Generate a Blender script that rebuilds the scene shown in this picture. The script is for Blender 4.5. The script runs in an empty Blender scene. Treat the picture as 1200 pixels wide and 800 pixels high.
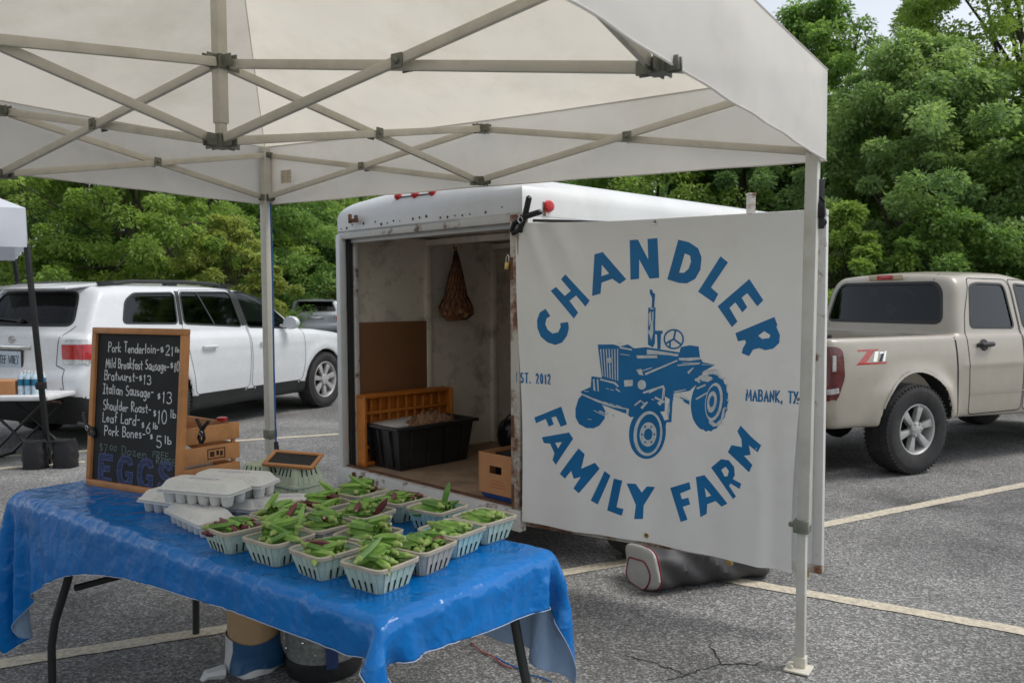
import bpy, bmesh, math, random
import numpy as np
from mathutils import Vector, Matrix, Euler
from mathutils.geometry import tessellate_polygon
sc = bpy.context.scene
COL = sc.collection
PI = math.pi
rnd = random.Random(7)

# ------------------------------------------------------------------ camera, sky, sun, exposure
CF, CP, CH, CR = 974.9, 0.0513, 1.5368, 0.0052        # focal (1200 px wide picture), pitch down, height, roll
cam_d = bpy.data.cameras.new('camera'); cam = bpy.data.objects.new('camera', cam_d); COL.objects.link(cam)
cam_d.sensor_width = 36; cam_d.lens = CF/1200*36; cam_d.clip_start = .05; cam_d.clip_end = 1000
cam.matrix_world = Matrix.Translation((0, 0, CH)) @ Matrix.Rotation(PI/2-CP, 4, 'X') @ Matrix.Rotation(-CR, 4, 'Z')
cam_d.dof.use_dof = True; cam_d.dof.focus_distance = 3.6; cam_d.dof.aperture_fstop = 5.6
sc.camera = cam
SUN_EL, SUN_AZ = math.radians(58), math.radians(92)    # overcast: a large soft sun; azimuth from +Y towards +X is where it stands
w = bpy.data.worlds.new('World'); sc.world = w; w.use_nodes = True
wn = w.node_tree.nodes; wl = w.node_tree.links
bg = wn['Background']
sky = wn.new('ShaderNodeTexSky'); sky.sky_type = 'NISHITA'; sky.sun_disc = False
sky.sun_elevation = SUN_EL; sky.sun_rotation = SUN_AZ; sky.air_density = 1.0; sky.dust_density = 1.6; sky.ozone_density = 1.0
hs = wn.new('ShaderNodeHueSaturation'); hs.inputs['Saturation'].default_value = .32
wl.new(sky.outputs[0], hs.inputs['Color']); wl.new(hs.outputs[0], bg.inputs['Color']); bg.inputs['Strength'].default_value = .14
sd = bpy.data.lights.new('sun', 'SUN'); sd.energy = 1.3; sd.angle = math.radians(22); sd.color = (1, .965, .91)
so = bpy.data.objects.new('sun', sd); COL.objects.link(so)
so.rotation_euler = (PI/2-SUN_EL, 0, PI-SUN_AZ)
vs = sc.view_settings; vs.view_transform = 'Standard'; vs.look = 'None'; vs.gamma = 1; vs.use_curve_mapping = False; vs.exposure = .47
try:
    sc.cycles.max_bounces = 9; sc.cycles.diffuse_bounces = 5; sc.cycles.transparent_max_bounces = 6; sc.cycles.use_denoising = True
except Exception: pass

# ------------------------------------------------------------------ pixel of the photograph -> point on a known plane of the place
def ray(px, py):
    a, b = px-600, 400-py
    u = a*math.cos(CR)+b*math.sin(CR); v = -a*math.sin(CR)+b*math.cos(CR)
    return Vector((u/CF, math.cos(CP)+v/CF*math.sin(CP), -math.sin(CP)+v/CF*math.cos(CP)))
def gp(px, py, z=0.0):
    d = ray(px, py); t = (z-CH)/d.z
    return Vector((d.x*t, d.y*t, z))
def dp(px, py, Y):
    d = ray(px, py); t = Y/d.y
    return Vector((d.x*t, Y, CH+d.z*t))

# ------------------------------------------------------------------ materials
def nn(nt, typ, **kw):
    n = nt.nodes.new(typ)
    for k, v in kw.items():
        if k in n.inputs: n.inputs[k].default_value = v
        else: setattr(n, k, v)
    return n
def mat(name, col, rough=.6, metal=0, var=.12, vscale=6, bump=0, bscale=60, dirt=None, dscale=3, damt=.35, spec=.5, detail=4, coat=0, trans=0, tcol=None, island=0, rvar=.1):
    """procedural surface: base colour with cloudy variation, optional stains, fine bump, optional translucency"""
    m = bpy.data.materials.new(name); m.use_nodes = True; nt = m.node_tree; L = nt.links
    p = nt.nodes['Principled BSDF']; p.inputs['Roughness'].default_value = rough; p.inputs['Metallic'].default_value = metal
    p.inputs['Specular IOR Level'].default_value = spec
    if coat: p.inputs['Coat Weight'].default_value = coat; p.inputs['Coat Roughness'].default_value = .06
    tc = nn(nt, 'ShaderNodeTexCoord')
    no = nn(nt, 'ShaderNodeTexNoise'); no.inputs['Scale'].default_value = vscale; no.inputs['Detail'].default_value = detail; no.inputs['Roughness'].default_value = .6
    L.new(tc.outputs['Object'], no.inputs['Vector'])
    mr = nn(nt, 'ShaderNodeMapRange'); mr.inputs['From Min'].default_value = .3; mr.inputs['From Max'].default_value = .7
    mr.inputs['To Min'].default_value = 1-var; mr.inputs['To Max'].default_value = 1+var
    L.new(no.outputs['Fac'], mr.inputs['Value'])
    mx = nn(nt, 'ShaderNodeMix', data_type='RGBA', blend_type='MULTIPLY'); mx.inputs[0].default_value = 1
    mx.inputs[6].default_value = (*col, 1); L.new(mr.outputs[0], mx.inputs[7])
    out = mx.outputs[2]
    if island:
        ge = nn(nt, 'ShaderNodeNewGeometry')
        m2 = nn(nt, 'ShaderNodeMapRange'); m2.inputs['To Min'].default_value = 1-island; m2.inputs['To Max'].default_value = 1+island
        L.new(ge.outputs['Random Per Island'], m2.inputs['Value'])
        mxi = nn(nt, 'ShaderNodeMix', data_type='RGBA', blend_type='MULTIPLY'); mxi.inputs[0].default_value = 1
        L.new(out, mxi.inputs[6]); L.new(m2.outputs[0], mxi.inputs[7]); out = mxi.outputs[2]
    if dirt:
        n2 = nn(nt, 'ShaderNodeTexNoise'); n2.inputs['Scale'].default_value = dscale; n2.inputs['Detail'].default_value = 8; n2.inputs['Roughness'].default_value = .7
        L.new(tc.outputs['Object'], n2.inputs['Vector'])
        r2 = nn(nt, 'ShaderNodeMapRange'); r2.inputs['From Min'].default_value = .5; r2.inputs['From Max'].default_value = .75; r2.inputs['To Max'].default_value = damt
        L.new(n2.outputs['Fac'], r2.inputs['Value'])
        m3 = nn(nt, 'ShaderNodeMix', data_type='RGBA'); m3.inputs[7].default_value = (*dirt, 1)
        L.new(r2.outputs[0], m3.inputs[0]); L.new(out, m3.inputs[6]); out = m3.outputs[2]
    L.new(out, p.inputs['Base Color'])
    if rvar:
        r3 = nn(nt, 'ShaderNodeMapRange'); r3.inputs['To Min'].default_value = max(0, rough-rvar); r3.inputs['To Max'].default_value = min(1, rough+rvar)
        L.new(no.outputs['Fac'], r3.inputs['Value']); L.new(r3.outputs[0], p.inputs['Roughness'])
    if bump:
        n4 = nn(nt, 'ShaderNodeTexNoise'); n4.inputs['Scale'].default_value = bscale; n4.inputs['Detail'].default_value = 5
        L.new(tc.outputs['Object'], n4.inputs['Vector'])
        b = nn(nt, 'ShaderNodeBump'); b.inputs['Strength'].default_value = bump; b.inputs['Distance'].default_value = .01
        L.new(n4.outputs['Fac'], b.inputs['Height']); L.new(b.outputs[0], p.inputs['Normal'])
    if trans:
        t = nn(nt, 'ShaderNodeBsdfTranslucent'); t.inputs['Color'].default_value = (*(tcol or col), 1)
        ms = nn(nt, 'ShaderNodeMixShader'); ms.inputs[0].default_value = trans
        L.new(p.outputs[0], ms.inputs[1]); L.new(t.outputs[0], ms.inputs[2]); L.new(ms.outputs[0], nt.nodes['Material Output'].inputs['Surface'])
        if tcol is None: L.new(out, t.inputs['Color'])
    return m

# ------------------------------------------------------------------ mesh helper
class MB:
    def __init__(s): s.v = []; s.f = []; s.mi = []; s.m = 0
    def add(s, vs, fs):
        o = len(s.v); s.v += [tuple(a) for a in vs]; s.f += [tuple(i+o for i in q) for q in fs]; s.mi += [s.m]*len(fs)
    def box(s, c, size, rot=None, taper=1.0, M=None):
        x, y, z = (d/2 for d in size); pts = []
        for sz in (-1, 1):
            t = taper if sz > 0 else 1
            for sx, sy in ((-1, -1), (1, -1), (1, 1), (-1, 1)): pts.append(Vector((sx*x*t, sy*y*t, sz*z)))
        R = M if M is not None else (Euler(rot).to_matrix() if rot else Matrix.Identity(3))
        s.add([Vector(c)+R @ p for p in pts], [(0, 3, 2, 1), (4, 5, 6, 7), (0, 1, 5, 4), (1, 2, 6, 5), (2, 3, 7, 6), (3, 0, 4, 7)])
        return s
    def bar(s, p, q, wd, ht=None, up=(0, 0, 1)):
        p, q = Vector(p), Vector(q); d = (q-p); ln = d.length
        if ln < 1e-6: return s
        d.normalize(); up = Vector(up)
        if abs(d.dot(up)) > .98: up = Vector((1, 0, 0))
        a = d.cross(up).normalized(); b = a.cross(d).normalized()
        M = Matrix((a, d, b)).transposed()
        return s.box((p+q)/2, (wd, ln, ht or wd), M=M)
    def tube(s, pts, r, n=10, cap=True, closed=False):
        pts = [Vector(p) for p in pts]; N = len(pts); rs = r if isinstance(r, (list, tuple)) else [r]*N
        ref = None; rings = []
        for i, p in enumerate(pts):
            if closed: d = pts[(i+1) % N]-pts[i-1]
            else: d = pts[min(i+1, N-1)]-pts[max(i-1, 0)]
            d = d.normalized() if d.length > 1e-9 else Vector((0, 0, 1))
            if ref is None: ref = d.orthogonal().normalized()
            ref = (ref-d*ref.dot(d)); ref = ref.normalized() if ref.length > 1e-6 else d.orthogonal().normalized()
            b = d.cross(ref)
            rings.append([p+(ref*math.cos(k*2*PI/n)+b*math.sin(k*2*PI/n))*rs[i] for k in range(n)])
        fs = []
        for i in range(N if closed else N-1):
            j = (i+1) % N
            for k in range(n): fs.append((i*n+k, i*n+(k+1) % n, j*n+(k+1) % n, j*n+k))
        if cap and not closed: fs += [tuple(reversed(range(n))), tuple(range((N-1)*n, N*n))]
        s.add([v for rg in rings for v in rg], fs); return s
    def lathe(s, prof, c=(0, 0, 0), axis=(0, 0, 1), n=24, closed=False):
        """prof: (radius, height) pairs round the axis"""
        ax = Vector(axis).normalized(); a = ax.orthogonal().normalized(); b = ax.cross(a); c = Vector(c); N = len(prof)
        vs = [c+ax*h+(a*math.cos(k*2*PI/n)+b*math.sin(k*2*PI/n))*r for r, h in prof for k in range(n)]
        fs = [(i*n+k, i*n+(k+1) % n, (i+1) % N*n+(k+1) % n, (i+1) % N*n+k) for i in range(N if closed else N-1) for k in range(n)]
        if not closed:
            if prof[0][0] > 1e-6: fs.append(tuple(reversed(range(n))))
            if prof[-1][0] > 1e-6: fs.append(tuple(range((N-1)*n, N*n)))
        s.add(vs, fs); return s
    def prism(s, poly, O, ax, ay, az, th):
        """extruded polygon; poly in (ax, ay) from O, thickness th along az"""
        O, ax, ay, az = Vector(O), Vector(ax), Vector(ay), Vector(az); n = len(poly)
        a = [O+ax*x+ay*y for x, y in poly]; b = [p+az*th for p in a]
        s.add(a+b, [tuple(reversed(range(n))), tuple(range(n, 2*n))]+[(i, (i+1) % n, n+(i+1) % n, n+i) for i in range(n)]); return s
    def build(s, name, m, parent=None, smooth=False, bevel=0, seg=2, fix=True, weld=False):
        me = bpy.data.meshes.new(name); me.from_pydata(s.v, [], s.f); me.update()
        ms = m if isinstance(m, (list, tuple)) else [m]
        for q in ms: me.materials.append(q)
        if len(ms) > 1: me.polygons.foreach_set('material_index', s.mi)
        if fix or weld or bevel:
            bm = bmesh.new(); bm.from_mesh(me)
            if weld or (smooth and not bevel): bmesh.ops.remove_doubles(bm, verts=bm.verts, dist=1e-5)
            bmesh.ops.recalc_face_normals(bm, faces=bm.faces)
            if bevel:
                es = [e for e in bm.edges if len(e.link_faces) == 2 and e.calc_face_angle(0) > .5]
                bmesh.ops.bevel(bm, geom=es, offset=bevel, segments=seg, affect='EDGES', profile=.5, clamp_overlap=True)
            bm.to_mesh(me); bm.free()
        return link(name, me, parent, smooth or bevel > 0)
def link(name, me, parent=None, smooth=False, ang=40):
    if smooth:
        me.polygons.foreach_set('use_smooth', [True]*len(me.polygons))
        try: me.set_sharp_from_angle(angle=math.radians(ang))
        except Exception: pass
    o = bpy.data.objects.new(name, me); COL.objects.link(o)
    if parent is not None: attach(o, parent)
    return o
def wmat(o):
    m = Matrix.LocRotScale(o.location, o.rotation_euler, o.scale)
    return wmat(o.parent) @ o.matrix_parent_inverse @ m if o.parent else m
def attach(o, parent):
    o.parent = parent; o.matrix_parent_inverse = wmat(parent).inverted()
def tag(o, label=None, cat=None, group=None, kind=None):
    if label: o['label'] = label
    if cat: o['category'] = cat
    if group: o['group'] = group
    if kind: o['kind'] = kind
    return o
def thing(name, label, cat, loc=(0, 0, 0), rz=0, group=None):
    o = bpy.data.objects.new(name, None); COL.objects.link(o); o.location = loc; o.rotation_euler = (0, 0, rz); o.empty_display_size = .1
    return tag(o, label, cat, group)
def kids(o): return [c for c in KID.get(o.name, [])] if False else list(o.children)
def copy_tree(o, parent=None):
    c = o.copy(); COL.objects.link(c); c.parent = parent
    for ch in list(o.children): copy_tree(ch, c)
    return c
def relabel(o, label=None, group=None):
    if label: o['label'] = label
    if group: o['group'] = group

# ------------------------------------------------------------------ a one-stroke alphabet for hand lettering (x 0..w, y 0..1 cap height)
def arc(cx, cy, rx, ry, a0, a1, n=9):
    return [(cx+rx*math.cos(math.radians(a0+(a1-a0)*i/(n-1))), cy+ry*math.sin(math.radians(a0+(a1-a0)*i/(n-1)))) for i in range(n)]
bow = lambda: arc(.2, .25, .2, .25, 0, 360, 13)
GL = {
 'P': (.5, [[(0, 0), (0, 1)], [(0, 1)]+arc(.2, .75, .25, .25, 90, -90)+[(0, .5)]]),
 'M': (.7, [[(0, 0), (.07, 1), (.33, .22), (.59, 1), (.66, 0)]]),
 'B': (.5, [[(0, 0), (0, 1)], [(0, 1)]+arc(.2, .76, .2, .24, 90, -90)+[(.05, .52)]+arc(.22, .26, .24, .26, 90, -90)+[(0, 0)]]),
 'I': (.4, [[(0, 1), (.34, 1)], [(.17, 1), (.17, 0)], [(0, 0), (.34, 0)]]),
 'S': (.5, [arc(.22, .76, .2, .24, 50, 270)+arc(.22, .26, .22, .26, 90, -140)]),
 'L': (.42, [[(0, 1), (0, 0), (.38, 0)]]),
 'R': (.5, [[(0, 0), (0, 1)], [(0, 1)]+arc(.2, .76, .22, .24, 90, -90)+[(.02, .52), (.44, 0)]]),
 'T': (.5, [[(0, 1), (.5, 1)], [(.25, 1), (.24, 0)]]),
 'F': (.42, [[(0, 0), (0, 1), (.4, 1)], [(0, .52), (.32, .52)]]),
 'E': (.42, [[(.4, 1), (0, 1), (0, 0), (.4, 0)], [(0, .52), (.32, .52)]]),
 'N': (.52, [[(0, 0), (0, 1), (.46, 0), (.46, 1)]]),
 'A': (.55, [[(0, 0), (.25, 1), (.5, 0)], [(.09, .36), (.41, .36)]]),
 'G': (.55, [arc(.25, .5, .25, .5, 50, 310, 14)+[(.46, .42), (.26, .42)]]),
 'K': (.5, [[(0, 0), (0, 1)], [(.44, 1), (0, .45), (.46, 0)]]),
 'X': (.5, [[(0, 0), (.46, 1)], [(0, 1), (.46, 0)]]),
 'W': (.7, [[(0, 1), (.15, 0), (.33, .7), (.5, 0), (.66, 1)]]),
 'Y': (.5, [[(0, 1), (.24, .5), (.48, 1)], [(.24, .5), (.24, 0)]]),
 'D': (.5, [[(0, 0), (0, 1)]+arc(.1, .5, .36, .5, 90, -90)+[(0, 0)]]),
 'o': (.45, [bow()]), 'e': (.45, [[(.02, .27), (.4, .27)]+arc(.2, .25, .2, .25, 10, 320)]),
 'a': (.47, [bow(), [(.4, .5), (.42, 0)]]), 'd': (.47, [bow(), [(.41, 1), (.42, 0)]]), 'b': (.46, [[(0, 1), (0, 0)], arc(.2, .25, .2, .25, 180, -180, 13)]),
 'g': (.47, [bow(), [(.41, .5), (.41, -.2)]+arc(.22, -.2, .19, .16, 0, -150)]),
 'r': (.35, [[(0, .5), (0, 0)], [(0, .3)]+arc(.2, .3, .18, .2, 170, 50)]),
 'n': (.45, [[(0, .5), (0, 0)], [(0, .3)]+arc(.19, .3, .19, .2, 170, 0)+[(.39, 0)]]),
 'u': (.45, [[(0, .5)]+arc(.19, .2, .19, .2, 180, 360)+[(.38, .5)], [(.38, .5), (.4, 0)]]),
 'h': (.45, [[(0, 1), (0, 0)], [(0, .3)]+arc(.19, .3, .19, .2, 170, 0)+[(.39, 0)]]),
 'k': (.42, [[(0, 1), (0, 0)], [(.34, .5), (0, .22), (.36, 0)]]), 'l': (.2, [[(.04, 1), (.06, 0)]]),
 'i': (.2, [[(.05, .5), (.05, 0)], [(.05, .7), (.06, .74)]]), 't': (.35, [[(.14, .85), (.14, .1), (.28, 0)], [(0, .55), (.3, .57)]]),
 'f': (.36, [arc(.25, .8, .12, .18, 40, 180)+[(.13, 0)], [(0, .5), (.3, .5)]]),
 's': (.38, [arc(.16, .38, .14, .12, 50, 270, 7)+arc(.16, .13, .16, .13, 90, -130, 7)]),
 'w': (.55, [[(0, .5), (.12, 0), (.25, .4), (.38, 0), (.5, .5)]]), 'z': (.42, [[(0, .5), (.36, .5), (0, 0), (.38, 0)]]),
 '-': (.4, [[(.04, .4), (.34, .42)]]), '$': (.4, [arc(.17, .68, .15, .17, 50, 270, 7)+arc(.17, .34, .16, .17, 90, -130, 7), [(.18, .95), (.16, .05)]]),
 '0': (.48, [arc(.2, .5, .2, .5, 90, 450, 15)]), '1': (.22, [[(.02, .8), (.1, 1), (.1, 0)]]), '2': (.48, [arc(.2, .74, .19, .26, 160, -30)+[(0, 0), (.42, 0)]]),
 '3': (.46, [arc(.18, .76, .18, .24, 140, -80)+arc(.18, .26, .22, .26, 80, -140)]), '5': (.46, [[(.38, 1), (.06, 1), (.03, .58)]+arc(.19, .3, .21, .3, 110, -140)]),
 '6': (.46, [[(.34, 1), (.1, .6)]+arc(.2, .27, .2, .27, 160, 520, 13)]), '7': (.44, [[(0, 1), (.4, 1), (.12, 0)]]), '8': (.46, [arc(.2, .75, .17, .25, 270, -90, 13), arc(.2, .25, .2, .25, 90, 450, 13)]),
 '.': (.2, [[(.05, .0), (.07, .06)]]), ',': (.2, [[(.08, .08), (.03, -.12)]]), ' ': (.32, []),
}
def strokes(text, x, y, h, gap=.16, wide=1.0, jit=0, rg=rnd):
    out = []; 
    for ch in text:
        wd, st = GL[ch]; jy = rg.uniform(-jit, jit)*h; sh = rg.uniform(-jit, jit)*.6; k = 1+rg.uniform(-jit, jit)
        for s in st:
            if len(s) == 1: continue
            out.append([(x+(px*wide+sh*py)*h, y+jy+py*h*k) for px, py in s])
        x += (wd*wide+gap)*h
    return out, x
def width_of(text, h, gap=.16, wide=1.0): return sum((GL[c][0]*wide+gap)*h for c in text)
def ribbon2d(mb, pts, wd, fn, rough=0, rg=rnd, step=None):
    """flat stroke of width wd along 2-D pts; fn maps (x, y, lift) to space"""
    if step:
        q = [pts[0]]
        for a, b in zip(pts, pts[1:]):
            d = math.dist(a, b); n = max(1, int(d/step))
            q += [(a[0]+(b[0]-a[0])*i/n, a[1]+(b[1]-a[1])*i/n) for i in range(1, n+1)]
        pts = q
    N = len(pts); L, R = [], []
    ribbon2d.k = (ribbon2d.k+1) % 40; lift = ribbon2d.k*.00001
    for i, p in enumerate(pts):
        a = pts[max(i-1, 0)]; b = pts[min(i+1, N-1)]; dx, dy = b[0]-a[0], b[1]-a[1]; l = math.hypot(dx, dy) or 1
        wv = wd/2*(1+rg.uniform(-rough, rough)); ex, ey = 0, 0
        if i == 0: ex, ey = -dx/l*wd*.4, -dy/l*wd*.4
        if i == N-1: ex, ey = dx/l*wd*.4, dy/l*wd*.4
        L.append(fn(p[0]-dy/l*wv+ex, p[1]+dx/l*wv+ey, lift)); R.append(fn(p[0]+dy/l*wv+ex, p[1]-dx/l*wv+ey, lift))
    mb.add(L+R, [(i, N+i, N+i+1, i+1) for i in range(N-1)])
ribbon2d.k = 0
# ------------------------------------------------------------------ the parking lot
def asphalt_mat():
    m = bpy.data.materials.new('weathered_asphalt'); m.use_nodes = True; nt = m.node_tree; L = nt.links
    p = nt.nodes['Principled BSDF']; p.inputs['Roughness'].default_value = .88; p.inputs['Specular IOR Level'].default_value = .35
    tc = nn(nt, 'ShaderNodeTexCoord')
    v = nn(nt, 'ShaderNodeTexVoronoi'); v.inputs['Scale'].default_value = 105; v.feature = 'F1'
    n0 = nn(nt, 'ShaderNodeTexNoise'); n0.inputs['Scale'].default_value = 110; n0.inputs['Detail'].default_value = 4; n0.inputs['Roughness'].default_value = .65
    n1 = nn(nt, 'ShaderNodeTexNoise'); n1.inputs['Scale'].default_value = 1.1; n1.inputs['Detail'].default_value = 7; n1.inputs['Roughness'].default_value = .62
    n2 = nn(nt, 'ShaderNodeTexNoise'); n2.inputs['Scale'].default_value = .28; n2.inputs['Detail'].default_value = 4
    for n in (v, n0, n1, n2): L.new(tc.outputs['Object'], n.inputs['Vector'])
    wn_ = nn(nt, 'ShaderNodeVectorMath', operation='MULTIPLY_ADD'); wn_.inputs[1].default_value = (.02, .02, .02)
    L.new(n0.outputs['Color'], wn_.inputs[0]); L.new(tc.outputs['Object'], wn_.inputs[2]); L.new(wn_.outputs[0], v.inputs['Vector'])
    r1 = nn(nt, 'ShaderNodeValToRGB')                         # each stone its own grey
    e = r1.color_ramp.elements; e[0].position = 0; e[0].color = (.11, .11, .112, 1); e[1].position = 1; e[1].color = (.46, .455, .44, 1)
    for pos, c in ((.35, .165), (.6, .225), (.8, .31)): q = e.new(pos); q.color = (c, c*.985, c*.95, 1)
    sx = nn(nt, 'ShaderNodeSeparateColor'); L.new(v.outputs['Color'], sx.inputs[0]); L.new(sx.outputs[0], r1.inputs[0])
    r2 = nn(nt, 'ShaderNodeMapRange'); r2.inputs['From Min'].default_value = .35; r2.inputs['From Max'].default_value = .65; r2.inputs['To Min'].default_value = .70; r2.inputs['To Max'].default_value = 1.24
    L.new(n0.outputs['Fac'], r2.inputs['Value'])
    r3 = nn(nt, 'ShaderNodeMapRange'); r3.inputs['From Min'].default_value = .3; r3.inputs['From Max'].default_value = .7; r3.inputs['To Min'].default_value = .62; r3.inputs['To Max'].default_value = 1.22
    L.new(n1.outputs['Fac'], r3.inputs['Value'])
    r4 = nn(nt, 'ShaderNodeMapRange'); r4.inputs['From Min'].default_value = .35; r4.inputs['From Max'].default_value = .65; r4.inputs['To Min'].default_value = .8; r4.inputs['To Max'].default_value = 1.15
    L.new(n2.outputs['Fac'], r4.inputs['Value'])
    def mul(a, b):
        x = nn(nt, 'ShaderNodeMix', data_type='RGBA', blend_type='MULTIPLY'); x.inputs[0].default_value = 1; L.new(a, x.inputs[6]); L.new(b, x.inputs[7]); return x.outputs[2]
    n5 = nn(nt, 'ShaderNodeTexNoise'); n5.inputs['Scale'].default_value = .9; n5.inputs['Detail'].default_value = 5; n5.inputs['Roughness'].default_value = .55
    mp = nn(nt, 'ShaderNodeMapping'); mp.inputs['Location'].default_value = (7.3, 2.1, 0); L.new(tc.outputs['Object'], mp.inputs['Vector']); L.new(mp.outputs[0], n5.inputs['Vector'])
    r5 = nn(nt, 'ShaderNodeMapRange'); r5.inputs['From Min'].default_value = .60; r5.inputs['From Max'].default_value = .70; r5.inputs['To Min'].default_value = 1; r5.inputs['To Max'].default_value = .58; L.new(n5.outputs['Fac'], r5.inputs['Value'])   # old oil stains
    c = mul(r5.outputs[0], mul(mul(mul(r1.outputs[0], r2.outputs[0]), r3.outputs[0]), r4.outputs[0])); L.new(c, p.inputs['Base Color'])
    b = nn(nt, 'ShaderNodeBump'); b.inputs['Strength'].default_value = .55; b.inputs['Distance'].default_value = .008
    ad = nn(nt, 'ShaderNodeMath', operation='ADD'); L.new(v.outputs['Distance'], ad.inputs[0]); L.new(n0.outputs['Fac'], ad.inputs[1]); L.new(ad.outputs[0], b.inputs['Height']); L.new(b.outputs[0], p.inputs['Normal'])
    return m
M_asph = asphalt_mat()
M_line = mat('worn_parking_paint', (.56, .50, .385), .8, var=.25, vscale=45, dirt=(.20, .195, .185), dscale=30, damt=.95, bump=.5, bscale=120)
M_crack = mat('asphalt_crack', (.02, .02, .02), .95)
M_soil = mat('woodland_soil', (.06, .052, .035), .95, var=.4, vscale=2, bump=.6, bscale=9)
b = MB(); b.add([(-400, -400, -.02), (400, -400, -.02), (400, 400, -.02), (-400, 400, -.02)], [(0, 1, 2, 3)])
tag(b.build('ground', M_soil), kind='structure')
b = MB(); b.add([(-60, -30, 0), (60, -30, 0), (60, 19.5, 0), (20, 17, 0), (3, 19.5, 0), (-1, 30, 0), (-11, 31, 0), (-13, 22, 0), (-60, 24, 0)], [(0, 1, 2, 3, 4, 5, 6, 7, 8)])
tag(b.build('parking_lot', M_asph), kind='structure')
def line(p, q, wd=.10):
    mb = MB(); p, q = Vector(p), Vector(q); n = max(2, int((q-p).length/.08)); d = (q-p).normalized(); s = Vector((-d.y, d.x, 0)); rg = random.Random(int(p.x*100)); vs = []
    for i in range(n+1):
        c = p.lerp(q, i/n); vs += [c+s*(wd/2+rg.uniform(-.006, .006))+Vector((0, 0, .004)), c-s*(wd/2+rg.uniform(-.006, .006))+Vector((0, 0, .004))]
    mb.add(vs, [(2*i, 2*i+1, 2*i+3, 2*i+2) for i in range(n)])
    tag(mb.build('parking_line', M_line, fix=False), kind='structure')
def through(a, b, e0=0, e1=0):
    a, b = gp(*a), gp(*b); d = (b-a).normalized(); return a-d*e0, b+d*e1
line(*through((0, 778), (255, 738), 3, .0)); line(*through((255, 738), (745, 657), 0, .2))
line(*through((955, 617), (1200, 568), 1.2, 3)); line(*through((865, 681), (1200, 740), .35, 3))
line(*through((330, 513), (405, 508), 3.0, 1.2)); line(*through((0, 549), (100, 541), 2, 0), wd=.09); 
line(*through((330, 600), (405, 583), .3, 1.0), wd=.09)
def crack(pts, wd, seed):
    rg = random.Random(seed); mb = MB(); P = [gp(*q) for q in pts]; path = []
    for a, c in zip(P, P[1:]):
        n = max(2, int((c-a).length/.02)); d = (c-a).normalized(); s = Vector((-d.y, d.x, 0))
        for i in range(n): path.append(a.lerp(c, i/n)+s*rg.uniform(-.009, .009))
    L, R = [], []
    for i, q in enumerate(path):
        d = (path[min(i+1, len(path)-1)]-path[max(i-1, 0)]); s = Vector((-d.y, d.x, 0)).normalized(); ww = wd*rg.uniform(.25, 1)*math.sin(PI*(i+.5)/len(path))**.5/2
        L.append(q+s*ww+Vector((0, 0, .003))); R.append(q-s*ww+Vector((0, 0, .003)))
    n = len(path); mb.add(L+R, [(i, n+i, n+i+1, i+1) for i in range(n-1)]); return mb
k = crack([(730, 768), (765, 776), (790, 785), (830, 800)], .012, 1); k2 = crack([(830, 752), (845, 778), (885, 779), (893, 772)], .012, 2); k3 = crack([(845, 778), (800, 792), (770, 800)], .009, 3)
for q, nm in ((k, 0), (k2, 1), (k3, 2)): tag(q.build('asphalt_crack', M_crack, fix=False), kind='structure')

# ------------------------------------------------------------------ trees
def leaf_mat(name, dark, light, trans=.35):
    m = bpy.data.materials.new(name); m.use_nodes = True; nt = m.node_tree; L = nt.links
    p = nt.nodes['Principled BSDF']; p.inputs['Roughness'].default_value = .5; p.inputs['Specular IOR Level'].default_value = .35
    ge = nn(nt, 'ShaderNodeNewGeometry'); tc = nn(nt, 'ShaderNodeTexCoord')
    no = nn(nt, 'ShaderNodeTexNoise'); no.inputs['Scale'].default_value = .9; no.inputs['Detail'].default_value = 3
    L.new(tc.outputs['Object'], no.inputs['Vector'])
    a = nn(nt, 'ShaderNodeMath', operation='MULTIPLY_ADD'); a.inputs[1].default_value = .55; L.new(ge.outputs['Random Per Island'], a.inputs[0])
    r = nn(nt, 'ShaderNodeMapRange'); r.inputs['From Min'].default_value = .35; r.inputs['From Max'].default_value = .65; r.inputs['To Max'].default_value = .5
    L.new(no.outputs['Fac'], r.inputs['Value']); L.new(r.outputs[0], a.inputs[2])
    c = nn(nt, 'ShaderNodeMix', data_type='RGBA'); c.inputs[6].default_value = (*dark, 1); c.inputs[7].default_value = (*light, 1); L.new(a.outputs[0], c.inputs[0])
    L.new(c.outputs[2], p.inputs['Base Color'])
    t = nn(nt, 'ShaderNodeBsdfTranslucent'); br = nn(nt, 'ShaderNodeMix', data_type='RGBA', blend_type='MULTIPLY'); br.inputs[0].default_value = 1; br.clamp_result = False; br.inputs[7].default_value = (1.5, 1.55, 1.0, 1); L.new(c.outputs[2], br.inputs[6]); L.new(br.outputs[2], t.inputs['Color'])
    ms = nn(nt, 'ShaderNodeMixShader'); ms.inputs[0].default_value = trans; L.new(p.outputs[0], ms.inputs[1]); L.new(t.outputs[0], ms.inputs[2])
    L.new(ms.outputs[0], nt.nodes['Material Output'].inputs['Surface']); return m
M_leaf = {'deep': leaf_mat('leaf_deep_green', (.055, .125, .044), (.20, .31, .10), .45),
          'mid': leaf_mat('leaf_mid_green', (.075, .165, .048), (.285, .42, .12), .45),
          'bright': leaf_mat('leaf_bright_green', (.115, .215, .044), (.39, .51, .135), .45),
          'blue': leaf_mat('leaf_cool_green', (.10, .20, .072), (.38, .50, .205), .45),
          'yellow': leaf_mat('leaf_yellow_green', (.16, .215, .045), (.45, .49, .15), .45)}
M_bark = mat('bark', (.07, .055, .042), .9, var=.35, vscale=5, bump=.8, bscale=14)
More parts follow.
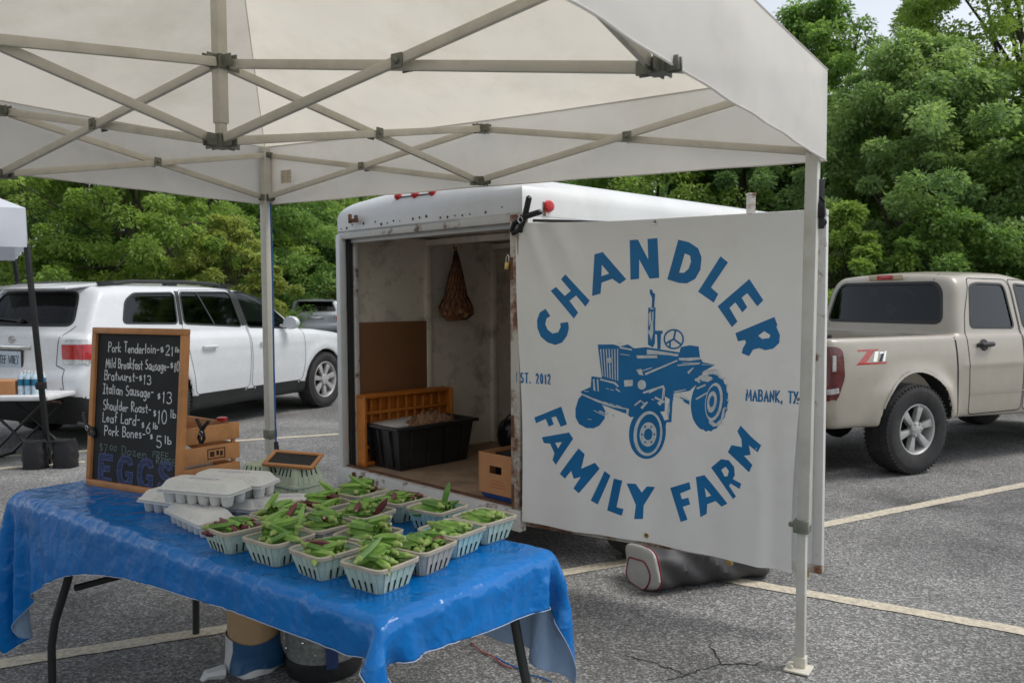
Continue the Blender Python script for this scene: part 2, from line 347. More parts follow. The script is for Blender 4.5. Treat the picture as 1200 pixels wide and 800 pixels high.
def leaf_mesh(name, centers, rad, per, size, seed, droop=.3, flat=.7):
    """many single leaves (a folded lozenge each) scattered round clump centres"""
    g = np.random.default_rng(seed); C = np.repeat(np.asarray(centers), per, 0); Rr = np.repeat(np.asarray(rad), per)
    n = len(C); d = g.normal(size=(n, 3)); d /= np.linalg.norm(d, axis=1)[:, None]
    r = Rr*g.random(n)**.45; P = C+d*r[:, None]*np.array([1, 1, flat]); P[:, 2] -= droop*(r**2)/np.maximum(Rr, .1)
    ax = d*np.array([1, 1, .4])+g.normal(size=(n, 3))*.55; ax[:, 2] -= .35; ax /= np.linalg.norm(ax, axis=1)[:, None]
    up = np.array([0, 0, 1.0])+g.normal(size=(n, 3))*.55; sd_ = np.cross(ax, up); sd_ /= np.linalg.norm(sd_, axis=1)[:, None]; nz = np.cross(sd_, ax)
    s = size*g.uniform(.6, 1.25, n)[:, None]; wv = s*g.uniform(.22, .34, n)[:, None]
    V = np.stack([P, P+ax*s*.45+sd_*wv+nz*s*.09, P+ax*s, P+ax*s*.45-sd_*wv+nz*s*.09], 1).reshape(-1, 3)
    me = bpy.data.meshes.new(name); me.vertices.add(4*n); me.vertices.foreach_set('co', V.ravel().astype(np.float32))
    me.loops.add(6*n); base = np.arange(n)*4
    idx = np.stack([base, base+1, base+2, base, base+2, base+3], 1).ravel()
    me.loops.foreach_set('vertex_index', idx.astype(np.int32)); me.polygons.add(2*n); me.polygons.foreach_set('loop_start', (np.arange(2*n)*3).astype(np.int32))
    try: me.polygons.foreach_set('loop_total', np.full(2*n, 3, np.int32))
    except Exception: pass
    me.update(calc_edges=True); me.validate(); return me
def crown_clumps(g, H, R, z0, n, lean=0):
    """clump centres gathered on boughs: uneven lobes with gaps between them"""
    lobes = []; hh_ = H-z0; nl = max(12, int(n/7))
    for i in range(nl):
        t = (i+.5)/nl*.92+g.uniform(-.05, .05); a = i*2.4+g.uniform(-.6, .6); prof = math.sin(PI*min(.97, max(.10, t*.84+.14)))**.7*(1.1-.35*t)
        rr = R*prof*g.uniform(.45, 1.05)*(1 if t < .85 else .5); lobes.append((rr*math.cos(a)+lean*t, rr*math.sin(a), z0+hh_*min(.97, max(.03, t)), R*g.uniform(.22, .42)*(1.1-.45*t)))
    out, rad = [], []
    for i in range(n):
        if i % 5 < 2:                                           # loose sprays anywhere in the crown and just outside it
            t = g.random()**.85; a = g.uniform(0, 2*PI); prof = math.sin(PI*min(.97, max(.12, t*.84+.14)))**.7*(1.12-.35*t); rr = R*prof*(.35+.8*g.random()**.6)
            out.append((rr*math.cos(a)+lean*t, rr*math.sin(a), max(.12, z0+hh_*t*1.02))); rad.append(R*g.uniform(.07, .19)); continue
        x, y, z, q = lobes[i % nl]; d = Vector((g.gauss(0, 1), g.gauss(0, 1), g.gauss(.25, .8))).normalized(); k = q*g.random()**.4*1.25
        out.append((x+d.x*k*1.15, y+d.y*k*1.15, max(.12, z+d.z*k*.8))); rad.append(q*g.uniform(.26, .5))
    return out, rad
def tree(name, label, loc, H, R, z0, leaf, seed, n=110, per=230, size=.14, group=None, trunks=1, lean=0, cat='tree'):
    g = random.Random(seed); root = thing(name, label, cat, loc, group=group)
    c, rad = crown_clumps(g, H, R, z0, n, lean)
    me = leaf_mesh('crown', c, rad, per, size, seed); me.materials.append(M_leaf[leaf]); o = link('crown', me); o.parent = root
    tb = MB()
    for k in range(trunks):
        bx, by = (g.uniform(-.3, .3)*(trunks > 1), g.uniform(-.3, .3)*(trunks > 1)); top = max(z0*1.3, H*.72); path = [(bx, by, -.05)]
        for i in range(1, 7): path.append((bx*(1+i*.3)+g.uniform(-.1, .1)*i*.5+lean*i/6*.8, by*(1+i*.3)+g.uniform(-.1, .1)*i*.5, top*i/6))
        r0 = H*.018/(trunks**.4); tb.tube(path, [r0*(1-.13*i) for i in range(7)], 8)
        for q in range(12):
            e = c[g.randrange(len(c))]; i = g.randrange(2, 6); s = path[i]; mid = ((s[0]+e[0])/2, (s[1]+e[1])/2, (s[2]+e[2])/2+.15)
            tb.tube([s, mid, e], [r0*.42, r0*.28, r0*.1], 5)
    o = tb.build('trunk', M_bark, None, smooth=True); o.parent = root
    return root
def at_ground(px, Y): return Vector((dp(px, 400, Y).x, Y, -.02))
T = [ # name, label, px, Y, H, R, z0, leaf, n, per, size, trunks
 ('broadleaf_tree', 'tall feathery green tree against the sky, just right of the white canopy corner', 950, 19.5, 8.1, 2.9, 1.2, 'mid', 330, 330, .105, 1),
 ('broadleaf_tree', 'bushy cool green tree in the middle of the right tree bank, above the pickup cab', 1068, 14.6, 5.9, 2.3, .4, 'blue', 360, 330, .088, 2),
 ('broadleaf_tree', 'tall open yellow-green tree at the right edge with bare limbs showing against the sky', 1172, 16.5, 9.4, 2.8, .8, 'bright', 430, 300, .095, 2),
 ('broadleaf_tree', 'green tree close behind the pickup at the far right edge', 1250, 13.8, 5.6, 2.0, .4, 'mid', 260, 330, .088, 1),
 ('roadside_bush', 'bright green bush behind the trailer door edge, left of the pickup roof', 992, 12.8, 2.9, 1.2, .1, 'bright', 150, 300, .08, 3),
 ('roadside_bush', 'low mid green bush right behind the pickup cab roof', 1098, 12.6, 2.8, 1.5, .1, 'mid', 180, 300, .08, 3),
 ('roadside_bush', 'round bush standing behind the right end of the pickup roof', 1215, 12.8, 3.0, 1.4, .1, 'mid', 170, 300, .08, 3),
 ('broadleaf_tree', 'dark green tree in the gap between the canopy hem and the banner top', 870, 17.5, 5.6, 1.9, .4, 'deep', 220, 300, .10, 1),
 ('broadleaf_tree', 'bright green tree rising behind the white trailer roof', 765, 18.5, 5.6, 2.6, .4, 'bright', 260, 300, .10, 1),
 ('broadleaf_tree', 'mid green tree behind the left end of the trailer roof, mostly covered by the canopy', 600, 20.5, 6.5, 2.6, .5, 'mid', 180, 260, .13, 1),
 ('broadleaf_tree', 'very dark green tree at the left edge behind the neighbouring white tent', 10, 21.5, 8.2, 3.2, .3, 'deep', 320, 300, .115, 1),
 ('broadleaf_tree', 'light green leafy tree standing behind the rear end of the white wagon', 160, 20.6, 6.8, 2.6, .3, 'bright', 320, 320, .105, 2),
 ('broadleaf_tree', 'deep green tree in shade between the light green tree and the yellowish bush', 262, 27.5, 8.6, 3.4, .3, 'mid', 330, 320, .12, 1),
 ('roadside_bush', 'yellowish green shrub behind the white wagon, just left of the white canopy leg', 268, 20.0, 3.5, 1.3, .1, 'yellow', 150, 300, .09, 3),
 ('broadleaf_tree', 'olive green tree behind the canopy leg and the parked grey wagon', 352, 34.0, 8.4, 3.6, .2, 'bright', 300, 320, .135, 2),
 ('roadside_bush', 'dark bush behind the far grey wagon, left of the trailer', 405, 32.5, 4.6, 2.6, .1, 'deep', 150, 300, .13, 3),
 ('roadside_bush', 'dark shaded bush between the white wagon roof and the grey wagon', 325, 33.0, 4.2, 2.6, .1, 'deep', 150, 300, .13, 3),
]
for i, (nm, lb, px, Y, H, R, z0, lf, n, per, size, tk) in enumerate(T):
    tree(nm, lb, at_ground(px, Y), H, R, z0, lf, 100+i, n, per, size, trunks=tk, group='trees along the edge of the parking lot' if nm == 'broadleaf_tree' else 'bushes along the edge of the parking lot', cat='tree' if nm == 'broadleaf_tree' else 'bush')
T2 = 0
# the wood behind them reads as one mass
g = random.Random(5); cs, rs = [], []
for i in range(260):                                       # unseen leaf clumps added behind the camera for the vehicle glass to reflect
    a = g.uniform(-2.9, .0)-.12; q = g.uniform(24, 32); cs.append((q*math.cos(a), q*math.sin(a), g.random()*7)); rs.append(g.uniform(.9, 1.8))
for i in range(1500):
    X = g.uniform(-34, 34); Y = 35+g.uniform(0, 7)+(2.5 if X < 3 else -3.0); z = (g.random()**.9)*(9.6 if X < 3 else 7.4)
    cs.append((X, Y, z)); rs.append(g.uniform(.7, 1.5))
me = leaf_mesh('woodland', cs, rs, 130, .32, 77); me.materials.append(M_leaf['deep']); o = link('woodland', me); tag(o, 'dark dense wood behind the roadside trees', 'woodland', kind='stuff')
# ------------------------------------------------------------------ vehicles: one smooth implicit body, meshed, then cut along panel and glass outlines
def smax(a, b, k): return np.maximum(a, b)+np.maximum(k-np.abs(a-b), 0)**2/(4*k)
def smin(a, b, k): return -smax(-a, -b, k)
def curve(pts, sig=.05):
    """smoothed profile through points, as a lookup"""
    xs = np.arange(pts[0][0]-.5, pts[-1][0]+.5, .01); ys = np.interp(xs, [p[0] for p in pts], [p[1] for p in pts])
    n = int(sig/.01*3); k = np.exp(-.5*(np.arange(-n, n+1)*.01/sig)**2); k /= k.sum()
    ys = np.convolve(np.pad(ys, n, mode='edge'), k, 'valid'); return lambda x: np.interp(x, xs, ys)
def surface_nets(f, lo, hi, h):
    ax = [np.arange(lo[i], hi[i]+h, h) for i in range(3)]; n = [len(a) for a in ax]
    X, Y, Z = np.meshgrid(*ax, indexing='ij'); F = f(X, Y, Z); S = F < 0
    c = [S[i:n[0]-1+i, j:n[1]-1+j, k:n[2]-1+k] for i in (0, 1) for j in (0, 1) for k in (0, 1)]
    sm = sum(a.astype(np.int8) for a in c); cell = (sm > 0) & (sm < 8); idx = -np.ones(cell.shape, np.int64); ii = np.argwhere(cell); idx[cell] = np.arange(len(ii))
    acc = np.zeros((len(ii), 3)); cnt = np.zeros(len(ii))
    for d in range(3):
        e1, e2 = [q for q in range(3) if q != d]
        for a in (0, 1):
            for b in (0, 1):
                o0 = [0, 0, 0]; o0[e1] = a; o0[e2] = b; o1 = list(o0); o1[d] = 1
                p0 = ii+o0; p1 = ii+o1; f0 = F[tuple(p0.T)]; f1 = F[tuple(p1.T)]; m = (f0 < 0) != (f1 < 0)
                t = np.where(m, f0/np.where(m, f0-f1, 1), 0); q = p0.astype(float); q[:, d] += t; acc[m] += q[m]; cnt += m
    V = np.array(lo)+acc/cnt[:, None]*h; faces = []
    for d in range(3):
        e1, e2 = [q for q in range(3) if q != d]; s0 = [slice(None)]*3; s1 = [slice(None)]*3; s0[d] = slice(0, n[d]-1); s1[d] = slice(1, n[d])
        A, B = S[tuple(s0)], S[tuple(s1)]; cr = np.argwhere(A != B); ok = np.all([(cr[:, e] > 0) & (cr[:, e] < n[e]-1) for e in (e1, e2)], 0); cr = cr[ok]
        ins = A[tuple(cr.T)]; q = []
        for a, b in ((-1, -1), (0, -1), (0, 0), (-1, 0)):
            k = cr.copy(); k[:, e1] += a; k[:, e2] += b; q.append(idx[tuple(k.T)])
        q = np.stack(q, 1); flip = ins if d != 1 else ~ins
        q[~flip] = q[~flip][:, ::-1]; faces.append(q)
    return V, np.concatenate(faces)
def grad(f, P, e=1e-3):
    G = np.stack([(f(*(P+np.eye(3)[i]*e).T)-f(*(P-np.eye(3)[i]*e).T))/(2*e) for i in range(3)], 1); return G
def project(f, P, it=3):
    for _ in range(it):
        G = grad(f, P); v = f(*P.T); g2 = np.maximum((G**2).sum(1), .05); P = P-np.clip(v/g2, -.03, .03)[:, None]*G
    return P
def in_poly(x, y, poly):
    c = np.zeros(len(x), bool); n = len(poly)
    for i in range(n):
        (x0, y0), (x1, y1) = poly[i], poly[i-1]
        if y0 == y1: continue
        c ^= ((y0 > y) != (y1 > y)) & (x < (x1-x0)*(y-y0)/(y1-y0)+x0)
    return c
def near_poly(x, y, poly):
    best = np.full(len(x), 9.); bx = x.copy(); by = y.copy()
    for i in range(len(poly)):
        (x0, y0), (x1, y1) = poly[i-1], poly[i]; dx, dy = x1-x0, y1-y0; l2 = dx*dx+dy*dy
        t = np.clip(((x-x0)*dx+(y-y0)*dy)/max(l2, 1e-9), 0, 1); qx, qy = x0+t*dx, y0+t*dy; d = np.hypot(x-qx, y-qy); m = d < best
        best[m] = d[m]; bx[m] = qx[m]; by[m] = qy[m]
    return best, bx, by
def rounded(poly, r=.05, n=5):
    out = []; N = len(poly)
    for i in range(N):
        p0, p, p1 = (np.array(poly[(i+k) % N]) for k in (-1, 0, 1)); a = (p0-p); b_ = (p1-p); la, lb = np.linalg.norm(a), np.linalg.norm(b_); q = min(r, la*.45, lb*.45)
        A, B = p+a/la*q, p+b_/lb*q
        for k in range(n+1):
            t = k/n; out.append(tuple((1-t)**2*A+2*t*(1-t)*p+t*t*B))
    return out
class Body:
    """patches: list of (part name, view 'side' or 'rear' or 'front' or 'top', polygon, material, inset, part label)"""
    def __init__(s, f, lo, hi, h, patches):
        s.f = f; V, Q = surface_nets(f, lo, hi, h); V = project(f, V, 3)
        for nm, view, poly, m, ins in patches:
            N = grad(f, V); N /= np.linalg.norm(N, axis=1)[:, None]+1e-9
            a, b_, ok = s.view(V, N, view); ok = ok & s.lim(V, nm, view); d, qx, qy = near_poly(a, b_, poly); mv = ok & (d < h*.62)
            if view == 'side': V[mv, 0] = qx[mv]; V[mv, 2] = qy[mv]
            elif view in ('rear', 'front'): V[mv, 1] = qx[mv]; V[mv, 2] = qy[mv]
            else: V[mv, 0] = qx[mv]; V[mv, 1] = qy[mv]
            V[mv] = project(f, V[mv], 2)
        s.V, s.Q, s.h = V, Q, h; s.N = grad(f, V); s.N /= np.linalg.norm(s.N, axis=1)[:, None]+1e-9
        C = V[Q].mean(1); FN = s.N[Q].mean(1); FN /= np.linalg.norm(FN, axis=1)[:, None]+1e-9
        s.C, s.FN = C, FN; s.lab = np.zeros(len(Q), int); s.pt = patches
        for k, (nm, view, poly, m, ins) in enumerate(patches):
            a, b_, ok = s.view(C, FN, view); ok = ok & s.lim(C, nm, view); hit = ok & in_poly(a, b_, poly); s.lab[hit & (s.lab == 0)] = k+1
    @staticmethod
    def lim(P, nm, view):
        if view == 'rear': return P[:, 0] < (2.0 if nm == 'rear_window' else .5)
        if nm == 'sill_cladding': return np.abs(P[:, 1]) > .6
        return np.ones(len(P), bool)
    @staticmethod
    def view(P, N, view):
        if view == 'side': return P[:, 0], P[:, 2], np.abs(N[:, 1]) > .35
        if view == 'rear': return P[:, 1], P[:, 2], N[:, 0] < -.3
        if view == 'front': return P[:, 1], P[:, 2], N[:, 0] > .3
        return P[:, 0], P[:, 1], N[:, 2] > .5
    def mesh(s, name, sel, m, root, inset=0.0, side=None):
        if side is not None: sel = sel & (np.sign(s.C[:, 1]) == side)
        if not sel.any(): return None
        q = s.Q[sel]; u, inv = np.unique(q, return_inverse=True); V = s.V[u]-s.N[u]*inset
        me = bpy.data.meshes.new(name); me.from_pydata(V.tolist(), [], inv.reshape(q.shape).tolist()); me.update()
        bm = bmesh.new(); bm.from_mesh(me); bmesh.ops.dissolve_degenerate(bm, edges=bm.edges, dist=1e-4); bm.to_mesh(me); bm.free()
        me.materials.append(m); o = link(name, me, None, True, 50); o.parent = root; return o
    def side_pt(s, x, z, sg=-1, out=0.0):
        y = np.linspace(1.3, 0, 260); v = s.f(np.full(260, x), y, np.full(260, z)); k = np.argmax(v < 0); y0 = y[k] if v[k] < 0 else .8
        if k > 0: y0 = y[k-1]+(y[k]-y[k-1])*v[k-1]/(v[k-1]-v[k])
        P = np.array([[x, y0, z]]); n = grad(s.f, P)[0]; n /= np.linalg.norm(n)+1e-9; n[1] = abs(n[1])
        p = P[0]+n*out; return Vector((p[0], p[1]*sg, p[2])), Vector((n[0], n[1]*sg, n[2]))
    def end_pt(s, y, z, rear=True, out=0.0):
        x = np.linspace(-.4, 2.6, 900) if rear else np.linspace(6, 2, 900); v = s.f(x, np.full(900, y), np.full(900, z)); k = np.argmax(v < 0); x0 = x[max(k-1, 0)]+(x[k]-x[max(k-1, 0)])*(v[k-1]/(v[k-1]-v[k]) if k > 0 else 0)
        P = np.array([[x0, y, z]]); n = grad(s.f, P)[0]; n /= np.linalg.norm(n)+1e-9; p = P[0]+n*out; return Vector(p), Vector(n)
    def strip(s, mb, pts, wd, view='side', sg=-1, out=.0015, step=.03, closed=False):
        """a thin strip lying on the surface along (x, z) or (y, z) points"""
        if closed: pts = list(pts)+[pts[0]]
        q = [pts[0]]
        for a, b_ in zip(pts, pts[1:]):
            n = max(1, int(math.dist(a, b_)/step)); q += [(a[0]+(b_[0]-a[0])*i/n, a[1]+(b_[1]-a[1])*i/n) for i in range(1, n+1)]
        R = [s.side_pt(a, b_, sg, out) if view == 'side' else s.end_pt(a, b_, view == 'rear', out) for a, b_ in q]; L, T = [], []
        for i, (p, n) in enumerate(R):
            d = R[min(i+1, len(R)-1)][0]-R[max(i-1, 0)][0]; c = d.cross(n); c = c.normalized() if c.length > 1e-9 else Vector((0, 0, 1)); L.append(p+c*wd/2); T.append(p-c*wd/2)
        n = len(q); mb.add(L+T, [(i, n+i, n+i+1, i+1) for i in range(n-1)])
M_white = mat('white_car_paint', (.68, .70, .715), .26, var=.015, coat=.6, dirt=(.5, .49, .46), dscale=1.2, damt=.05)
M_beige = mat('pewter_car_paint', (.40, .365, .305), .36, var=.05, coat=.35, dirt=(.30, .25, .18), dscale=1.4, damt=.14)
M_slate = mat('slate_car_paint', (.24, .265, .285), .3, metal=.2, var=.05, coat=.6)
def seethrough(name, tint, rough=.03):
    m = bpy.data.materials.new(name); m.use_nodes = True; nt = m.node_tree; L = nt.links; nt.nodes.remove(nt.nodes['Principled BSDF'])
    t = nn(nt, 'ShaderNodeBsdfTransparent'); t.inputs['Color'].default_value = (*tint, 1); g_ = nn(nt, 'ShaderNodeBsdfGlossy'); g_.inputs['Roughness'].default_value = rough; g_.inputs['Color'].default_value = (.9, .93, .95, 1)
    f = nn(nt, 'ShaderNodeFresnel'); f.inputs['IOR'].default_value = 1.5; x = nn(nt, 'ShaderNodeMixShader'); L.new(f.outputs[0], x.inputs[0]); L.new(t.outputs[0], x.inputs[1]); L.new(g_.outputs[0], x.inputs[2])
    L.new(x.outputs[0], nt.nodes['Material Output'].inputs['Surface']); return m
M_glass2 = seethrough('clear_car_glass', (.42, .50, .48)); M_glass = seethrough('tinted_car_glass', (.10, .115, .125))
M_trim = mat('dark_cabin_trim', (.03, .03, .032), .8, var=.2); M_seat = mat('grey_seat_cloth', (.10, .098, .094), .85, var=.15)
def cabin(root, rows, w_, z0, belt, xf, xr):
    for r_, x in enumerate(rows):
        for y in ((-.36, .36) if r_ < 2 else (-.32, .32)):
            mb = MB(); mb.box((x, y, z0+.12), (.50, .48, .16)); mb.box((x-.26, y, z0+.48), (.13, .46, .62), (0, -.2, 0)); mb.box((x-.33, y, z0+.86), (.09, .26, .17)); mb.tube([(x-.32, y-.06, z0+.74), (x-.33, y-.06, z0+.84)], .008, 6); simple(mb, 'car_seat', M_seat, root, bevel=.04, seg=2)
    for s_ in (-1, 1): mb = MB(); mb.box(((xf+xr)/2, s_*(w_-.05), (z0+belt)/2-.06), (xf-xr, .03, belt-z0-.05)); simple(mb, 'door_lining', M_trim, root)
    mb = MB(); mb.box((xf+.02, 0, belt-.13), (.34, 2*w_-.2, .18)); simple(mb, 'dashboard', M_trim, root, bevel=.04)
    mb = MB(); mb.tube([(xf-.27+.06*math.cos(a*PI/10), .36+.18*math.sin(a*PI/10), belt-.06+.18*math.cos(a*PI/10)) for a in range(20)], .014, 6, closed=True); simple(mb, 'steering_wheel', M_trim, root)
    mb = MB(); mb.box(((xf+xr)/2, 0, z0-.02), (xf-xr, 2*w_-.1, .04)); simple(mb, 'cabin_floor', M_trim, root)
M_blackp = mat('black_trim_plastic', (.022, .023, .024), .5, var=.2)
M_gap = mat('panel_gap', (.012, .012, .012), .8)
M_well = mat('wheel_well_liner', (.012, .012, .012), .95)
M_tyre = mat('tyre_rubber', (.026, .026, .027), .82, var=.25, vscale=12, dirt=(.12, .11, .095), dscale=7, damt=.35, bump=.3, bscale=90)
M_alloy = mat('alloy_wheel', (.46, .46, .455), .4, metal=.25, var=.12, dirt=(.16, .13, .1), dscale=8, damt=.5)
M_chrome = mat('chrome', (.7, .7, .7), .12, metal=1, var=.03, rvar=.04)
M_red = mat('red_lamp_lens', (.42, .008, .012), .12, var=.25, vscale=25, coat=.8)
M_dred = mat('dark_red_lens', (.11, .012, .014), .15, var=.3, vscale=22, coat=.8)
M_clear = mat('clear_lamp_lens', (.58, .58, .58), .12, metal=.35, var=.2, vscale=30, coat=.8)
M_amber = mat('amber_lens', (.75, .2, .02), .15, coat=.6)
M_plate = mat('pale_blue_plate', (.5, .58, .66), .4, var=.12, vscale=30)
M_ink = mat('dark_ink', (.02, .03, .06), .6)
def wheel(root, x, y, R, wd, rim, spokes, sg, seed=0, dull=False):
    """tyre > rim, hub_cap; the outer face looks along sg*y"""
    c = (x, y, R); ax = (0, sg, 0); h = wd/2
    mb = MB(); prof = [(rim*1.0, -h*.8), (rim*1.12, -h*.98), (R*.87, -h), (R*.965, -h*.86), (R, -h*.62), (R*.994, -h*.3), (R*.984, -h*.28), (R*.984, -h*.22), (R, -h*.2), (R, h*.2), (R*.984, h*.22), (R*.984, h*.28), (R*.994, h*.3), (R, h*.62), (R*.965, h*.86), (R*.87, h), (R*.84, h*1.015), (rim*1.12, h*.97), (rim*1.0, h*.8)]
    mb.lathe(prof, c, ax, 56, True)
    for k in range(60):                                       # shoulder blocks
        a = k*2*PI/60; ca, sa = math.cos(a), math.sin(a)
        for sy in (-1, 1): mb.box((x+ca*R*.962, y+sy*h*.84, R+sa*R*.962), (.018, .022, .013), (0, -a, 0))
    t = mb.build('wheel', M_tyre, None, smooth=True, weld=False); t.parent = root
    mb = MB(); fd = h*.72
    mb.lathe([(rim*1.02, h*.55), (rim*1.04, h*.86), (rim*1.0, h*.9), (rim*.95, h*.84), (rim*.9, h*.5), (rim*.9, -h*.7), (rim*.98, -h*.7)], c, ax, 48, True)
    for k in range(spokes):
        a = k*2*PI/spokes+.25; ca, sa = math.cos(a), math.sin(a); r0, r1 = rim*.2, rim*.95
        for q in ((-.5, .5) if spokes < 6 else (0,)):
            da = q*.34; o = lambda r, dd, yy: (x+r*math.cos(a+dd), y+sg*yy, R+r*math.sin(a+dd))
            w0, w1 = (.26, .07) if spokes < 6 else (.42, .17)
            v = [o(r0, da-w0, fd), o(r0, da+w0, fd), o(r1, da+w1, fd*1.1), o(r1, da-w1, fd*1.1), o(r0, da-w0, fd*.4), o(r0, da+w0, fd*.4), o(r1, da+w1, fd*.7), o(r1, da-w1, fd*.7)]
            mb.add(v, [(0, 1, 2, 3), (7, 6, 5, 4), (0, 4, 5, 1), (1, 5, 6, 2), (2, 6, 7, 3), (3, 7, 4, 0)])
    rm = mb.build('rim', M_alloy, None, smooth=True, bevel=.004 if not dull else 0); rm.parent = t
    mb = MB(); mb.lathe([(0, h*.2), (rim*.6, h*.2), (rim*.6, h*.0), (rim*.95, -h*.2), (rim*.95, -h*.3), (0, -h*.3)], c, ax, 32); d = mb.build('brake_disc', M_well, None); d.parent = t
    mb = MB(); mb.lathe([(rim*.32, fd*.7), (rim*.31, fd*1.12), (rim*.24, fd*1.22), (0, fd*1.24)], c, ax, 24)
    for k in range(6): a = k*PI/3; mb.lathe([(.012, fd*1.1), (.012, fd*1.26), (.005, fd*1.3), (0, fd*1.3)], (x+rim*.25*math.cos(a), y, R+rim*.25*math.sin(a)), ax, 6)
    hc = mb.build('hub_cap', M_alloy, None, smooth=True); hc.parent = t
    return t
def simple(mb, name, m, root, **kw): o = mb.build(name, m, None, **kw); o.parent = root; return o

def make_wagon(name, label, paint, loc, rz, h=.02, plate=None):
    root = thing(name, label, 'car', loc, rz)
    T_l = curve([(-.2, 1.1), (.3, 1.12), (1.5, 1.10), (3.3, 1.075), (3.7, 1.06), (4.2, 1.0), (4.5, .94), (4.7, .84), (4.85, .66)], .06)
    T_c = curve([(-.2, 1.585), (.3, 1.615), (.8, 1.65), (1.4, 1.65), (2.0, 1.645), (2.5, 1.61), (2.85, 1.52), (3.52, 1.08), (3.9, .88)], .07)
    xr = curve([(.2, .22), (.36, .10), (.5, .02), (.62, 0), (.74, .012), (.80, .06), (1.0, .085), (1.1, .10), (1.7, .12)], .025)
    xrc = curve([(.8, .09), (1.0, .09), (1.1, .11), (1.36, .26), (1.60, .42), (1.8, .5)], .03)
    xf = curve([(.2, 4.6), (.35, 4.75), (.55, 4.785), (.7, 4.76), (.85, 4.7), (1.1, 4.55)], .04)
    WL = curve([(.1, .86), (.25, .90), (.4, .925), (.6, .948), (.8, .955), (.95, .945), (1.05, .915), (1.12, .89), (1.3, .86)], .03)
    tap = lambda x: .14*np.clip((x-3.7)/1.1, 0, 2)**2+.07*np.clip((.9-x)/.9, 0, 2)**2
    def f(x, y, z):
        ay = np.abs(y); arch = sum(.022*np.exp(-((np.hypot(x-wx, z-.375)-.46)/.07)**2)*(z < .95) for wx in (1.06, 3.85))
        lo = smax(ay-(WL(z)-tap(x)+arch*.7), (z-T_l(x))*.98-.03*(1-(ay/.9)**2), .09)
        lo = smax(lo, xr(z)+.10*(ay/.9)**3-x, .07); lo = smax(lo, x-xf(z)+.28*(ay/.9)**2.5, .1); lo = smax(lo, .25+.0*x-z, .06)
        ca = smax(ay-(.895-(z-1.05)*.27-.25*np.clip(z-1.5, 0, 1)**1.5-tap(x)*.6), (z-T_c(x)+.05*(ay/.7)**2)*.86, .09)
        ca = smax(ca, (xrc(z)+.10*(ay/.8)**2.5-x)*.88, .05); ca = smax(ca, .9-z, .05)
        g_ = smin(lo, ca, .035)
        for wx in (1.06, 3.85): g_ = np.maximum(g_, -np.maximum(np.hypot(x-wx, z-.375)-.415, .52-ay))
        return g_
    DLO = [('window', [(.66, 1.225), (1.36, 1.20), (1.40, 1.535), (.86, 1.525), (.74, 1.45)]), ('window', [(1.45, 1.197), (2.33, 1.14), (2.25, 1.545), (1.485, 1.54)]), ('window', [(2.43, 1.13), (3.24, 1.09), (3.21, 1.13), (2.86, 1.42), (2.72, 1.495), (2.55, 1.547), (2.34, 1.556)])]
    P = [(n, 'side', rounded(p, .05), M_glass if i < 2 else M_glass2, .006) for i, (n, p) in enumerate(DLO)]
    RG = rounded([(-.66, 1.215), (.66, 1.215), (.61, 1.38), (.54, 1.535), (-.54, 1.535), (-.61, 1.38)], .09)
    P += [('rear_window', 'rear', RG, M_glass, .006),
          ('windscreen', 'front', rounded([(-.68, 1.09), (.68, 1.09), (.56, 1.53), (-.56, 1.53)], .08), M_glass2, .004)]
    for sg in (-1, 1):
        P += [('red_lens', 'rear', [(sg*.665, .895), (sg*1.0, .895), (sg*1.0, 1.035), (sg*.645, 1.035)], M_red, -.008), ('clear_lens', 'rear', [(sg*.645, 1.035), (sg*1.0, 1.035), (sg*1.0, 1.09), (sg*.68, 1.085)], M_clear, -.006), ('clear_lens', 'rear', [(sg*.68, .85), (sg*1.0, .84), (sg*1.0, .895), (sg*.665, .895)], M_clear, -.006)]
    P += [('red_lens', 'side', [(-.1, .895), (.36, .89), (.44, 1.035), (-.1, 1.035)], M_red, -.008), ('clear_lens', 'side', [(-.1, 1.035), (.44, 1.035), (.43, 1.075), (-.1, 1.09)], M_clear, -.006), ('clear_lens', 'side', [(-.1, .84), (.26, .86), (.36, .89), (-.1, .895)], M_clear, -.006)]
    P += [('headlight', 'side', [(4.28, .82), (4.9, .70), (4.9, .9), (4.55, .95)], M_clear, -.003)]
    rear_d = rounded([(1.52, .42), (2.38, .42), (2.40, 1.153), (2.28, 1.572), (1.465, 1.56), (1.405, 1.1), (1.42, .93), (1.47, .72)], .06); front_d = rounded([(2.42, .42), (3.36, .42), (3.42, .7), (3.42, 1.09), (2.72, 1.54), (2.30, 1.575), (2.42, 1.153)], .06)
    P += [('door', 'side', rear_d, paint, 0), ('door', 'side', front_d, paint, 0)]
    P += [('lower_bumper', 'rear', [(-1.1, .1), (1.1, .1), (1.1, .52), (.72, .56), (-.72, .56), (-1.1, .52)], M_blackp, -.004), ('sill_cladding', 'side', [(-.1, .1), (4.9, .1), (4.9, .30), (4.4, .34), (3.3, .405), (1.6, .405), (.7, .44), (.15, .53), (-.1, .54)], M_blackp, -.004)]
    B = Body(f, (-.12, -1.04, .18), (4.9, 1.04, 1.82), h, P)
    well = np.zeros(len(B.Q), bool)
    for wx in (1.06, 3.85): r = np.hypot(B.C[:, 0]-wx, B.C[:, 2]-.375); well |= (r < .428) & (np.abs(B.C[:, 1]) < .95) & ((np.abs(B.FN[:, 1]) < .5) | (np.abs(B.C[:, 1]) < .6))
    B.mesh('body', (B.lab == 0) & ~well, paint, root); simple_parts = {}
    for wx in (1.06, 3.85):
        for sg in (-1, 1): B.mesh('wheel_well', well & (np.abs(B.C[:, 0]-wx) < .6), M_well, root, 0, sg)
    doors = {}
    order = sorted(range(len(P)), key=lambda k: P[k][0] != 'door')
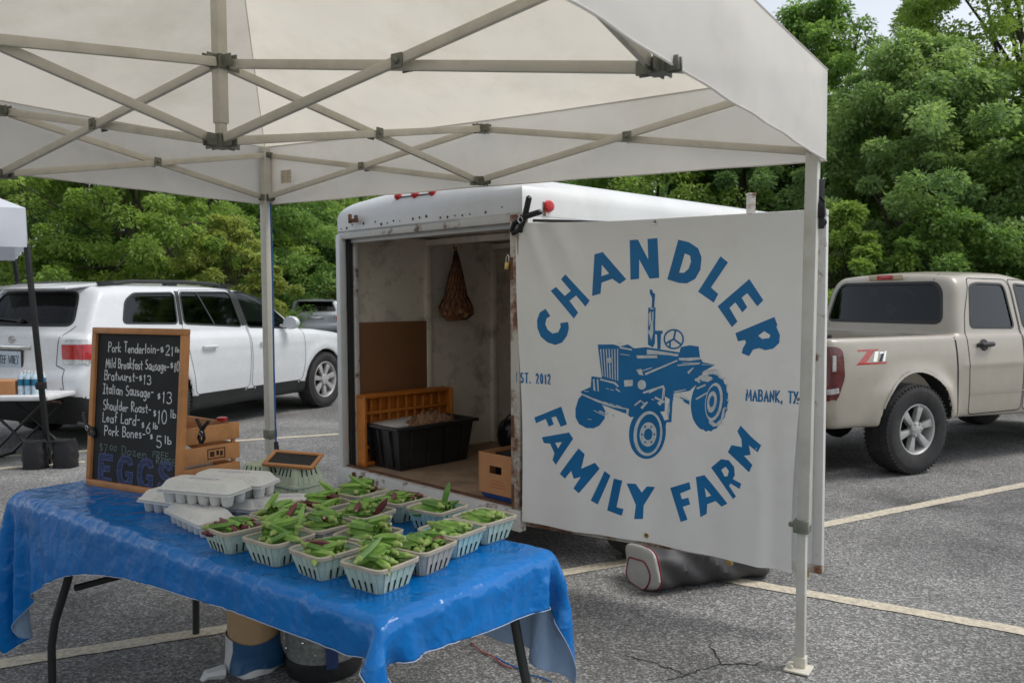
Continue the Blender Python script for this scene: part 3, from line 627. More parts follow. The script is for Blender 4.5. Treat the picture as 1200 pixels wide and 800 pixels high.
    for k in order:
        nm, view, poly, m, ins = P[k]; sel = (B.lab == k+1) & ~well
        if view == 'side' and nm in ('window', 'door', 'headlight'):
            for sg in (-1, 1):
                par = doors.get((k-{1: 0}.get(k, 0), sg)) if False else root
                o = B.mesh(nm, sel, m, root, ins, sg)
                if nm == 'door' and o: doors[(k, sg)] = o
        elif nm in ('red_lens', 'clear_lens', 'lower_bumper', 'sill_cladding'): simple_parts.setdefault((nm, m), []).append((sel, ins))
        else: B.mesh(nm, sel, m, root, ins)
    for (nm, m), L in simple_parts.items():
        for sg in (-1, 1) if 'lens' in nm else (None,):
            o = B.mesh({'red_lens': 'tail_light', 'clear_lens': 'tail_light_lens'}.get(nm, nm), np.any([s for s, _ in L], 0), m, root, L[0][1], sg)
    for sg in (-1, 1):                                          # gaps, pillars, rubber, handles, mirrors, rails
        mb = MB(); B.strip(mb, rear_d, .007, sg=sg, closed=True); B.strip(mb, front_d, .007, sg=sg, closed=True); simple(mb, 'door_gap', M_gap, root, fix=False)
        for pa, pb, pw in (((1.405, 1.19), (1.445, 1.55), .055), ((2.38, 1.15), (2.295, 1.57), .085), ((1.90, 1.18), (1.73, 1.545), .022)):
            mb = MB(); B.strip(mb, [pa, pb], pw, sg=sg, out=.002); simple(mb, 'window_pillar', M_blackp, root, fix=False)
        mb = MB()
        for n, p in DLO: B.strip(mb, rounded(p, .05), .02, sg=sg, out=.003, closed=True)
        simple(mb, 'window_seal', M_blackp, root, fix=False)
        for hx in (1.62, 2.56):
            mb = MB(); a, n = B.side_pt(hx, .935, sg, .03); c_, _ = B.side_pt(hx+.2, .93, sg, .03); a0, _ = B.side_pt(hx+.01, .935, sg, 0); c0, _ = B.side_pt(hx+.19, .93, sg, 0)
            mb.tube([a0, a, (a+c_)/2+n*.006, c_, c0], [.012, .014, .015, .014, .012], 8); simple(mb, 'door_handle', paint, root, smooth=True)
        mb = MB(); p, n = B.side_pt(3.05, 1.11, sg); c_ = p+Vector((0, sg*.15, .055))
        mb.lathe([(0, -.07), (.07, -.062), (.098, -.02), (.1, .02), (.088, .035), (0, .036)], c_, (-1, 0, 0), 18); mb.tube([p, p+Vector((0, sg*.08, .01)), c_], [.03, .03, .028], 8)
        for i, q in enumerate(mb.v): mb.v[i] = (q[0], c_.y+(q[1]-c_.y)*1.15, c_.z+(q[2]-c_.z)*.82)
        mo = simple(mb, 'mirror', paint, root, smooth=True)
        mb = MB(); mb.tube([(.60, sg*.60, 1.57), (.66, sg*.605, 1.62), (1.0, sg*.615, 1.65), (1.7, sg*.625, 1.655), (2.2, sg*.61, 1.635), (2.42, sg*.60, 1.56)], [.03, .026, .02, .02, .022, .03], 8)
        for xx in (.66, 1.5, 2.36): mb.box((xx, sg*.61, 1.625), (.16, .05, .04))
        simple(mb, 'roof_rail', M_blackp, root, smooth=True)
    mb = MB(); B.strip(mb, RG, .03, 'rear', out=.002, closed=True); simple(mb, 'rear_window_seal', M_blackp, root, fix=False)
    mb = MB(); B.strip(mb, rounded([(-.74, .60), (.74, .60), (.70, .80), (.60, .84), (.60, 1.10), (.70, 1.21), (.60, 1.55)], .05), .008, 'rear'); B.strip(mb, [(-.74, .60), (-.70, .80), (-.60, .84), (-.60, 1.10), (-.70, 1.21)], .008, 'rear'); simple(mb, 'tailgate_gap', M_gap, root, fix=False)
    mb = MB(); mb.prism([(-.08, .0), (.36, .05), (.36, .075), (-.02, .035), (-.09, .018)], (.30, -.60, 1.56), (1, 0, 0), (0, 0, 1), (0, 1, 0), 1.2); simple(mb, 'spoiler', paint, root, bevel=.008)
    mb = MB(); p, n = B.end_pt(0, 1.25, out=.012); q, _ = B.end_pt(.42, 1.275, out=.02); mb.tube([p-n*.012, p+n*.02], .028, 10); mb.bar(p, q, .02, .014); simple(mb, 'rear_wiper', M_blackp, root)
    mb = MB(); p, n = B.end_pt(0, 1.0, out=.004); mb.box(p+Vector((-.004, 0, 0)), (.028, .56, .05)); simple(mb, 'tailgate_handle', M_chrome, root, bevel=.008)
    mb = MB(); p, n = B.end_pt(0, 1.075, out=.004); t_ = MB(); R = .045
    for rx, rz_ in ((1, .72), (.45, .66), (.95, .28)): mb.tube([p+Vector((-.004, R*rx*math.cos(a*PI/12), R*rz_*math.sin(a*PI/12)+(.008 if rz_ < .5 else 0))) for a in range(24)], .0045, 6, closed=True)
    simple(mb, 'tailgate_emblem', M_chrome, root, smooth=True)
    if plate:
        p, n = B.end_pt(0, .885, out=.01); mb = MB(); mb.box(p, (.012, .315, .16)); pl = simple(mb, 'number_plate', M_plate, root, bevel=.004)
        mb = MB(); wd_ = width_of(plate, .075, .12, .75)
        for st in strokes(plate, -wd_/2, -.04, .075, .12, .75)[0]: ribbon2d(mb, st, .011, lambda a, b_, l: (p.x-.0072-l, p.y-a, p.z+b_))
        o = mb.build('plate_lettering', M_ink, None, fix=False); o.parent = root; attach(o, pl) if False else None
        o.parent = pl
        mb = MB(); mb.box(p+Vector((.004, 0, .005)), (.012, .36, .21)); simple(mb, 'plate_frame', M_blackp, root, bevel=.005)
    for sg in (-1, 1):
        p, n = B.end_pt(sg*.6, .50, out=.006); mb = MB(); mb.box(p, (.012, .22, .035)); simple(mb, 'rear_reflector', M_dred, root, bevel=.004)
        p, n = B.side_pt(4.45, .86, sg, .004); mb = MB(); mb.box(p, (.12, .014, .04), (0, .15, 0)); simple(mb, 'marker_light', M_amber, root, bevel=.005)
        for x in (1.06, 3.85): wheel(root, x, sg*.845, .376, .235, .235, 7 if True else 5, sg)
    mb = MB(); mb.box((2.4, 0, .32), (3.9, 1.3, .2)); mb.box((.42, .1, .33), (.4, .8, .16)); simple(mb, 'underbody', M_well, root)
    cabin(root, (2.75, 1.85, .95), .88, .52, 1.12, 3.25, .45)
    mb = MB(); mb.box((1.45, 0, 1.54), (1.9, 1.1, .02)); simple(mb, 'headliner', M_trim, root)
    return root

def place_from(px, z, Y): return dp(px, 400, Y)
# the white wagon; its front right tyre stands at the fitted point
def on_contact(ox, oy, rz, lx, ly):
    c, s_ = math.cos(rz), math.sin(rz); return (ox-(lx*c-ly*s_), oy-(lx*s_+ly*c), 0)
WG_RZ, WG_S = 1.1609, 1.06
o = make_wagon('parked_wagon', 'clean white family wagon with roof rails and tinted windows, parked behind the chalkboard', M_white, on_contact(-2.665, 11.87, WG_RZ, 3.85*WG_S, -.955*WG_S), WG_RZ, plate='TEF W8EY'); o.scale = (WG_S,)*3
o = make_wagon('parked_wagon', 'slate grey wagon seen from behind, parked far off beyond the white wagon bonnet', M_slate, on_contact(-6.35, 27.0, 1.80, 0, 0), 1.80, h=.04); o.scale = (.97, .97, .95)

def make_pickup(name, label, paint, loc, rz, h=.02):
    root = thing(name, label, 'pickup truck', loc, rz)
    RX, FX, WR = 1.10, 4.30, .392
    T_l = curve([(-.2, 1.195), (3.4, 1.195), (3.9, 1.18), (4.6, 1.12), (5.0, 1.04), (5.25, .90), (5.4, .7)], .06)
    T_c = curve([(1.2, 1.735), (1.7, 1.752), (2.2, 1.785), (2.6, 1.78), (2.95, 1.72), (3.2, 1.61), (3.85, 1.14), (4.2, .88)], .06)
    xr = curve([(.2, .16), (.45, .12), (.6, .085), (.8, .07), (1.1, .075), (1.3, .09)], .03)
    xrc = curve([(.8, 1.60), (1.19, 1.61), (1.29, 1.63), (1.69, 1.735), (1.84, 1.80)], .03)
    xf = curve([(.2, 5.0), (.4, 5.22), (.6, 5.26), (.8, 5.24), (1.1, 5.1)], .05)
    WL = curve([(.2, .80), (.4, .825), (.55, .845), (.7, .856), (.9, .86), (1.05, .85), (1.13, .837), (1.21, .817)], .03)
    tap = lambda x: .10*np.clip((x-4.3)/1.0, 0, 2)**2+.05*np.clip((.45-x)/.45, 0, 2)**2
    def f(x, y, z):
        ay = np.abs(y); fl = sum(.05*np.exp(-((np.hypot(x-wx, z-.40)-.47)/.10)**2)*np.clip((1.0-z)/.25, 0, 1) for wx in (RX, FX))
        lo = smax(ay-(WL(z)-tap(x)+fl), (z-T_l(x))*.99-.02*(1-(ay/.85)**2)*(x > 3.5), .05)
        lo = smax(lo, xr(z)+.07*(ay/.85)**4-x, .06); lo = smax(lo, x-xf(z)+.3*(ay/.86)**2.5, .09); lo = smax(lo, .445-.03*np.clip((x-1.8), 0, 1)-z, .05)
        lo = np.maximum(lo, -np.maximum(np.maximum(.17-x, x-1.585), np.maximum(ay-.735, .55-z)))
        ca = smax(ay-(.808-(z-1.17)*.20-.3*np.clip(z-1.56, 0, 1)**1.5), (z-T_c(x)+.04*(ay/.7)**2)*.85, .10)
        ca = smax(ca, (xrc(z)+.07*(ay/.75)**2.5-x)*.95, .07); ca = smax(ca, .9-z, .03)
        g_ = smin(lo, ca, .02)
        for wx in (RX, FX): g_ = np.maximum(g_, -np.maximum(np.hypot(x-wx, (z-.42)*.97)-.455, .50-ay))
        return g_
    RW = rounded([(-.66, 1.295), (.66, 1.295), (.605, 1.59), (.54, 1.665), (-.54, 1.665), (-.605, 1.59)], .07)
    W1 = rounded([(1.90, 1.255), (2.52, 1.24), (2.47, 1.65), (2.10, 1.66), (1.98, 1.635)], .05); W2 = rounded([(2.66, 1.24), (3.55, 1.215), (3.50, 1.26), (3.12, 1.54), (2.95, 1.63), (2.62, 1.653)], .05)
    D1 = rounded([(1.83, .47), (2.58, .47), (2.59, 1.24), (2.545, 1.695), (1.99, 1.705), (1.85, 1.38), (1.80, 1.15)], .05); D2 = rounded([(2.60, .47), (3.55, .47), (3.62, .75), (3.64, 1.19), (3.0, 1.68), (2.56, 1.697), (2.605, 1.24)], .05)
    P = [('window', 'side', W1, M_glass, .006), ('window', 'side', W2, M_glass2, .006), ('rear_window', 'rear', RW, M_glass, .005), ('windscreen', 'front', rounded([(-.64, 1.21), (.64, 1.21), (.55, 1.66), (-.55, 1.66)], .07), M_glass2, .004),
         ('tail_light', 'side', rounded([(-.1, .685), (.20, .70), (.265, .88), (.255, 1.10), (.20, 1.13), (-.1, 1.13)], .03), M_dred, -.006)]
    for sg in (-1, 1): P.append(('tail_light', 'rear', [(sg*.66, .685), (sg*.95, .685), (sg*.95, 1.13), (sg*.66, 1.13)], M_dred, -.006))
    P += [('door', 'side', D1, paint, 0), ('door', 'side', D2, paint, 0), ('headlight', 'side', [(4.95, .72), (5.4, .72), (5.4, .93), (5.0, .93)], M_clear, -.003)]
    B = Body(f, (-.1, -.99, .3), (5.4, .99, 1.80), h, P)
    well = np.zeros(len(B.Q), bool)
    for wx in (RX, FX): r = np.hypot(B.C[:, 0]-wx, (B.C[:, 2]-.42)*.97); well |= (r < .468) & (np.abs(B.C[:, 1]) < .93) & ((np.abs(B.FN[:, 1]) < .5) | (np.abs(B.C[:, 1]) < .62))
    B.mesh('body', (B.lab == 0) & ~well, paint, root)
    for wx in (RX, FX):
        for sg in (-1, 1): B.mesh('wheel_well', well & (np.abs(B.C[:, 0]-wx) < .6), M_well, root, 0, sg)
    for k, (nm, view, poly, m, ins) in enumerate(P):
        if nm == 'tail_light': continue
        sel = (B.lab == k+1) & ~well
        if view == 'side':
            for sg in (-1, 1): B.mesh(nm, sel, m, root, ins, sg)
        else: B.mesh(nm, sel, m, root, ins)
    tl = np.any([(B.lab == k+1) for k in range(len(P)) if P[k][0] == 'tail_light'], 0)
    for sg in (-1, 1):
        t = B.mesh('tail_light', tl, M_dred, root, -.006, sg)
        mb = MB(); B.strip(mb, [(.13, .76), (.205, .775)], .045, sg=sg, out=.009, step=.01); B.strip(mb, [(.165, .93), (.17, 1.06)], .03, sg=sg, out=.009, step=.01)
        o = mb.build('reversing_lens', M_clear, None, fix=False); o.parent = t
        mb = MB(); B.strip(mb, D1, .009, sg=sg, closed=True); B.strip(mb, D2, .009, sg=sg, closed=True); B.strip(mb, [(1.66, .46), (1.655, .80), (1.64, 1.175)], .02, sg=sg); simple(mb, 'door_gap', M_gap, root, fix=False)
        for W in (W1, W2):
            mb = MB(); B.strip(mb, W, .022, sg=sg, out=.003, closed=True); simple(mb, 'window_seal', M_blackp, root, fix=False)
        mb = MB(); B.strip(mb, [(1.83, .66), (3.62, .65)], .012, sg=sg, out=.006); simple(mb, 'door_moulding', paint, root, fix=False)
        for hx in (1.93, 2.68):
            p, n = B.side_pt(hx+.09, 1.095, sg, .004); mb = MB(); mb.lathe([(0, 0), (.055, 0), (.05, .008), (0, .01)], p, n, 16)
            a, _ = B.side_pt(hx, 1.093, sg, .0); a1, _ = B.side_pt(hx+.02, 1.095, sg, .035); c1, _ = B.side_pt(hx+.17, 1.095, sg, .035); c0, _ = B.side_pt(hx+.19, 1.093, sg, 0)
            mb.tube([a, a1, (a1+c1)/2+n*.004, c1, c0], [.018, .022, .022, .022, .018], 8); simple(mb, 'door_handle', M_blackp, root, smooth=True)
        mb = MB(); p, n = B.side_pt(3.42, 1.22, sg); c_ = p+Vector((0, sg*.16, .07)); mb.box(c_, (.09, .17, .13)); mb.bar(p, c_, .05, .04); simple(mb, 'mirror', M_blackp, root, bevel=.02)
        mb = MB(); arc_ = [(RX+.462*math.cos(a*PI/24), 0.42+.476*math.sin(a*PI/24)) for a in range(3, 22)]; B.strip(mb, arc_, .02, sg=sg, out=.004); simple(mb, 'arch_lip', paint, root, fix=False)
        # sporty decal on the bed side: red and silver letters
        mb = MB()
        def on(a, b_, l): return B.side_pt(a, b_, sg, .0022+l)[0]
        e = .58 if sg < 0 else .92; sx = 1 if sg < 0 else -1
        def poly(pp, m): mb.m = m; base = [on(e+sx*a, 1.035+b_, m*.0004) for a, b_ in pp]; mb.add(base, [tuple(range(len(pp)))])
        poly([(-.17, .065), (.085, .065), (.07, .05), (-.155, .05)], 0); poly([(-.05, .05), (.03, .05), (-.075, -.045), (-.165, -.045)], 0); poly([(-.165, -.045), (.175, -.045), (.16, -.06), (-.19, -.06)], 0)
        poly([(.035, .045), (.08, .045), (.05, -.04), (.005, -.04)], 1); poly([(.09, .04), (.14, .04), (.13, .025), (.085, .025)], 1); poly([(.115, .025), (.14, .025), (.105, -.04), (.075, -.04)], 2); poly([(.15, .045), (.175, .045), (.145, -.04), (.12, -.04)], 1)
        simple(mb, 'bedside_decal', [M_red, M_chrome, M_ink], root, fix=False)
        for x in (RX, FX): wheel(root, x, sg*.775, WR, .262, .215, 6, sg)
    mb = MB(); B.strip(mb, RW, .028, 'rear', out=.003, closed=True); simple(mb, 'rear_window_seal', M_blackp, root, fix=False)
    p, n = B.end_pt(0, 1.718, out=.012); mb = MB(); mb.box(p, (.03, .40, .05)); lp = simple(mb, 'brake_light', mat('lamp_housing', (.5, .42, .28), .3), root, bevel=.012); mb = MB(); mb.box(p+Vector((-.012, 0, 0)), (.02, .18, .044)); o = mb.build('red_lens', M_red, None, bevel=.004); o.parent = lp
    for sg in (-1, 1):
        mb = MB(); pts = [(sg*.51, 1.69), (sg*.50, 1.74)]; B.strip(mb, pts, .014, 'rear', out=.004); simple(mb, 'roof_seam', M_gap, root, fix=False)
    mb = MB(); mb.box((-.02, 0, .505), (.17, 1.72, .125)); mb.box((-.02, 0, .56), (.172, .5, .05)); simple(mb, 'rear_bumper', paint, root, bevel=.03, seg=3)
    mb = MB(); B.strip(mb, [(-.63, 1.14), (.63, 1.14)], .012, 'rear'); B.strip(mb, [(-.64, .62), (-.64, 1.18)], .01, 'rear'); B.strip(mb, [(.64, .62), (.64, 1.18)], .01, 'rear'); simple(mb, 'tailgate_gap', M_gap, root, fix=False)
    mb = MB(); p, n = B.end_pt(0, 1.02, out=.006); mb.box(p, (.02, .24, .09)); simple(mb, 'tailgate_handle', M_blackp, root, bevel=.01)
    mb = MB(); mb.bar((.0, -.42, .45), (4.9, -.42, .45), .07, .13); mb.bar((.0, .42, .45), (4.9, .42, .45), .07, .13); mb.bar((RX, -.72, WR), (RX, .72, WR), .10, .10); mb.bar((FX, -.72, WR), (FX, .72, WR), .10, .10); mb.box((3.5, 0, .45), (2.2, .8, .2)); mb.tube([(.3, -.5, .42), (.9, -.5, .46), (1.5, -.3, .44), (2.5, -.3, .42)], .035, 8); mb.lathe([(.16, -.08), (.20, 0), (.16, .08)], (RX, 0, WR), (1, 0, 0), 12)
    simple(mb, 'chassis', M_well, root)
    mb = MB(); mb.box((.35, -.25, .72), (.07, .07, .1)); mb.lathe([(.03, 0), (.03, .05)], (.28, -.66, 1.17), (0, 0, 1), 10); simple(mb, 'bed_fitting', M_blackp, root)
    cabin(root, (2.95, 2.2), .79, .60, 1.2, 3.45, 1.66)
    mb = MB(); mb.box((1.68, 0, .9), (.03, 1.5, .55)); simple(mb, 'cab_lining', M_trim, root)
    mb = MB(); mb.box((2.3, 0, 1.68), (1.0, 1.05, .02)); simple(mb, 'headliner', M_trim, root)
    return root
PK_RZ = .4531
o = make_pickup('pickup_truck', 'dusty pewter crew cab pickup with a red bedside decal, parked right of the banner', M_beige, on_contact(3.497, 7.114, PK_RZ, 1.10, -.90), PK_RZ)
BANNER_LETTERS = [
 ([(0.194, 1.483), (0.159, 1.463), (0.142, 1.422), (0.144, 1.380), (0.164, 1.335), (0.205, 1.305), (0.252, 1.293), (0.292, 1.307), (0.321, 1.343), (0.332, 1.383), (0.327, 1.415), (0.281, 1.408), (0.284, 1.388), (0.269, 1.360), (0.235, 1.353), (0.206, 1.373), (0.192, 1.402), (0.200, 1.432), (0.223, 1.445)], None),
 ([(0.310, 1.662), (0.450, 1.525), (0.426, 1.494), (0.372, 1.552), (0.335, 1.524), (0.385, 1.464), (0.361, 1.432), (0.226, 1.577), (0.256, 1.597), (0.307, 1.550), (0.342, 1.576), (0.284, 1.637)], None),
 ([(0.472, 1.761), (0.518, 1.771), (0.650, 1.631), (0.615, 1.608), (0.574, 1.635), (0.515, 1.616), (0.510, 1.560), (0.463, 1.549)], [(0.514, 1.707), (0.556, 1.661), (0.513, 1.649)]),
 ([(0.665, 1.825), (0.710, 1.826), (0.766, 1.726), (0.761, 1.827), (0.813, 1.829), (0.824, 1.635), (0.774, 1.632), (0.718, 1.728), (0.719, 1.632), (0.673, 1.628)], None),
 ([(0.919, 1.817), (0.972, 1.803), (1.018, 1.772), (1.035, 1.728), (1.029, 1.670), (1.004, 1.627), (0.963, 1.606), (0.922, 1.609), (0.865, 1.627)], [(0.952, 1.750), (0.978, 1.739), (0.983, 1.710), (0.971, 1.676), (0.948, 1.657), (0.924, 1.658)]),
 ([(1.127, 1.731), (1.163, 1.701), (1.082, 1.585), (1.118, 1.554), (1.097, 1.513), (1.019, 1.566)], None),
 ([(1.266, 1.622), (1.332, 1.524), (1.305, 1.496), (1.257, 1.557), (1.231, 1.536), (1.258, 1.492), (1.235, 1.468), (1.201, 1.515), (1.174, 1.489), (1.213, 1.425), (1.187, 1.399), (1.116, 1.496)], None),
 ([(1.383, 1.448), (1.397, 1.413), (1.393, 1.402), (1.409, 1.367), (1.406, 1.330), (1.380, 1.304), (1.344, 1.296), (1.316, 1.305), (1.288, 1.297), (1.279, 1.280), (1.270, 1.266), (1.236, 1.279), (1.241, 1.303), (1.255, 1.327), (1.250, 1.341), (1.217, 1.333), (1.204, 1.371)], [(1.338, 1.383), (1.366, 1.366), (1.362, 1.352), (1.329, 1.347), (1.311, 1.361)]),
 ([(0.284, 0.969), (0.318, 0.877), (0.280, 0.862), (0.251, 0.915), (0.222, 0.906), (0.237, 0.871), (0.206, 0.856), (0.186, 0.896), (0.127, 0.868), (0.117, 0.899)], None),
 ([(0.162, 0.795), (0.331, 0.836), (0.354, 0.804), (0.250, 0.656), (0.229, 0.680), (0.241, 0.717), (0.213, 0.766), (0.174, 0.765)], [(0.245, 0.774), (0.288, 0.781), (0.264, 0.745)]),
 ([(0.385, 0.756), (0.419, 0.729), (0.401, 0.651), (0.477, 0.689), (0.503, 0.661), (0.390, 0.522), (0.359, 0.544), (0.399, 0.608), (0.360, 0.595), (0.345, 0.635), (0.308, 0.590), (0.276, 0.612)], None),
 ([(0.532, 0.652), (0.567, 0.633), (0.494, 0.474), (0.455, 0.490)], None),
 ([(0.586, 0.620), (0.633, 0.614), (0.603, 0.475), (0.642, 0.470), (0.632, 0.435), (0.549, 0.451)], None),
 ([(0.656, 0.602), (0.703, 0.604), (0.734, 0.563), (0.760, 0.596), (0.803, 0.598), (0.745, 0.499), (0.743, 0.431), (0.698, 0.426), (0.705, 0.498)], None),
 ([(0.886, 0.605), (0.984, 0.645), (0.991, 0.611), (0.939, 0.585), (0.948, 0.557), (0.980, 0.569), (0.989, 0.536), (0.953, 0.521), (0.978, 0.461), (0.944, 0.445)], None),
 ([(1.015, 0.672), (1.057, 0.686), (1.173, 0.564), (1.143, 0.545), (1.113, 0.567), (1.071, 0.546), (1.069, 0.499), (1.039, 0.479)], [(1.058, 0.625), (1.091, 0.590), (1.066, 0.579)]),
 ([(1.090, 0.726), (1.141, 0.773), (1.180, 0.773), (1.206, 0.744), (1.210, 0.706), (1.200, 0.686), (1.241, 0.669), (1.233, 0.643), (1.190, 0.663), (1.181, 0.652), (1.216, 0.605), (1.201, 0.591)], [(1.142, 0.722), (1.164, 0.740), (1.180, 0.722), (1.174, 0.696), (1.159, 0.691)]),
 ([(1.236, 0.942), (1.286, 0.896), (1.334, 0.859), (1.319, 0.826), (1.277, 0.854), (1.285, 0.810), (1.253, 0.802), (1.294, 0.764), (1.278, 0.727), (1.227, 0.769), (1.175, 0.811), (1.193, 0.846), (1.244, 0.842), (1.240, 0.880), (1.221, 0.914)], None),
]
TRACTOR_0 = [[(0.497, 1.301), (0.583, 1.304), (0.621, 1.295), (0.664, 1.306), (0.696, 1.287), (0.760, 1.294), (0.812, 1.288), (0.882, 1.279), (0.930, 1.273), (0.937, 1.299), (0.982, 1.309), (1.026, 1.304), (1.034, 1.249), (1.049, 1.229), (1.110, 1.220), (1.080, 1.203), (1.050, 1.185), (1.032, 1.136), (0.983, 1.089), (0.902, 1.072), (0.899, 1.034), (0.858, 1.055), (0.856, 0.982), (0.742, 0.956), (0.675, 0.939), (0.659, 0.954), (0.525, 0.992), (0.410, 1.027), (0.398, 1.055), (0.455, 1.081), (0.461, 1.137), (0.520, 1.132)],
 [(0.410, 1.042), (0.384, 1.015), (0.367, 0.962), (0.367, 0.917), (0.387, 0.884), (0.427, 0.866), (0.469, 0.867), (0.504, 0.885), (0.534, 0.923), (0.539, 0.961), (0.511, 1.010)],
 [(0.861, 0.866), (0.857, 0.843), (0.850, 0.821), (0.841, 0.800), (0.830, 0.781), (0.816, 0.765), (0.801, 0.752), (0.785, 0.742), (0.768, 0.736), (0.751, 0.734), (0.734, 0.736), (0.719, 0.742), (0.704, 0.752), (0.692, 0.766), (0.681, 0.782), (0.674, 0.802), (0.669, 0.823), (0.667, 0.846), (0.668, 0.870), (0.672, 0.893), (0.679, 0.916), (0.689, 0.937), (0.700, 0.956), (0.714, 0.972), (0.730, 0.985), (0.746, 0.994), (0.763, 1.000), (0.780, 1.001), (0.796, 0.998), (0.812, 0.992), (0.826, 0.982), (0.838, 0.968), (0.848, 0.951), (0.855, 0.932), (0.860, 0.911), (0.862, 0.889)],
 [(1.171, 1.032), (1.172, 1.012), (1.163, 0.995), (1.159, 0.974), (1.148, 0.961), (1.141, 0.942), (1.128, 0.933), (1.118, 0.917), (1.104, 0.913), (1.091, 0.901), (1.078, 0.904), (1.064, 0.897), (1.053, 0.906), (1.039, 0.907), (1.028, 0.915), (1.018, 0.925), (1.009, 0.938), (1.001, 0.952), (0.996, 0.969), (0.992, 0.987), (0.990, 1.006), (0.989, 1.026), (0.991, 1.046), (0.995, 1.066), (1.000, 1.085), (1.008, 1.103), (1.016, 1.120), (1.026, 1.135), (1.038, 1.149), (1.050, 1.159), (1.063, 1.168), (1.076, 1.176), (1.089, 1.173), (1.102, 1.180), (1.114, 1.171), (1.128, 1.171), (1.136, 1.158), (1.149, 1.153), (1.155, 1.135), (1.165, 1.125), (1.167, 1.105), (1.175, 1.090), (1.173, 1.070), (1.177, 1.052)],
 [(0.776, 1.579), (0.786, 1.579), (0.794, 1.562), (0.804, 1.557), (0.800, 1.490), (0.787, 1.490), (0.788, 1.538), (0.776, 1.560)],
 [(0.769, 1.490), (0.807, 1.490), (0.805, 1.314), (0.795, 1.293), (0.769, 1.307)],
 [(0.800, 1.376), (0.844, 1.377), (0.844, 1.362), (0.836, 1.362), (0.834, 1.287), (0.818, 1.287), (0.816, 1.357), (0.800, 1.361)],
 [(0.883, 1.051), (0.898, 1.052), (0.891, 0.930), (0.865, 0.928), (0.856, 0.885), (0.846, 0.933), (0.871, 0.941)],
 [(0.902, 1.072), (0.983, 1.039), (0.981, 1.021), (0.959, 1.031), (0.931, 1.060)]]
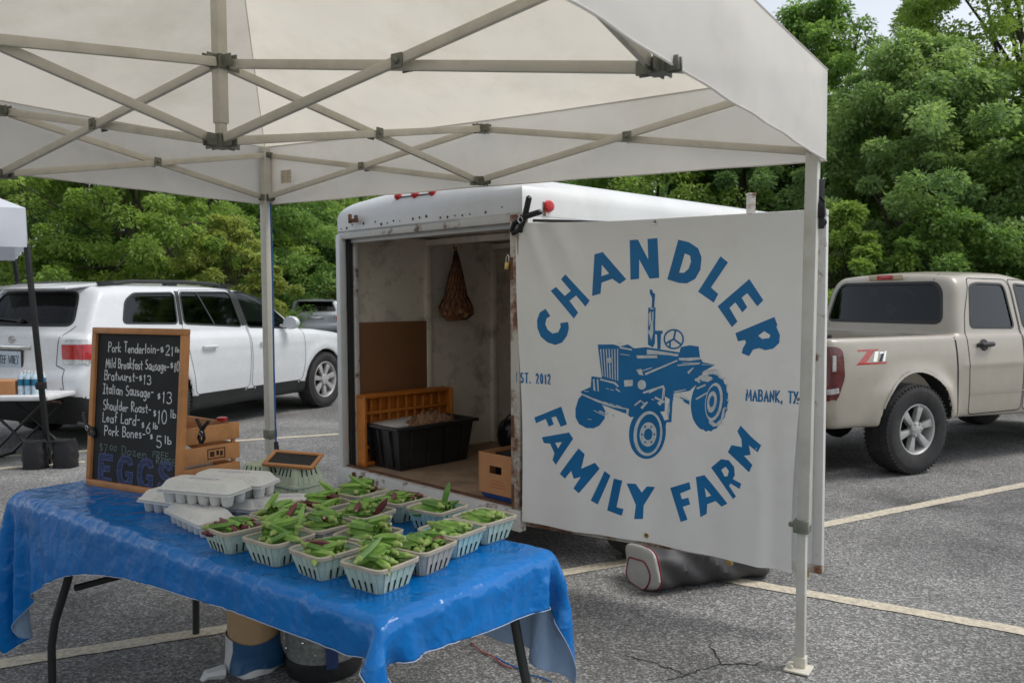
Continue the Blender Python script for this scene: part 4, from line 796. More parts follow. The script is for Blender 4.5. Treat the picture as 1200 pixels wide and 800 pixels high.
TRACTOR_1 = [[(0.511, 1.278), (0.517, 1.278), (0.529, 1.140), (0.524, 1.140)],
 [(0.527, 1.279), (0.533, 1.279), (0.543, 1.137), (0.538, 1.137)],
 [(0.543, 1.280), (0.548, 1.280), (0.557, 1.134), (0.551, 1.134)],
 [(0.559, 1.281), (0.564, 1.281), (0.571, 1.131), (0.565, 1.130)],
 [(0.575, 1.281), (0.580, 1.282), (0.584, 1.127), (0.579, 1.127)],
 [(0.590, 1.282), (0.596, 1.282), (0.598, 1.124), (0.593, 1.124)],
 [(0.606, 1.283), (0.611, 1.283), (0.612, 1.121), (0.606, 1.121)],
 [(0.550, 1.233), (0.572, 1.237), (0.577, 1.212), (0.555, 1.209)],
 [(0.709, 1.252), (0.816, 1.255), (0.819, 1.242), (0.714, 1.237)],
 [(0.643, 1.125), (0.688, 1.130), (0.688, 1.098), (0.645, 1.093)],
 [(0.759, 1.107), (0.758, 1.098), (0.753, 1.090), (0.746, 1.084), (0.737, 1.082), (0.729, 1.083), (0.721, 1.088), (0.716, 1.096), (0.715, 1.105), (0.716, 1.115), (0.721, 1.123), (0.729, 1.129), (0.737, 1.131), (0.746, 1.129), (0.753, 1.124), (0.758, 1.117)],
 [(0.708, 1.180), (0.734, 1.186), (0.746, 1.153), (0.723, 1.156)],
 [(0.754, 1.165), (0.920, 1.237), (0.921, 1.230), (0.757, 1.155)],
 [(0.741, 1.071), (0.851, 1.110), (0.853, 1.100), (0.744, 1.061)],
 [(0.847, 1.101), (0.856, 1.101), (0.848, 1.037), (0.840, 1.036)],
 [(0.405, 1.045), (0.497, 1.014), (0.580, 0.995), (0.668, 0.982), (0.668, 0.975), (0.574, 0.986), (0.495, 1.005), (0.405, 1.037)],
 [(0.656, 0.979), (0.668, 0.980), (0.665, 0.955), (0.654, 0.956)],
 [(0.469, 1.122), (0.479, 1.123), (0.483, 1.062), (0.472, 1.066)],
 [(0.492, 1.123), (0.500, 1.124), (0.503, 1.060), (0.495, 1.062)],
 [(0.511, 1.127), (0.597, 1.113), (0.616, 1.094), (0.608, 1.089), (0.587, 1.105), (0.511, 1.119)],
 [(0.504, 0.964), (0.553, 0.947), (0.550, 0.942), (0.503, 0.957)],
 [(0.843, 0.862), (0.839, 0.838), (0.832, 0.816), (0.822, 0.796), (0.809, 0.778), (0.795, 0.764), (0.780, 0.755), (0.764, 0.750), (0.748, 0.750), (0.733, 0.755), (0.719, 0.765), (0.708, 0.779), (0.699, 0.797), (0.693, 0.818), (0.691, 0.841), (0.692, 0.864), (0.696, 0.888), (0.704, 0.911), (0.714, 0.932), (0.727, 0.949), (0.741, 0.963), (0.756, 0.972), (0.772, 0.976), (0.788, 0.976), (0.803, 0.970), (0.816, 0.960), (0.827, 0.946), (0.836, 0.928), (0.841, 0.908), (0.844, 0.885)],
 [(1.147, 1.040), (1.143, 1.019), (1.137, 0.998), (1.129, 0.981), (1.119, 0.967), (1.109, 0.957), (1.098, 0.952), (1.088, 0.953), (1.078, 0.959), (1.070, 0.970), (1.065, 0.985), (1.061, 1.004), (1.060, 1.025), (1.062, 1.047), (1.066, 1.069), (1.073, 1.089), (1.081, 1.107), (1.091, 1.121), (1.101, 1.130), (1.112, 1.135), (1.122, 1.134), (1.131, 1.128), (1.139, 1.117), (1.145, 1.102), (1.148, 1.083), (1.149, 1.062)],
 [(1.007, 1.147), (1.080, 1.180), (1.082, 1.172), (1.014, 1.136)],
 [(1.017, 1.106), (1.062, 1.126), (1.064, 1.119), (1.022, 1.098)],
 [(1.050, 1.190), (1.110, 1.201), (1.134, 1.188), (1.080, 1.188)],
 [(1.128, 1.176), (1.154, 1.156), (1.146, 1.151), (1.123, 1.164)],
 [(0.920, 1.213), (1.031, 1.224), (1.031, 1.219), (0.923, 1.207)],
 [(0.939, 1.246), (1.025, 1.252), (1.025, 1.246), (0.940, 1.240)],
 [(0.818, 1.277), (0.920, 1.263), (0.920, 1.253), (0.825, 1.263)],
 [(0.776, 1.465), (0.784, 1.472), (0.787, 1.417), (0.795, 1.441), (0.797, 1.369), (0.787, 1.326), (0.777, 1.356), (0.782, 1.405)],
 [(0.902, 1.082), (0.965, 1.097), (0.965, 1.093), (0.908, 1.075)],
 [(0.728, 0.992), (0.761, 1.025), (0.768, 1.019), (0.739, 0.984)],
 [(0.806, 1.052), (0.858, 1.031), (0.853, 1.021), (0.804, 1.042)],
 [(0.621, 1.291), (0.688, 1.282), (0.685, 1.276), (0.621, 1.284)],
 [(0.764, 1.283), (0.814, 1.278), (0.873, 1.271), (0.926, 1.264), (0.926, 1.256), (0.865, 1.258), (0.798, 1.260), (0.764, 1.258)],
 [(0.926, 1.246), (1.035, 1.252), (1.036, 1.243), (0.981, 1.233), (0.930, 1.235)],
 [(1.027, 1.162), (1.047, 1.170), (1.091, 1.162), (1.100, 1.152), (1.075, 1.137), (1.043, 1.140)],
 [(1.012, 1.146), (1.024, 1.153), (1.037, 1.137), (1.031, 1.127)],
 [(1.035, 1.180), (1.090, 1.190), (1.133, 1.176), (1.151, 1.160), (1.122, 1.171), (1.075, 1.180)],
 [(1.145, 1.160), (1.156, 1.164), (1.160, 1.152)],
 [(1.159, 1.133), (1.170, 1.134), (1.172, 1.120)],
 [(1.165, 1.100), (1.175, 1.099), (1.174, 1.087)],
 [(1.166, 1.062), (1.176, 1.060), (1.173, 1.048)],
 [(1.161, 1.023), (1.171, 1.022), (1.165, 1.009)],
 [(1.114, 1.183), (1.125, 1.185), (1.131, 1.175), (1.122, 1.171)],
 [(1.080, 0.960), (1.116, 0.941), (1.140, 0.965), (1.149, 1.011), (1.160, 1.027), (1.157, 0.981), (1.136, 0.935), (1.102, 0.924), (1.081, 0.939)],
 [(0.816, 1.023), (0.836, 1.032), (0.845, 1.019), (0.826, 1.010)],
 [(0.782, 1.075), (0.815, 1.091), (0.817, 1.086), (0.783, 1.069)],
 [(0.971, 1.179), (0.999, 1.203), (1.005, 1.202), (0.978, 1.170)],
 [(0.943, 1.223), (1.035, 1.228), (1.035, 1.225), (0.943, 1.219)],
 [(1.043, 1.220), (1.110, 1.220), (1.110, 1.218), (1.043, 1.217)],
 [(1.012, 1.053), (1.075, 1.091), (1.079, 1.087), (1.020, 1.048)],
 [(0.903, 1.064), (0.956, 1.045), (0.954, 1.042), (0.904, 1.060)],
 [(0.935, 1.076), (0.982, 1.047), (0.980, 1.042), (0.938, 1.069)],
 [(0.866, 0.977), (0.872, 1.005), (0.878, 0.946), (0.873, 0.938)],
 [(0.615, 1.296), (0.681, 1.284), (0.681, 1.278), (0.617, 1.289)],
 [(0.622, 1.258), (0.674, 1.253), (0.674, 1.250), (0.623, 1.254)],
 [(0.643, 1.122), (0.690, 1.124), (0.689, 1.105), (0.647, 1.105)],
 [(0.737, 1.178), (0.791, 1.196), (0.793, 1.193), (0.740, 1.173)],
 [(0.604, 1.310), (0.631, 1.312), (0.631, 1.308), (0.606, 1.307)],
 [(0.777, 1.488), (0.798, 1.488), (0.797, 1.481), (0.778, 1.482)],
 [(0.771, 1.459), (0.778, 1.466), (0.781, 1.409), (0.774, 1.396)],
 [(0.790, 1.466), (0.798, 1.472), (0.797, 1.428), (0.792, 1.409)],
 [(0.770, 1.377), (0.784, 1.382), (0.782, 1.364), (0.772, 1.358)],
 [(0.416, 1.060), (0.445, 1.058), (0.445, 1.055), (0.417, 1.056)],
 [(0.475, 1.023), (0.519, 1.011), (0.519, 1.008), (0.475, 1.019)],
 [(0.527, 1.012), (0.555, 1.004), (0.555, 1.000), (0.527, 1.008)],
 [(0.562, 1.005), (0.587, 0.999), (0.587, 0.995), (0.562, 1.002)],
 [(0.598, 0.998), (0.626, 0.992), (0.626, 0.988), (0.598, 0.994)],
 [(0.544, 1.080), (0.562, 1.077), (0.560, 1.074), (0.545, 1.077)],
 [(0.569, 1.076), (0.590, 1.072), (0.589, 1.069), (0.569, 1.072)],
 [(0.599, 1.084), (0.620, 1.071), (0.623, 1.063), (0.609, 1.068), (0.597, 1.078)],
 [(0.696, 1.004), (0.729, 1.031), (0.735, 1.025), (0.699, 0.997)],
 [(0.737, 1.025), (0.751, 1.014), (0.748, 1.009), (0.735, 1.019)],
 [(0.786, 1.039), (0.803, 1.036), (0.801, 1.032), (0.786, 1.035)],
 [(0.826, 1.012), (0.843, 1.031), (0.846, 1.026), (0.831, 1.006)],
 [(0.472, 0.963), (0.511, 0.949), (0.537, 0.940), (0.535, 0.936), (0.508, 0.945), (0.472, 0.959)],
 [(0.436, 0.914), (0.459, 0.913), (0.457, 0.910), (0.436, 0.911)],
 [(0.547, 0.955), (0.558, 0.955), (0.556, 0.945), (0.546, 0.947)],
 [(0.576, 0.949), (0.592, 0.948), (0.591, 0.936), (0.579, 0.938)],
 [(0.773, 1.069), (0.832, 1.100), (0.835, 1.097), (0.775, 1.064)],
 [(0.855, 1.096), (0.859, 1.095), (0.855, 1.046), (0.851, 1.046)],
 [(0.872, 1.015), (0.880, 1.028), (0.883, 0.991), (0.878, 0.959)]]
TRACTOR_2 = [[(0.831, 0.862), (0.828, 0.842), (0.822, 0.822), (0.814, 0.805), (0.804, 0.789), (0.792, 0.777), (0.780, 0.769), (0.767, 0.765), (0.754, 0.765), (0.742, 0.769), (0.731, 0.778), (0.722, 0.790), (0.715, 0.806), (0.710, 0.824), (0.708, 0.844), (0.709, 0.864), (0.713, 0.885), (0.719, 0.905), (0.727, 0.923), (0.738, 0.938), (0.749, 0.950), (0.762, 0.958), (0.775, 0.962), (0.788, 0.961), (0.800, 0.957), (0.810, 0.948), (0.819, 0.936), (0.826, 0.920), (0.830, 0.902), (0.832, 0.883)],
 [(1.134, 1.041), (1.131, 1.022), (1.126, 1.005), (1.119, 0.990), (1.111, 0.978), (1.103, 0.970), (1.094, 0.966), (1.086, 0.967), (1.078, 0.972), (1.072, 0.981), (1.067, 0.994), (1.065, 1.010), (1.064, 1.027), (1.066, 1.046), (1.069, 1.065), (1.074, 1.082), (1.081, 1.097), (1.089, 1.109), (1.098, 1.117), (1.106, 1.121), (1.115, 1.120), (1.122, 1.115), (1.128, 1.105), (1.133, 1.093), (1.135, 1.077), (1.136, 1.059)]]
TRACTOR_3 = [[(0.812, 0.859), (0.809, 0.843), (0.803, 0.828), (0.795, 0.815), (0.785, 0.806), (0.773, 0.799), (0.762, 0.797), (0.750, 0.800), (0.740, 0.806), (0.732, 0.816), (0.726, 0.829), (0.723, 0.844), (0.724, 0.860), (0.727, 0.876), (0.733, 0.891), (0.741, 0.904), (0.752, 0.914), (0.763, 0.919), (0.775, 0.921), (0.786, 0.919), (0.796, 0.912), (0.804, 0.902), (0.810, 0.890), (0.812, 0.875)],
 [(1.119, 1.041), (1.116, 1.025), (1.110, 1.011), (1.104, 1.000), (1.096, 0.993), (1.088, 0.991), (1.081, 0.994), (1.076, 1.002), (1.072, 1.014), (1.071, 1.029), (1.072, 1.045), (1.075, 1.061), (1.080, 1.075), (1.087, 1.086), (1.095, 1.093), (1.102, 1.095), (1.109, 1.092), (1.115, 1.084), (1.119, 1.072), (1.120, 1.057)]]
TRACTOR_4 = [[(0.790, 0.859), (0.787, 0.848), (0.782, 0.838), (0.774, 0.832), (0.765, 0.830), (0.757, 0.832), (0.750, 0.839), (0.746, 0.848), (0.746, 0.860), (0.749, 0.871), (0.755, 0.881), (0.763, 0.887), (0.771, 0.889), (0.780, 0.887), (0.786, 0.880), (0.790, 0.870)],
 [(1.107, 1.045), (1.104, 1.032), (1.100, 1.023), (1.094, 1.018), (1.089, 1.018), (1.085, 1.024), (1.083, 1.034), (1.083, 1.046), (1.086, 1.059), (1.091, 1.068), (1.096, 1.073), (1.102, 1.073), (1.106, 1.067), (1.108, 1.057)],
 [(0.806, 0.863), (0.804, 0.858), (0.801, 0.856), (0.797, 0.857), (0.796, 0.862), (0.797, 0.866), (0.801, 0.868), (0.804, 0.867)],
 [(0.790, 0.823), (0.788, 0.818), (0.785, 0.816), (0.781, 0.818), (0.779, 0.822), (0.781, 0.826), (0.785, 0.829), (0.788, 0.827)],
 [(0.757, 0.820), (0.755, 0.816), (0.752, 0.814), (0.748, 0.815), (0.746, 0.819), (0.748, 0.824), (0.752, 0.826), (0.755, 0.824)],
 [(0.741, 0.858), (0.739, 0.853), (0.735, 0.851), (0.732, 0.852), (0.730, 0.857), (0.732, 0.861), (0.735, 0.863), (0.739, 0.862)],
 [(0.757, 0.897), (0.756, 0.893), (0.752, 0.891), (0.748, 0.892), (0.747, 0.896), (0.748, 0.901), (0.752, 0.903), (0.756, 0.902)],
 [(0.790, 0.899), (0.788, 0.895), (0.785, 0.893), (0.781, 0.894), (0.780, 0.898), (0.781, 0.903), (0.785, 0.905), (0.788, 0.903)]]
WHEEL_RING = [(0.948, 1.338), (0.947, 1.328), (0.944, 1.318), (0.938, 1.309), (0.931, 1.302), (0.922, 1.296), (0.912, 1.293), (0.901, 1.291), (0.890, 1.292), (0.880, 1.295), (0.871, 1.300), (0.863, 1.307), (0.858, 1.316), (0.854, 1.326), (0.853, 1.336), (0.854, 1.346), (0.857, 1.356), (0.863, 1.365), (0.871, 1.372), (0.880, 1.377), (0.890, 1.381), (0.901, 1.382), (0.911, 1.381), (0.921, 1.378), (0.930, 1.373), (0.938, 1.366), (0.943, 1.357), (0.947, 1.348)]
WHEEL_SPOKES = [[(0.901, 1.337), (0.909, 1.376)], [(0.901, 1.337), (0.863, 1.316)], [(0.901, 1.337), (0.938, 1.311)], [(0.882, 1.328), (0.882, 1.298)]]

# ------------------------------------------------------------------ the white box trailer with its door swung open
M_tw = mat('trailer_white_paint', (.70, .71, .70), .4, var=.05, vscale=2, dirt=(.42, .36, .28), dscale=2.2, damt=.22, coat=.15)
def rusty(name, base, amt=.9, lo=.57, hi=.66, sc=9):
    m = mat(name, base, .6, var=.08, vscale=4, bump=.15, bscale=40)
    nt = m.node_tree; L = nt.links; p = nt.nodes['Principled BSDF']; src = p.inputs['Base Color'].links[0].from_socket
    tc = nn(nt, 'ShaderNodeTexCoord'); n = nn(nt, 'ShaderNodeTexNoise'); n.inputs['Scale'].default_value = sc; n.inputs['Detail'].default_value = 9; n.inputs['Roughness'].default_value = .65
    L.new(tc.outputs['Object'], n.inputs['Vector']); r = nn(nt, 'ShaderNodeMapRange'); r.inputs['From Min'].default_value = lo; r.inputs['From Max'].default_value = hi; r.inputs['To Max'].default_value = amt; L.new(n.outputs['Fac'], r.inputs['Value'])
    c = nn(nt, 'ShaderNodeValToRGB'); c.color_ramp.elements[0].color = (.20, .085, .035, 1); c.color_ramp.elements[1].color = (.07, .03, .018, 1); L.new(n.outputs['Fac'], c.inputs[0]); c.color_ramp.elements[0].position = .55; c.color_ramp.elements[1].position = .75
    x = nn(nt, 'ShaderNodeMix', data_type='RGBA'); L.new(r.outputs[0], x.inputs[0]); L.new(src, x.inputs[6]); L.new(c.outputs[0], x.inputs[7]); L.new(x.outputs[2], p.inputs['Base Color']); return m
M_trust = rusty('rust_flecked_white_steel', (.60, .59, .56))
M_trust2 = rusty('heavily_rusted_white_steel', (.52, .49, .43), 1, .46, .58, 6)
M_rust = mat('bare_rust', (.14, .06, .03), .85, var=.45, vscale=14, bump=.5, bscale=60)
M_inner = mat('scuffed_inner_panel', (.76, .70, .60), .6, var=.1, vscale=2.2, dirt=(.10, .09, .075), dscale=4.2, damt=.75, bump=.15, bscale=12)
M_ply = mat('worn_plywood', (.34, .23, .145), .75, var=.25, vscale=7, dirt=(.16, .11, .08), dscale=3, damt=.6, bump=.25, bscale=30)
M_brown = mat('brown_hardboard', (.215, .098, .042), .6, var=.08, vscale=3)
M_black = mat('black_plastic', (.016, .016, .017), .42, var=.2, vscale=5, dirt=(.10, .10, .095), dscale=6, damt=.3)
M_blackm = mat('black_metal', (.02, .02, .021), .38, metal=.3, var=.2)
M_orange = mat('orange_plastic', (.52, .165, .018), .45, var=.12, vscale=8, dirt=(.28, .10, .03), dscale=6, damt=.5)
M_card = mat('cardboard', (.48, .225, .095), .8, var=.08, vscale=6, bump=.1, bscale=50)
M_brass = mat('brass', (.52, .36, .12), .35, metal=.9, var=.15)
M_bluep = mat('blue_plastic', (.03, .09, .32), .4, var=.1)
M_redp = mat('red_plastic', (.55, .02, .025), .3, var=.1, coat=.3)
TX, TY, TR = .0064, 4.5565, -.7906
def tl(x, y, z): c, s_ = math.cos(TR), math.sin(TR); return Vector((TX+x*c-y*s_, TY+x*s_+y*c, z))
ZF, ZT, ZR, TL_ = .378, 1.975, 2.25, 3.0
tr = thing('cargo_trailer', 'old white box trailer with rust spots, its back open showing a plywood floor', 'trailer', (TX, TY, 0), TR)
def tp(mb, name, m, parent=tr, **kw): o = mb.build(name, m, None, **kw); o.parent = parent; return o
mb = MB(); mb.box((-.82, 1.52, ZF-.012), (1.72, 2.94, .024)); tp(mb, 'floor', M_ply)
mb = MB(); mb.box((-1.69, 1.5, 1.19), (.03, 2.94, 1.62)); tp(mb, 'side_wall', M_inner)
mb = MB(); mb.box((.045, 1.54, 1.19), (.03, 2.9, 1.62)); tp(mb, 'side_wall', M_inner)
mb = MB(); mb.box((-1.700, 1.5, 1.19), (.016, 3.0, 1.66)); tp(mb, 'outer_skin', M_tw)
mb = MB(); mb.box((.07, 1.52, 1.19), (.016, 2.96, 1.66)); tp(mb, 'outer_skin', M_tw)
mb = MB(); mb.box((-.82, 2.985, 1.19), (1.70, .04, 1.62)); tp(mb, 'front_wall', M_inner)
# roof shell, rounded along its top edges
me = bpy.data.meshes.new('roof'); bm = bmesh.new(); x0, x1, y0, y1, z0, z1 = -1.708, .08, -.005, 3.03, 1.99, ZR
vv = [bm.verts.new(p) for p in ((x0, y0, z0), (x1, y0, z0), (x1, y1, z0), (x0, y1, z0), (x0, y0, z1), (x1, y0, z1), (x1, y1, z1), (x0, y1, z1))]
for q in ((4, 5, 6, 7), (0, 1, 5, 4), (1, 2, 6, 5), (2, 3, 7, 6), (3, 0, 4, 7)): bm.faces.new([vv[i] for i in q])
bmesh.ops.bevel(bm, geom=[e for e in bm.edges if all(v.co.z > z1-.01 for v in e.verts)], offset=.17, segments=8, affect='EDGES', profile=.5)
bmesh.ops.subdivide_edges(bm, edges=[e for e in bm.edges if e.calc_length() > .5], cuts=6, use_grid_fill=True)
for v in bm.verts:
    if v.co.z > 2.1: v.co.z -= .05*((v.co.x+.82)/.9)**2*max(0, (v.co.z-2.1)/.15)
bm.to_mesh(me); bm.free(); me.materials.append(M_tw); o = link('roof', me, None, True, 60); o.parent = tr
def roof_band(y, wd, m):
    pts = [(x1+.004, 1.99)]+[(x1-.17+.174*math.cos(a*PI/20), ZR-.05-.17+.17*math.sin(a*PI/20)+.004) for a in range(0, 11)]
    mb = MB(); L = [(p[0], y-wd/2, p[1]) for p in pts]; R = [(p[0], y+wd/2, p[1]) for p in pts]; n = len(pts); mb.add(L+R, [(i, n+i, n+i+1, i+1) for i in range(n-1)]); return tp(mb, 'roof_seam', m, fix=False)
roof_band(.165, .022, M_trust2); roof_band(1.62, .02, M_trust)
mb = MB(); mb.box((-.82, .02, ZT+.005), (1.78, .05, .06)); tp(mb, 'header', M_trust, bevel=.006)
mb = MB(); mb.box((-.82, .07, ZT-.035), (1.66, .03, .028)); tp(mb, 'header_seal', M_tw, bevel=.003)
mb = MB(); mb.box((-1.683, .0, 1.18), (.048, .05, 1.60)); tp(mb, 'door_jamb', M_tw, bevel=.006)
mb = MB(); mb.box((-1.652, .05, 1.18), (.03, .03, 1.60)); tp(mb, 'jamb_seal', M_blackp)
mb = MB(); mb.box((-1.630, .085, 1.18), (.025, .03, 1.60)); tp(mb, 'inner_jamb', M_trust, bevel=.004)
mb = MB(); mb.box((.035, .0, 1.16), (.065, .05, 1.66)); tp(mb, 'door_jamb', M_trust2, bevel=.005)
mb = MB(); mb.box((-.82, -.012, ZF-.055), (1.80, .055, .115)); tp(mb, 'rear_sill', M_trust, bevel=.006)
mb = MB(); mb.box((-.82, .02, ZF+.006), (1.66, .03, .012)); tp(mb, 'sill_edge', M_rust)
for y in (.74, 1.42, 2.1):
    mb = MB(); mb.box((-1.655, y, 1.17), (.04, .045, 1.58)); tp(mb, 'wall_post', M_inner, bevel=.004)
    mb = MB(); mb.box((-.82, y, 1.955), (1.66, .045, .04)); tp(mb, 'roof_bow', M_inner)
mb = MB(); mb.box((-1.665, 1.5, 1.95), (.03, 2.9, .06)); tp(mb, 'top_rail', M_inner)
mb = MB(); mb.box((-.82, 1.5, 2.0), (1.7, 2.9, .012)); tp(mb, 'ceiling', M_inner)
for x, y, z, w_, h_ in ((-1.46, -.04, ZT+.085, .10, .06), (-1.45, -.045, ZF-.06, .12, .075)):   # torn latch plates with holes
    mb = MB(); mb.box((x, y, z), (w_, .012, h_*.45)); mb.box((x-w_*.35, y-.004, z+.015), (.02, .02, h_)); mb.box((x+w_*.35, y-.004, z+.01), (.02, .02, h_*.8)); tp(mb, 'latch_keeper', M_rust, bevel=.003)
for i in range(26):
    xx = -1.66+i*.066; mb = MB(); r_ = rnd.uniform(.004, .011); mb.lathe([(r_, 0), (r_*.7, .004), (0, .005)], (xx, -.006, ZT+.055+rnd.uniform(-.012, .014)), (0, -1, 0), 7)
    if i % 2 == 0 or rnd.random() < .3: tp(mb, 'rust_rivet', M_rust)
# lamps on the rear cap
def on_roof(px, py): # nearest point of the rounded rear cap seen at that pixel
    best = None
    for k in range(60):
        a = k/59*PI/2; y, z = y0+.17-.174*math.cos(a), ZR-.17+.174*math.sin(a)
        d = ray(px, py)
        # plane through the strip (constant local y, z): pick x so the pixel column fits
        for xx in range(0, 175):
            x = -1.70+xx*.01; w_ = tl(x, y, z-.05*((x+.82)/.9)**2*max(0, (z-2.1)/.15)); v = w_-Vector((0, 0, CH)); e = v.cross(d).length/v.length
            if best is None or e < best[0]: best = (e, x, y, z-.05*((x+.82)/.9)**2*max(0, (z-2.1)/.15), a)
    return best[1:]
bar_ = []
for px, py in ((467, 230.5), (486.5, 228), (507.5, 225.5)):
    x, y, z, a = on_roof(px, py); bar_.append((x, y, z)); n = Vector((0, -math.cos(a), math.sin(a)))
    mb = MB(); mb.lathe([(.026, -.005), (.026, .012), (.018, .022), (0, .025)], Vector((x, y, z)), n, 14); tp(mb, 'marker_lamp', M_redp, smooth=True)
mb = MB(); p, q = Vector(bar_[0]), Vector(bar_[2]); off = Vector((0, -.006, .004)); mb.bar(p+off+Vector((.02, 0, -.012)), q+off+Vector((-.02, 0, -.012)), .006); mb.bar(p+off+Vector((.02, 0, .014)), q+off+Vector((-.02, 0, .014)), .006); tp(mb, 'lamp_bracket', M_blackm)
mb = MB(); mb.lathe([(.034, -.004), (.034, .014), (.022, .03), (0, .034)], (.078, .20, 2.045), (1, -.5, .15), 16); tp(mb, 'marker_lamp', M_redp, smooth=True)
# running gear
for x in (.30, -1.94):
    mb = MB(); mb.lathe([(.17, -.085), (.22, -.095), (.29, -.085), (.30, -.05), (.30, .05), (.29, .085), (.22, .095), (.17, .085)], (x*.93 if x > 0 else x, .80, .30), (1, 0, 0), 30, True); wt = tp(mb, 'wheel', M_tyre, smooth=True)
    mb = MB(); mb.lathe([(0, .02), (.06, .03), (.09, 0), (.165, .03), (.175, .06), (.175, -.08), (0, -.08)], (x*.93 if x > 0 else x, .80, .30), (1 if x > 0 else -1, 0, 0), 20); o = mb.build('rim', M_trust, None, smooth=True); o.parent = wt
    mb = MB(); P = [(.80+.36*math.cos(a*PI/12), .33+.34*math.sin(a*PI/12)) for a in range(13)]
    for a, c in zip(P, P[1:]): mb.add([(x-.13, a[0], a[1]), (x+.11, a[0], a[1]), (x+.11, c[0], c[1]), (x-.13, c[0], c[1])], [(0, 1, 2, 3)])
    tp(mb, 'fender', M_trust, fix=False)
mb = MB(); mb.bar((-1.6, 0, .31), (-1.6, 3.0, .31), .05, .10); mb.bar((-.02, 0, .31), (-.02, 3.0, .31), .05, .10); mb.bar((-1.9, .80, .29), (.26, .80, .29), .06, .06); mb.bar((-1.5, 3, .33), (-.82, 4.0, .36), .06, .08); mb.bar((-.14, 3, .33), (-.82, 4.0, .36), .06, .08); mb.box((-.82, 4.03, .38), (.08, .2, .08)); tp(mb, 'frame', M_rust)
mb = MB(); mb.bar((-.82, 3.8, .02), (-.82, 3.8, .75), .06, .06); mb.box((-.82, 3.8, .015), (.16, .16, .03)); tp(mb, 'tongue_jack', M_blackm)
# door: hinged at the right jamb, swung right round
DX, DY = .03, 4.53; DE = Vector((1.30-.0064, 3.75-4.5565, 0)).normalized(); DN = Vector((DE.y, -DE.x, 0))
def dpt(u, z, out=0.0): return Vector((DX, DY, 0))+DE*u+DN*out+Vector((0, 0, z))
MD = Matrix((DE, -DN, Vector((0, 0, 1)))).transposed()
def dbox(mb, u0, u1, z0, z1, o0, o1): mb.box(dpt((u0+u1)/2, (z0+z1)/2, (o0+o1)/2), (u1-u0, abs(o1-o0), z1-z0), M=MD)
mb = MB(); dbox(mb, .0, 1.585, .315, 1.91, -.035, -.005); door = mb.build('door', M_tw, None); attach(door, tr)
def dpart(mb, name, m, **kw): o = mb.build(name, m, None, **kw); attach(o, door); return o
mb = MB(); dbox(mb, -.01, 1.60, .292, .330, -.045, .002); dpart(mb, 'bottom_rail', M_trust2, bevel=.004)
mb = MB(); dbox(mb, -.01, 1.60, 1.895, 1.925, -.045, .002); dpart(mb, 'top_rail', M_trust, bevel=.004)
mb = MB(); dbox(mb, -.01, .03, .331, 1.894, -.045, .003); dpart(mb, 'hinge_stile', M_trust2, bevel=.004)
mb = MB(); dbox(mb, 1.56, 1.60, .331, 1.894, -.045, .003); dpart(mb, 'lock_stile', M_trust, bevel=.004)
for z in (.46, .84, 1.70):
    mb = MB(); mb.tube([dpt(-.022, z-.06, .012), dpt(-.022, z+.06, .012)], .013, 10); dbox(mb, -.02, .05, z-.045, z+.045, .003, .009); dpart(mb, 'hinge', M_rust)
mb = MB(); c = dpt(1.585, 1.865, .004); mb.lathe([(.018, 0), (.018, .01), (.01, .014), (0, .014)], c, DN, 12); dpart(mb, 'bolt_eye', M_blackm)
mb = MB(); mb.tube([dpt(1.52, .300, -.03), dpt(1.52, .26, -.03)], .02, 8); dpart(mb, 'door_stop', M_brass)
mb = MB(); dbox(mb, 1.16, 1.19, .262, .291, -.03, .0); dpart(mb, 'latch_tab', M_brass, bevel=.004)
# padlock and thin post behind the banner's top edge
pl = thing('padlock', 'small brass padlock hanging on the rusty right jamb of the trailer', 'padlock', tl(-.004, -.03, 1.70))
mb = MB(); mb.box(tl(-.006, -.035, 1.715), (.030, .018, .042), (0, .15, TR)); o = mb.build('body', M_brass, None, bevel=.004); attach(o, pl)
mb = MB(); mb.tube([tl(-.017, -.035, 1.735), tl(-.014, -.035, 1.765), tl(-.004, -.035, 1.775), tl(.006, -.035, 1.765), tl(.006, -.035, 1.735)], .004, 6); o = mb.build('shackle', M_chrome, None, smooth=True); attach(o, pl)
p = dp(880, 240, 5.6); mb = MB(); mb.bar((p.x, p.y, 0), (p.x, p.y, p.z+.065), .05, .05); mb.box((p.x, p.y, p.z+.07), (.06, .06, .012)); tag(mb.build('marker_post', M_trust2, None, bevel=.004), 'thin rusty white post sticking up behind the top edge of the banner', 'post')

# ------------------------------------------------------------------ the banner: vinyl sheet with its print
M_vinyl = mat('white_vinyl', (.80, .79, .76), .42, var=.035, vscale=2.5, dirt=(.52, .50, .45), dscale=2.2, damt=.28, bump=.05, bscale=4)
M_vblue = mat('printed_blue', (.004, .145, .36), .45, var=.1, vscale=5)
M_vwhite = mat('unprinted_vinyl', (.56, .60, .62), .45, var=.15, vscale=40)
def bz(u, z):
    sm = lambda a, b_, x: (lambda t: t*t*(3-2*t))(min(1, max(0, (x-a)/(b_-a))))
    low = 1-sm(.5, 1.35, z); o = .016+.008*math.sin(u*3.1+z*1.3)+.006*math.sin(z*5+u*2)+.004*math.sin(u*9-z*3)*sm(.2, .9, u)+.006*math.sin(u*21+z*1.5)*low
    o += low*(.035*sm(1.05, 1.5, u)+.016*math.exp(-((u-1.29-.05*math.sin(z*3))/.045)**2)-.010*math.exp(-((u-1.38)/.04)**2))
    o += .018*math.exp(-((u-.10-(1.9-z)*.35)/.04)**2)*sm(1.45, 1.9, z)+.013*math.exp(-((u-.25-(1.9-z)*.5)/.06)**2)*sm(1.5, 1.9, z)
    o += .012*(1-sm(0, .16, u))*(1-sm(.3, 1.2, z))
    return o
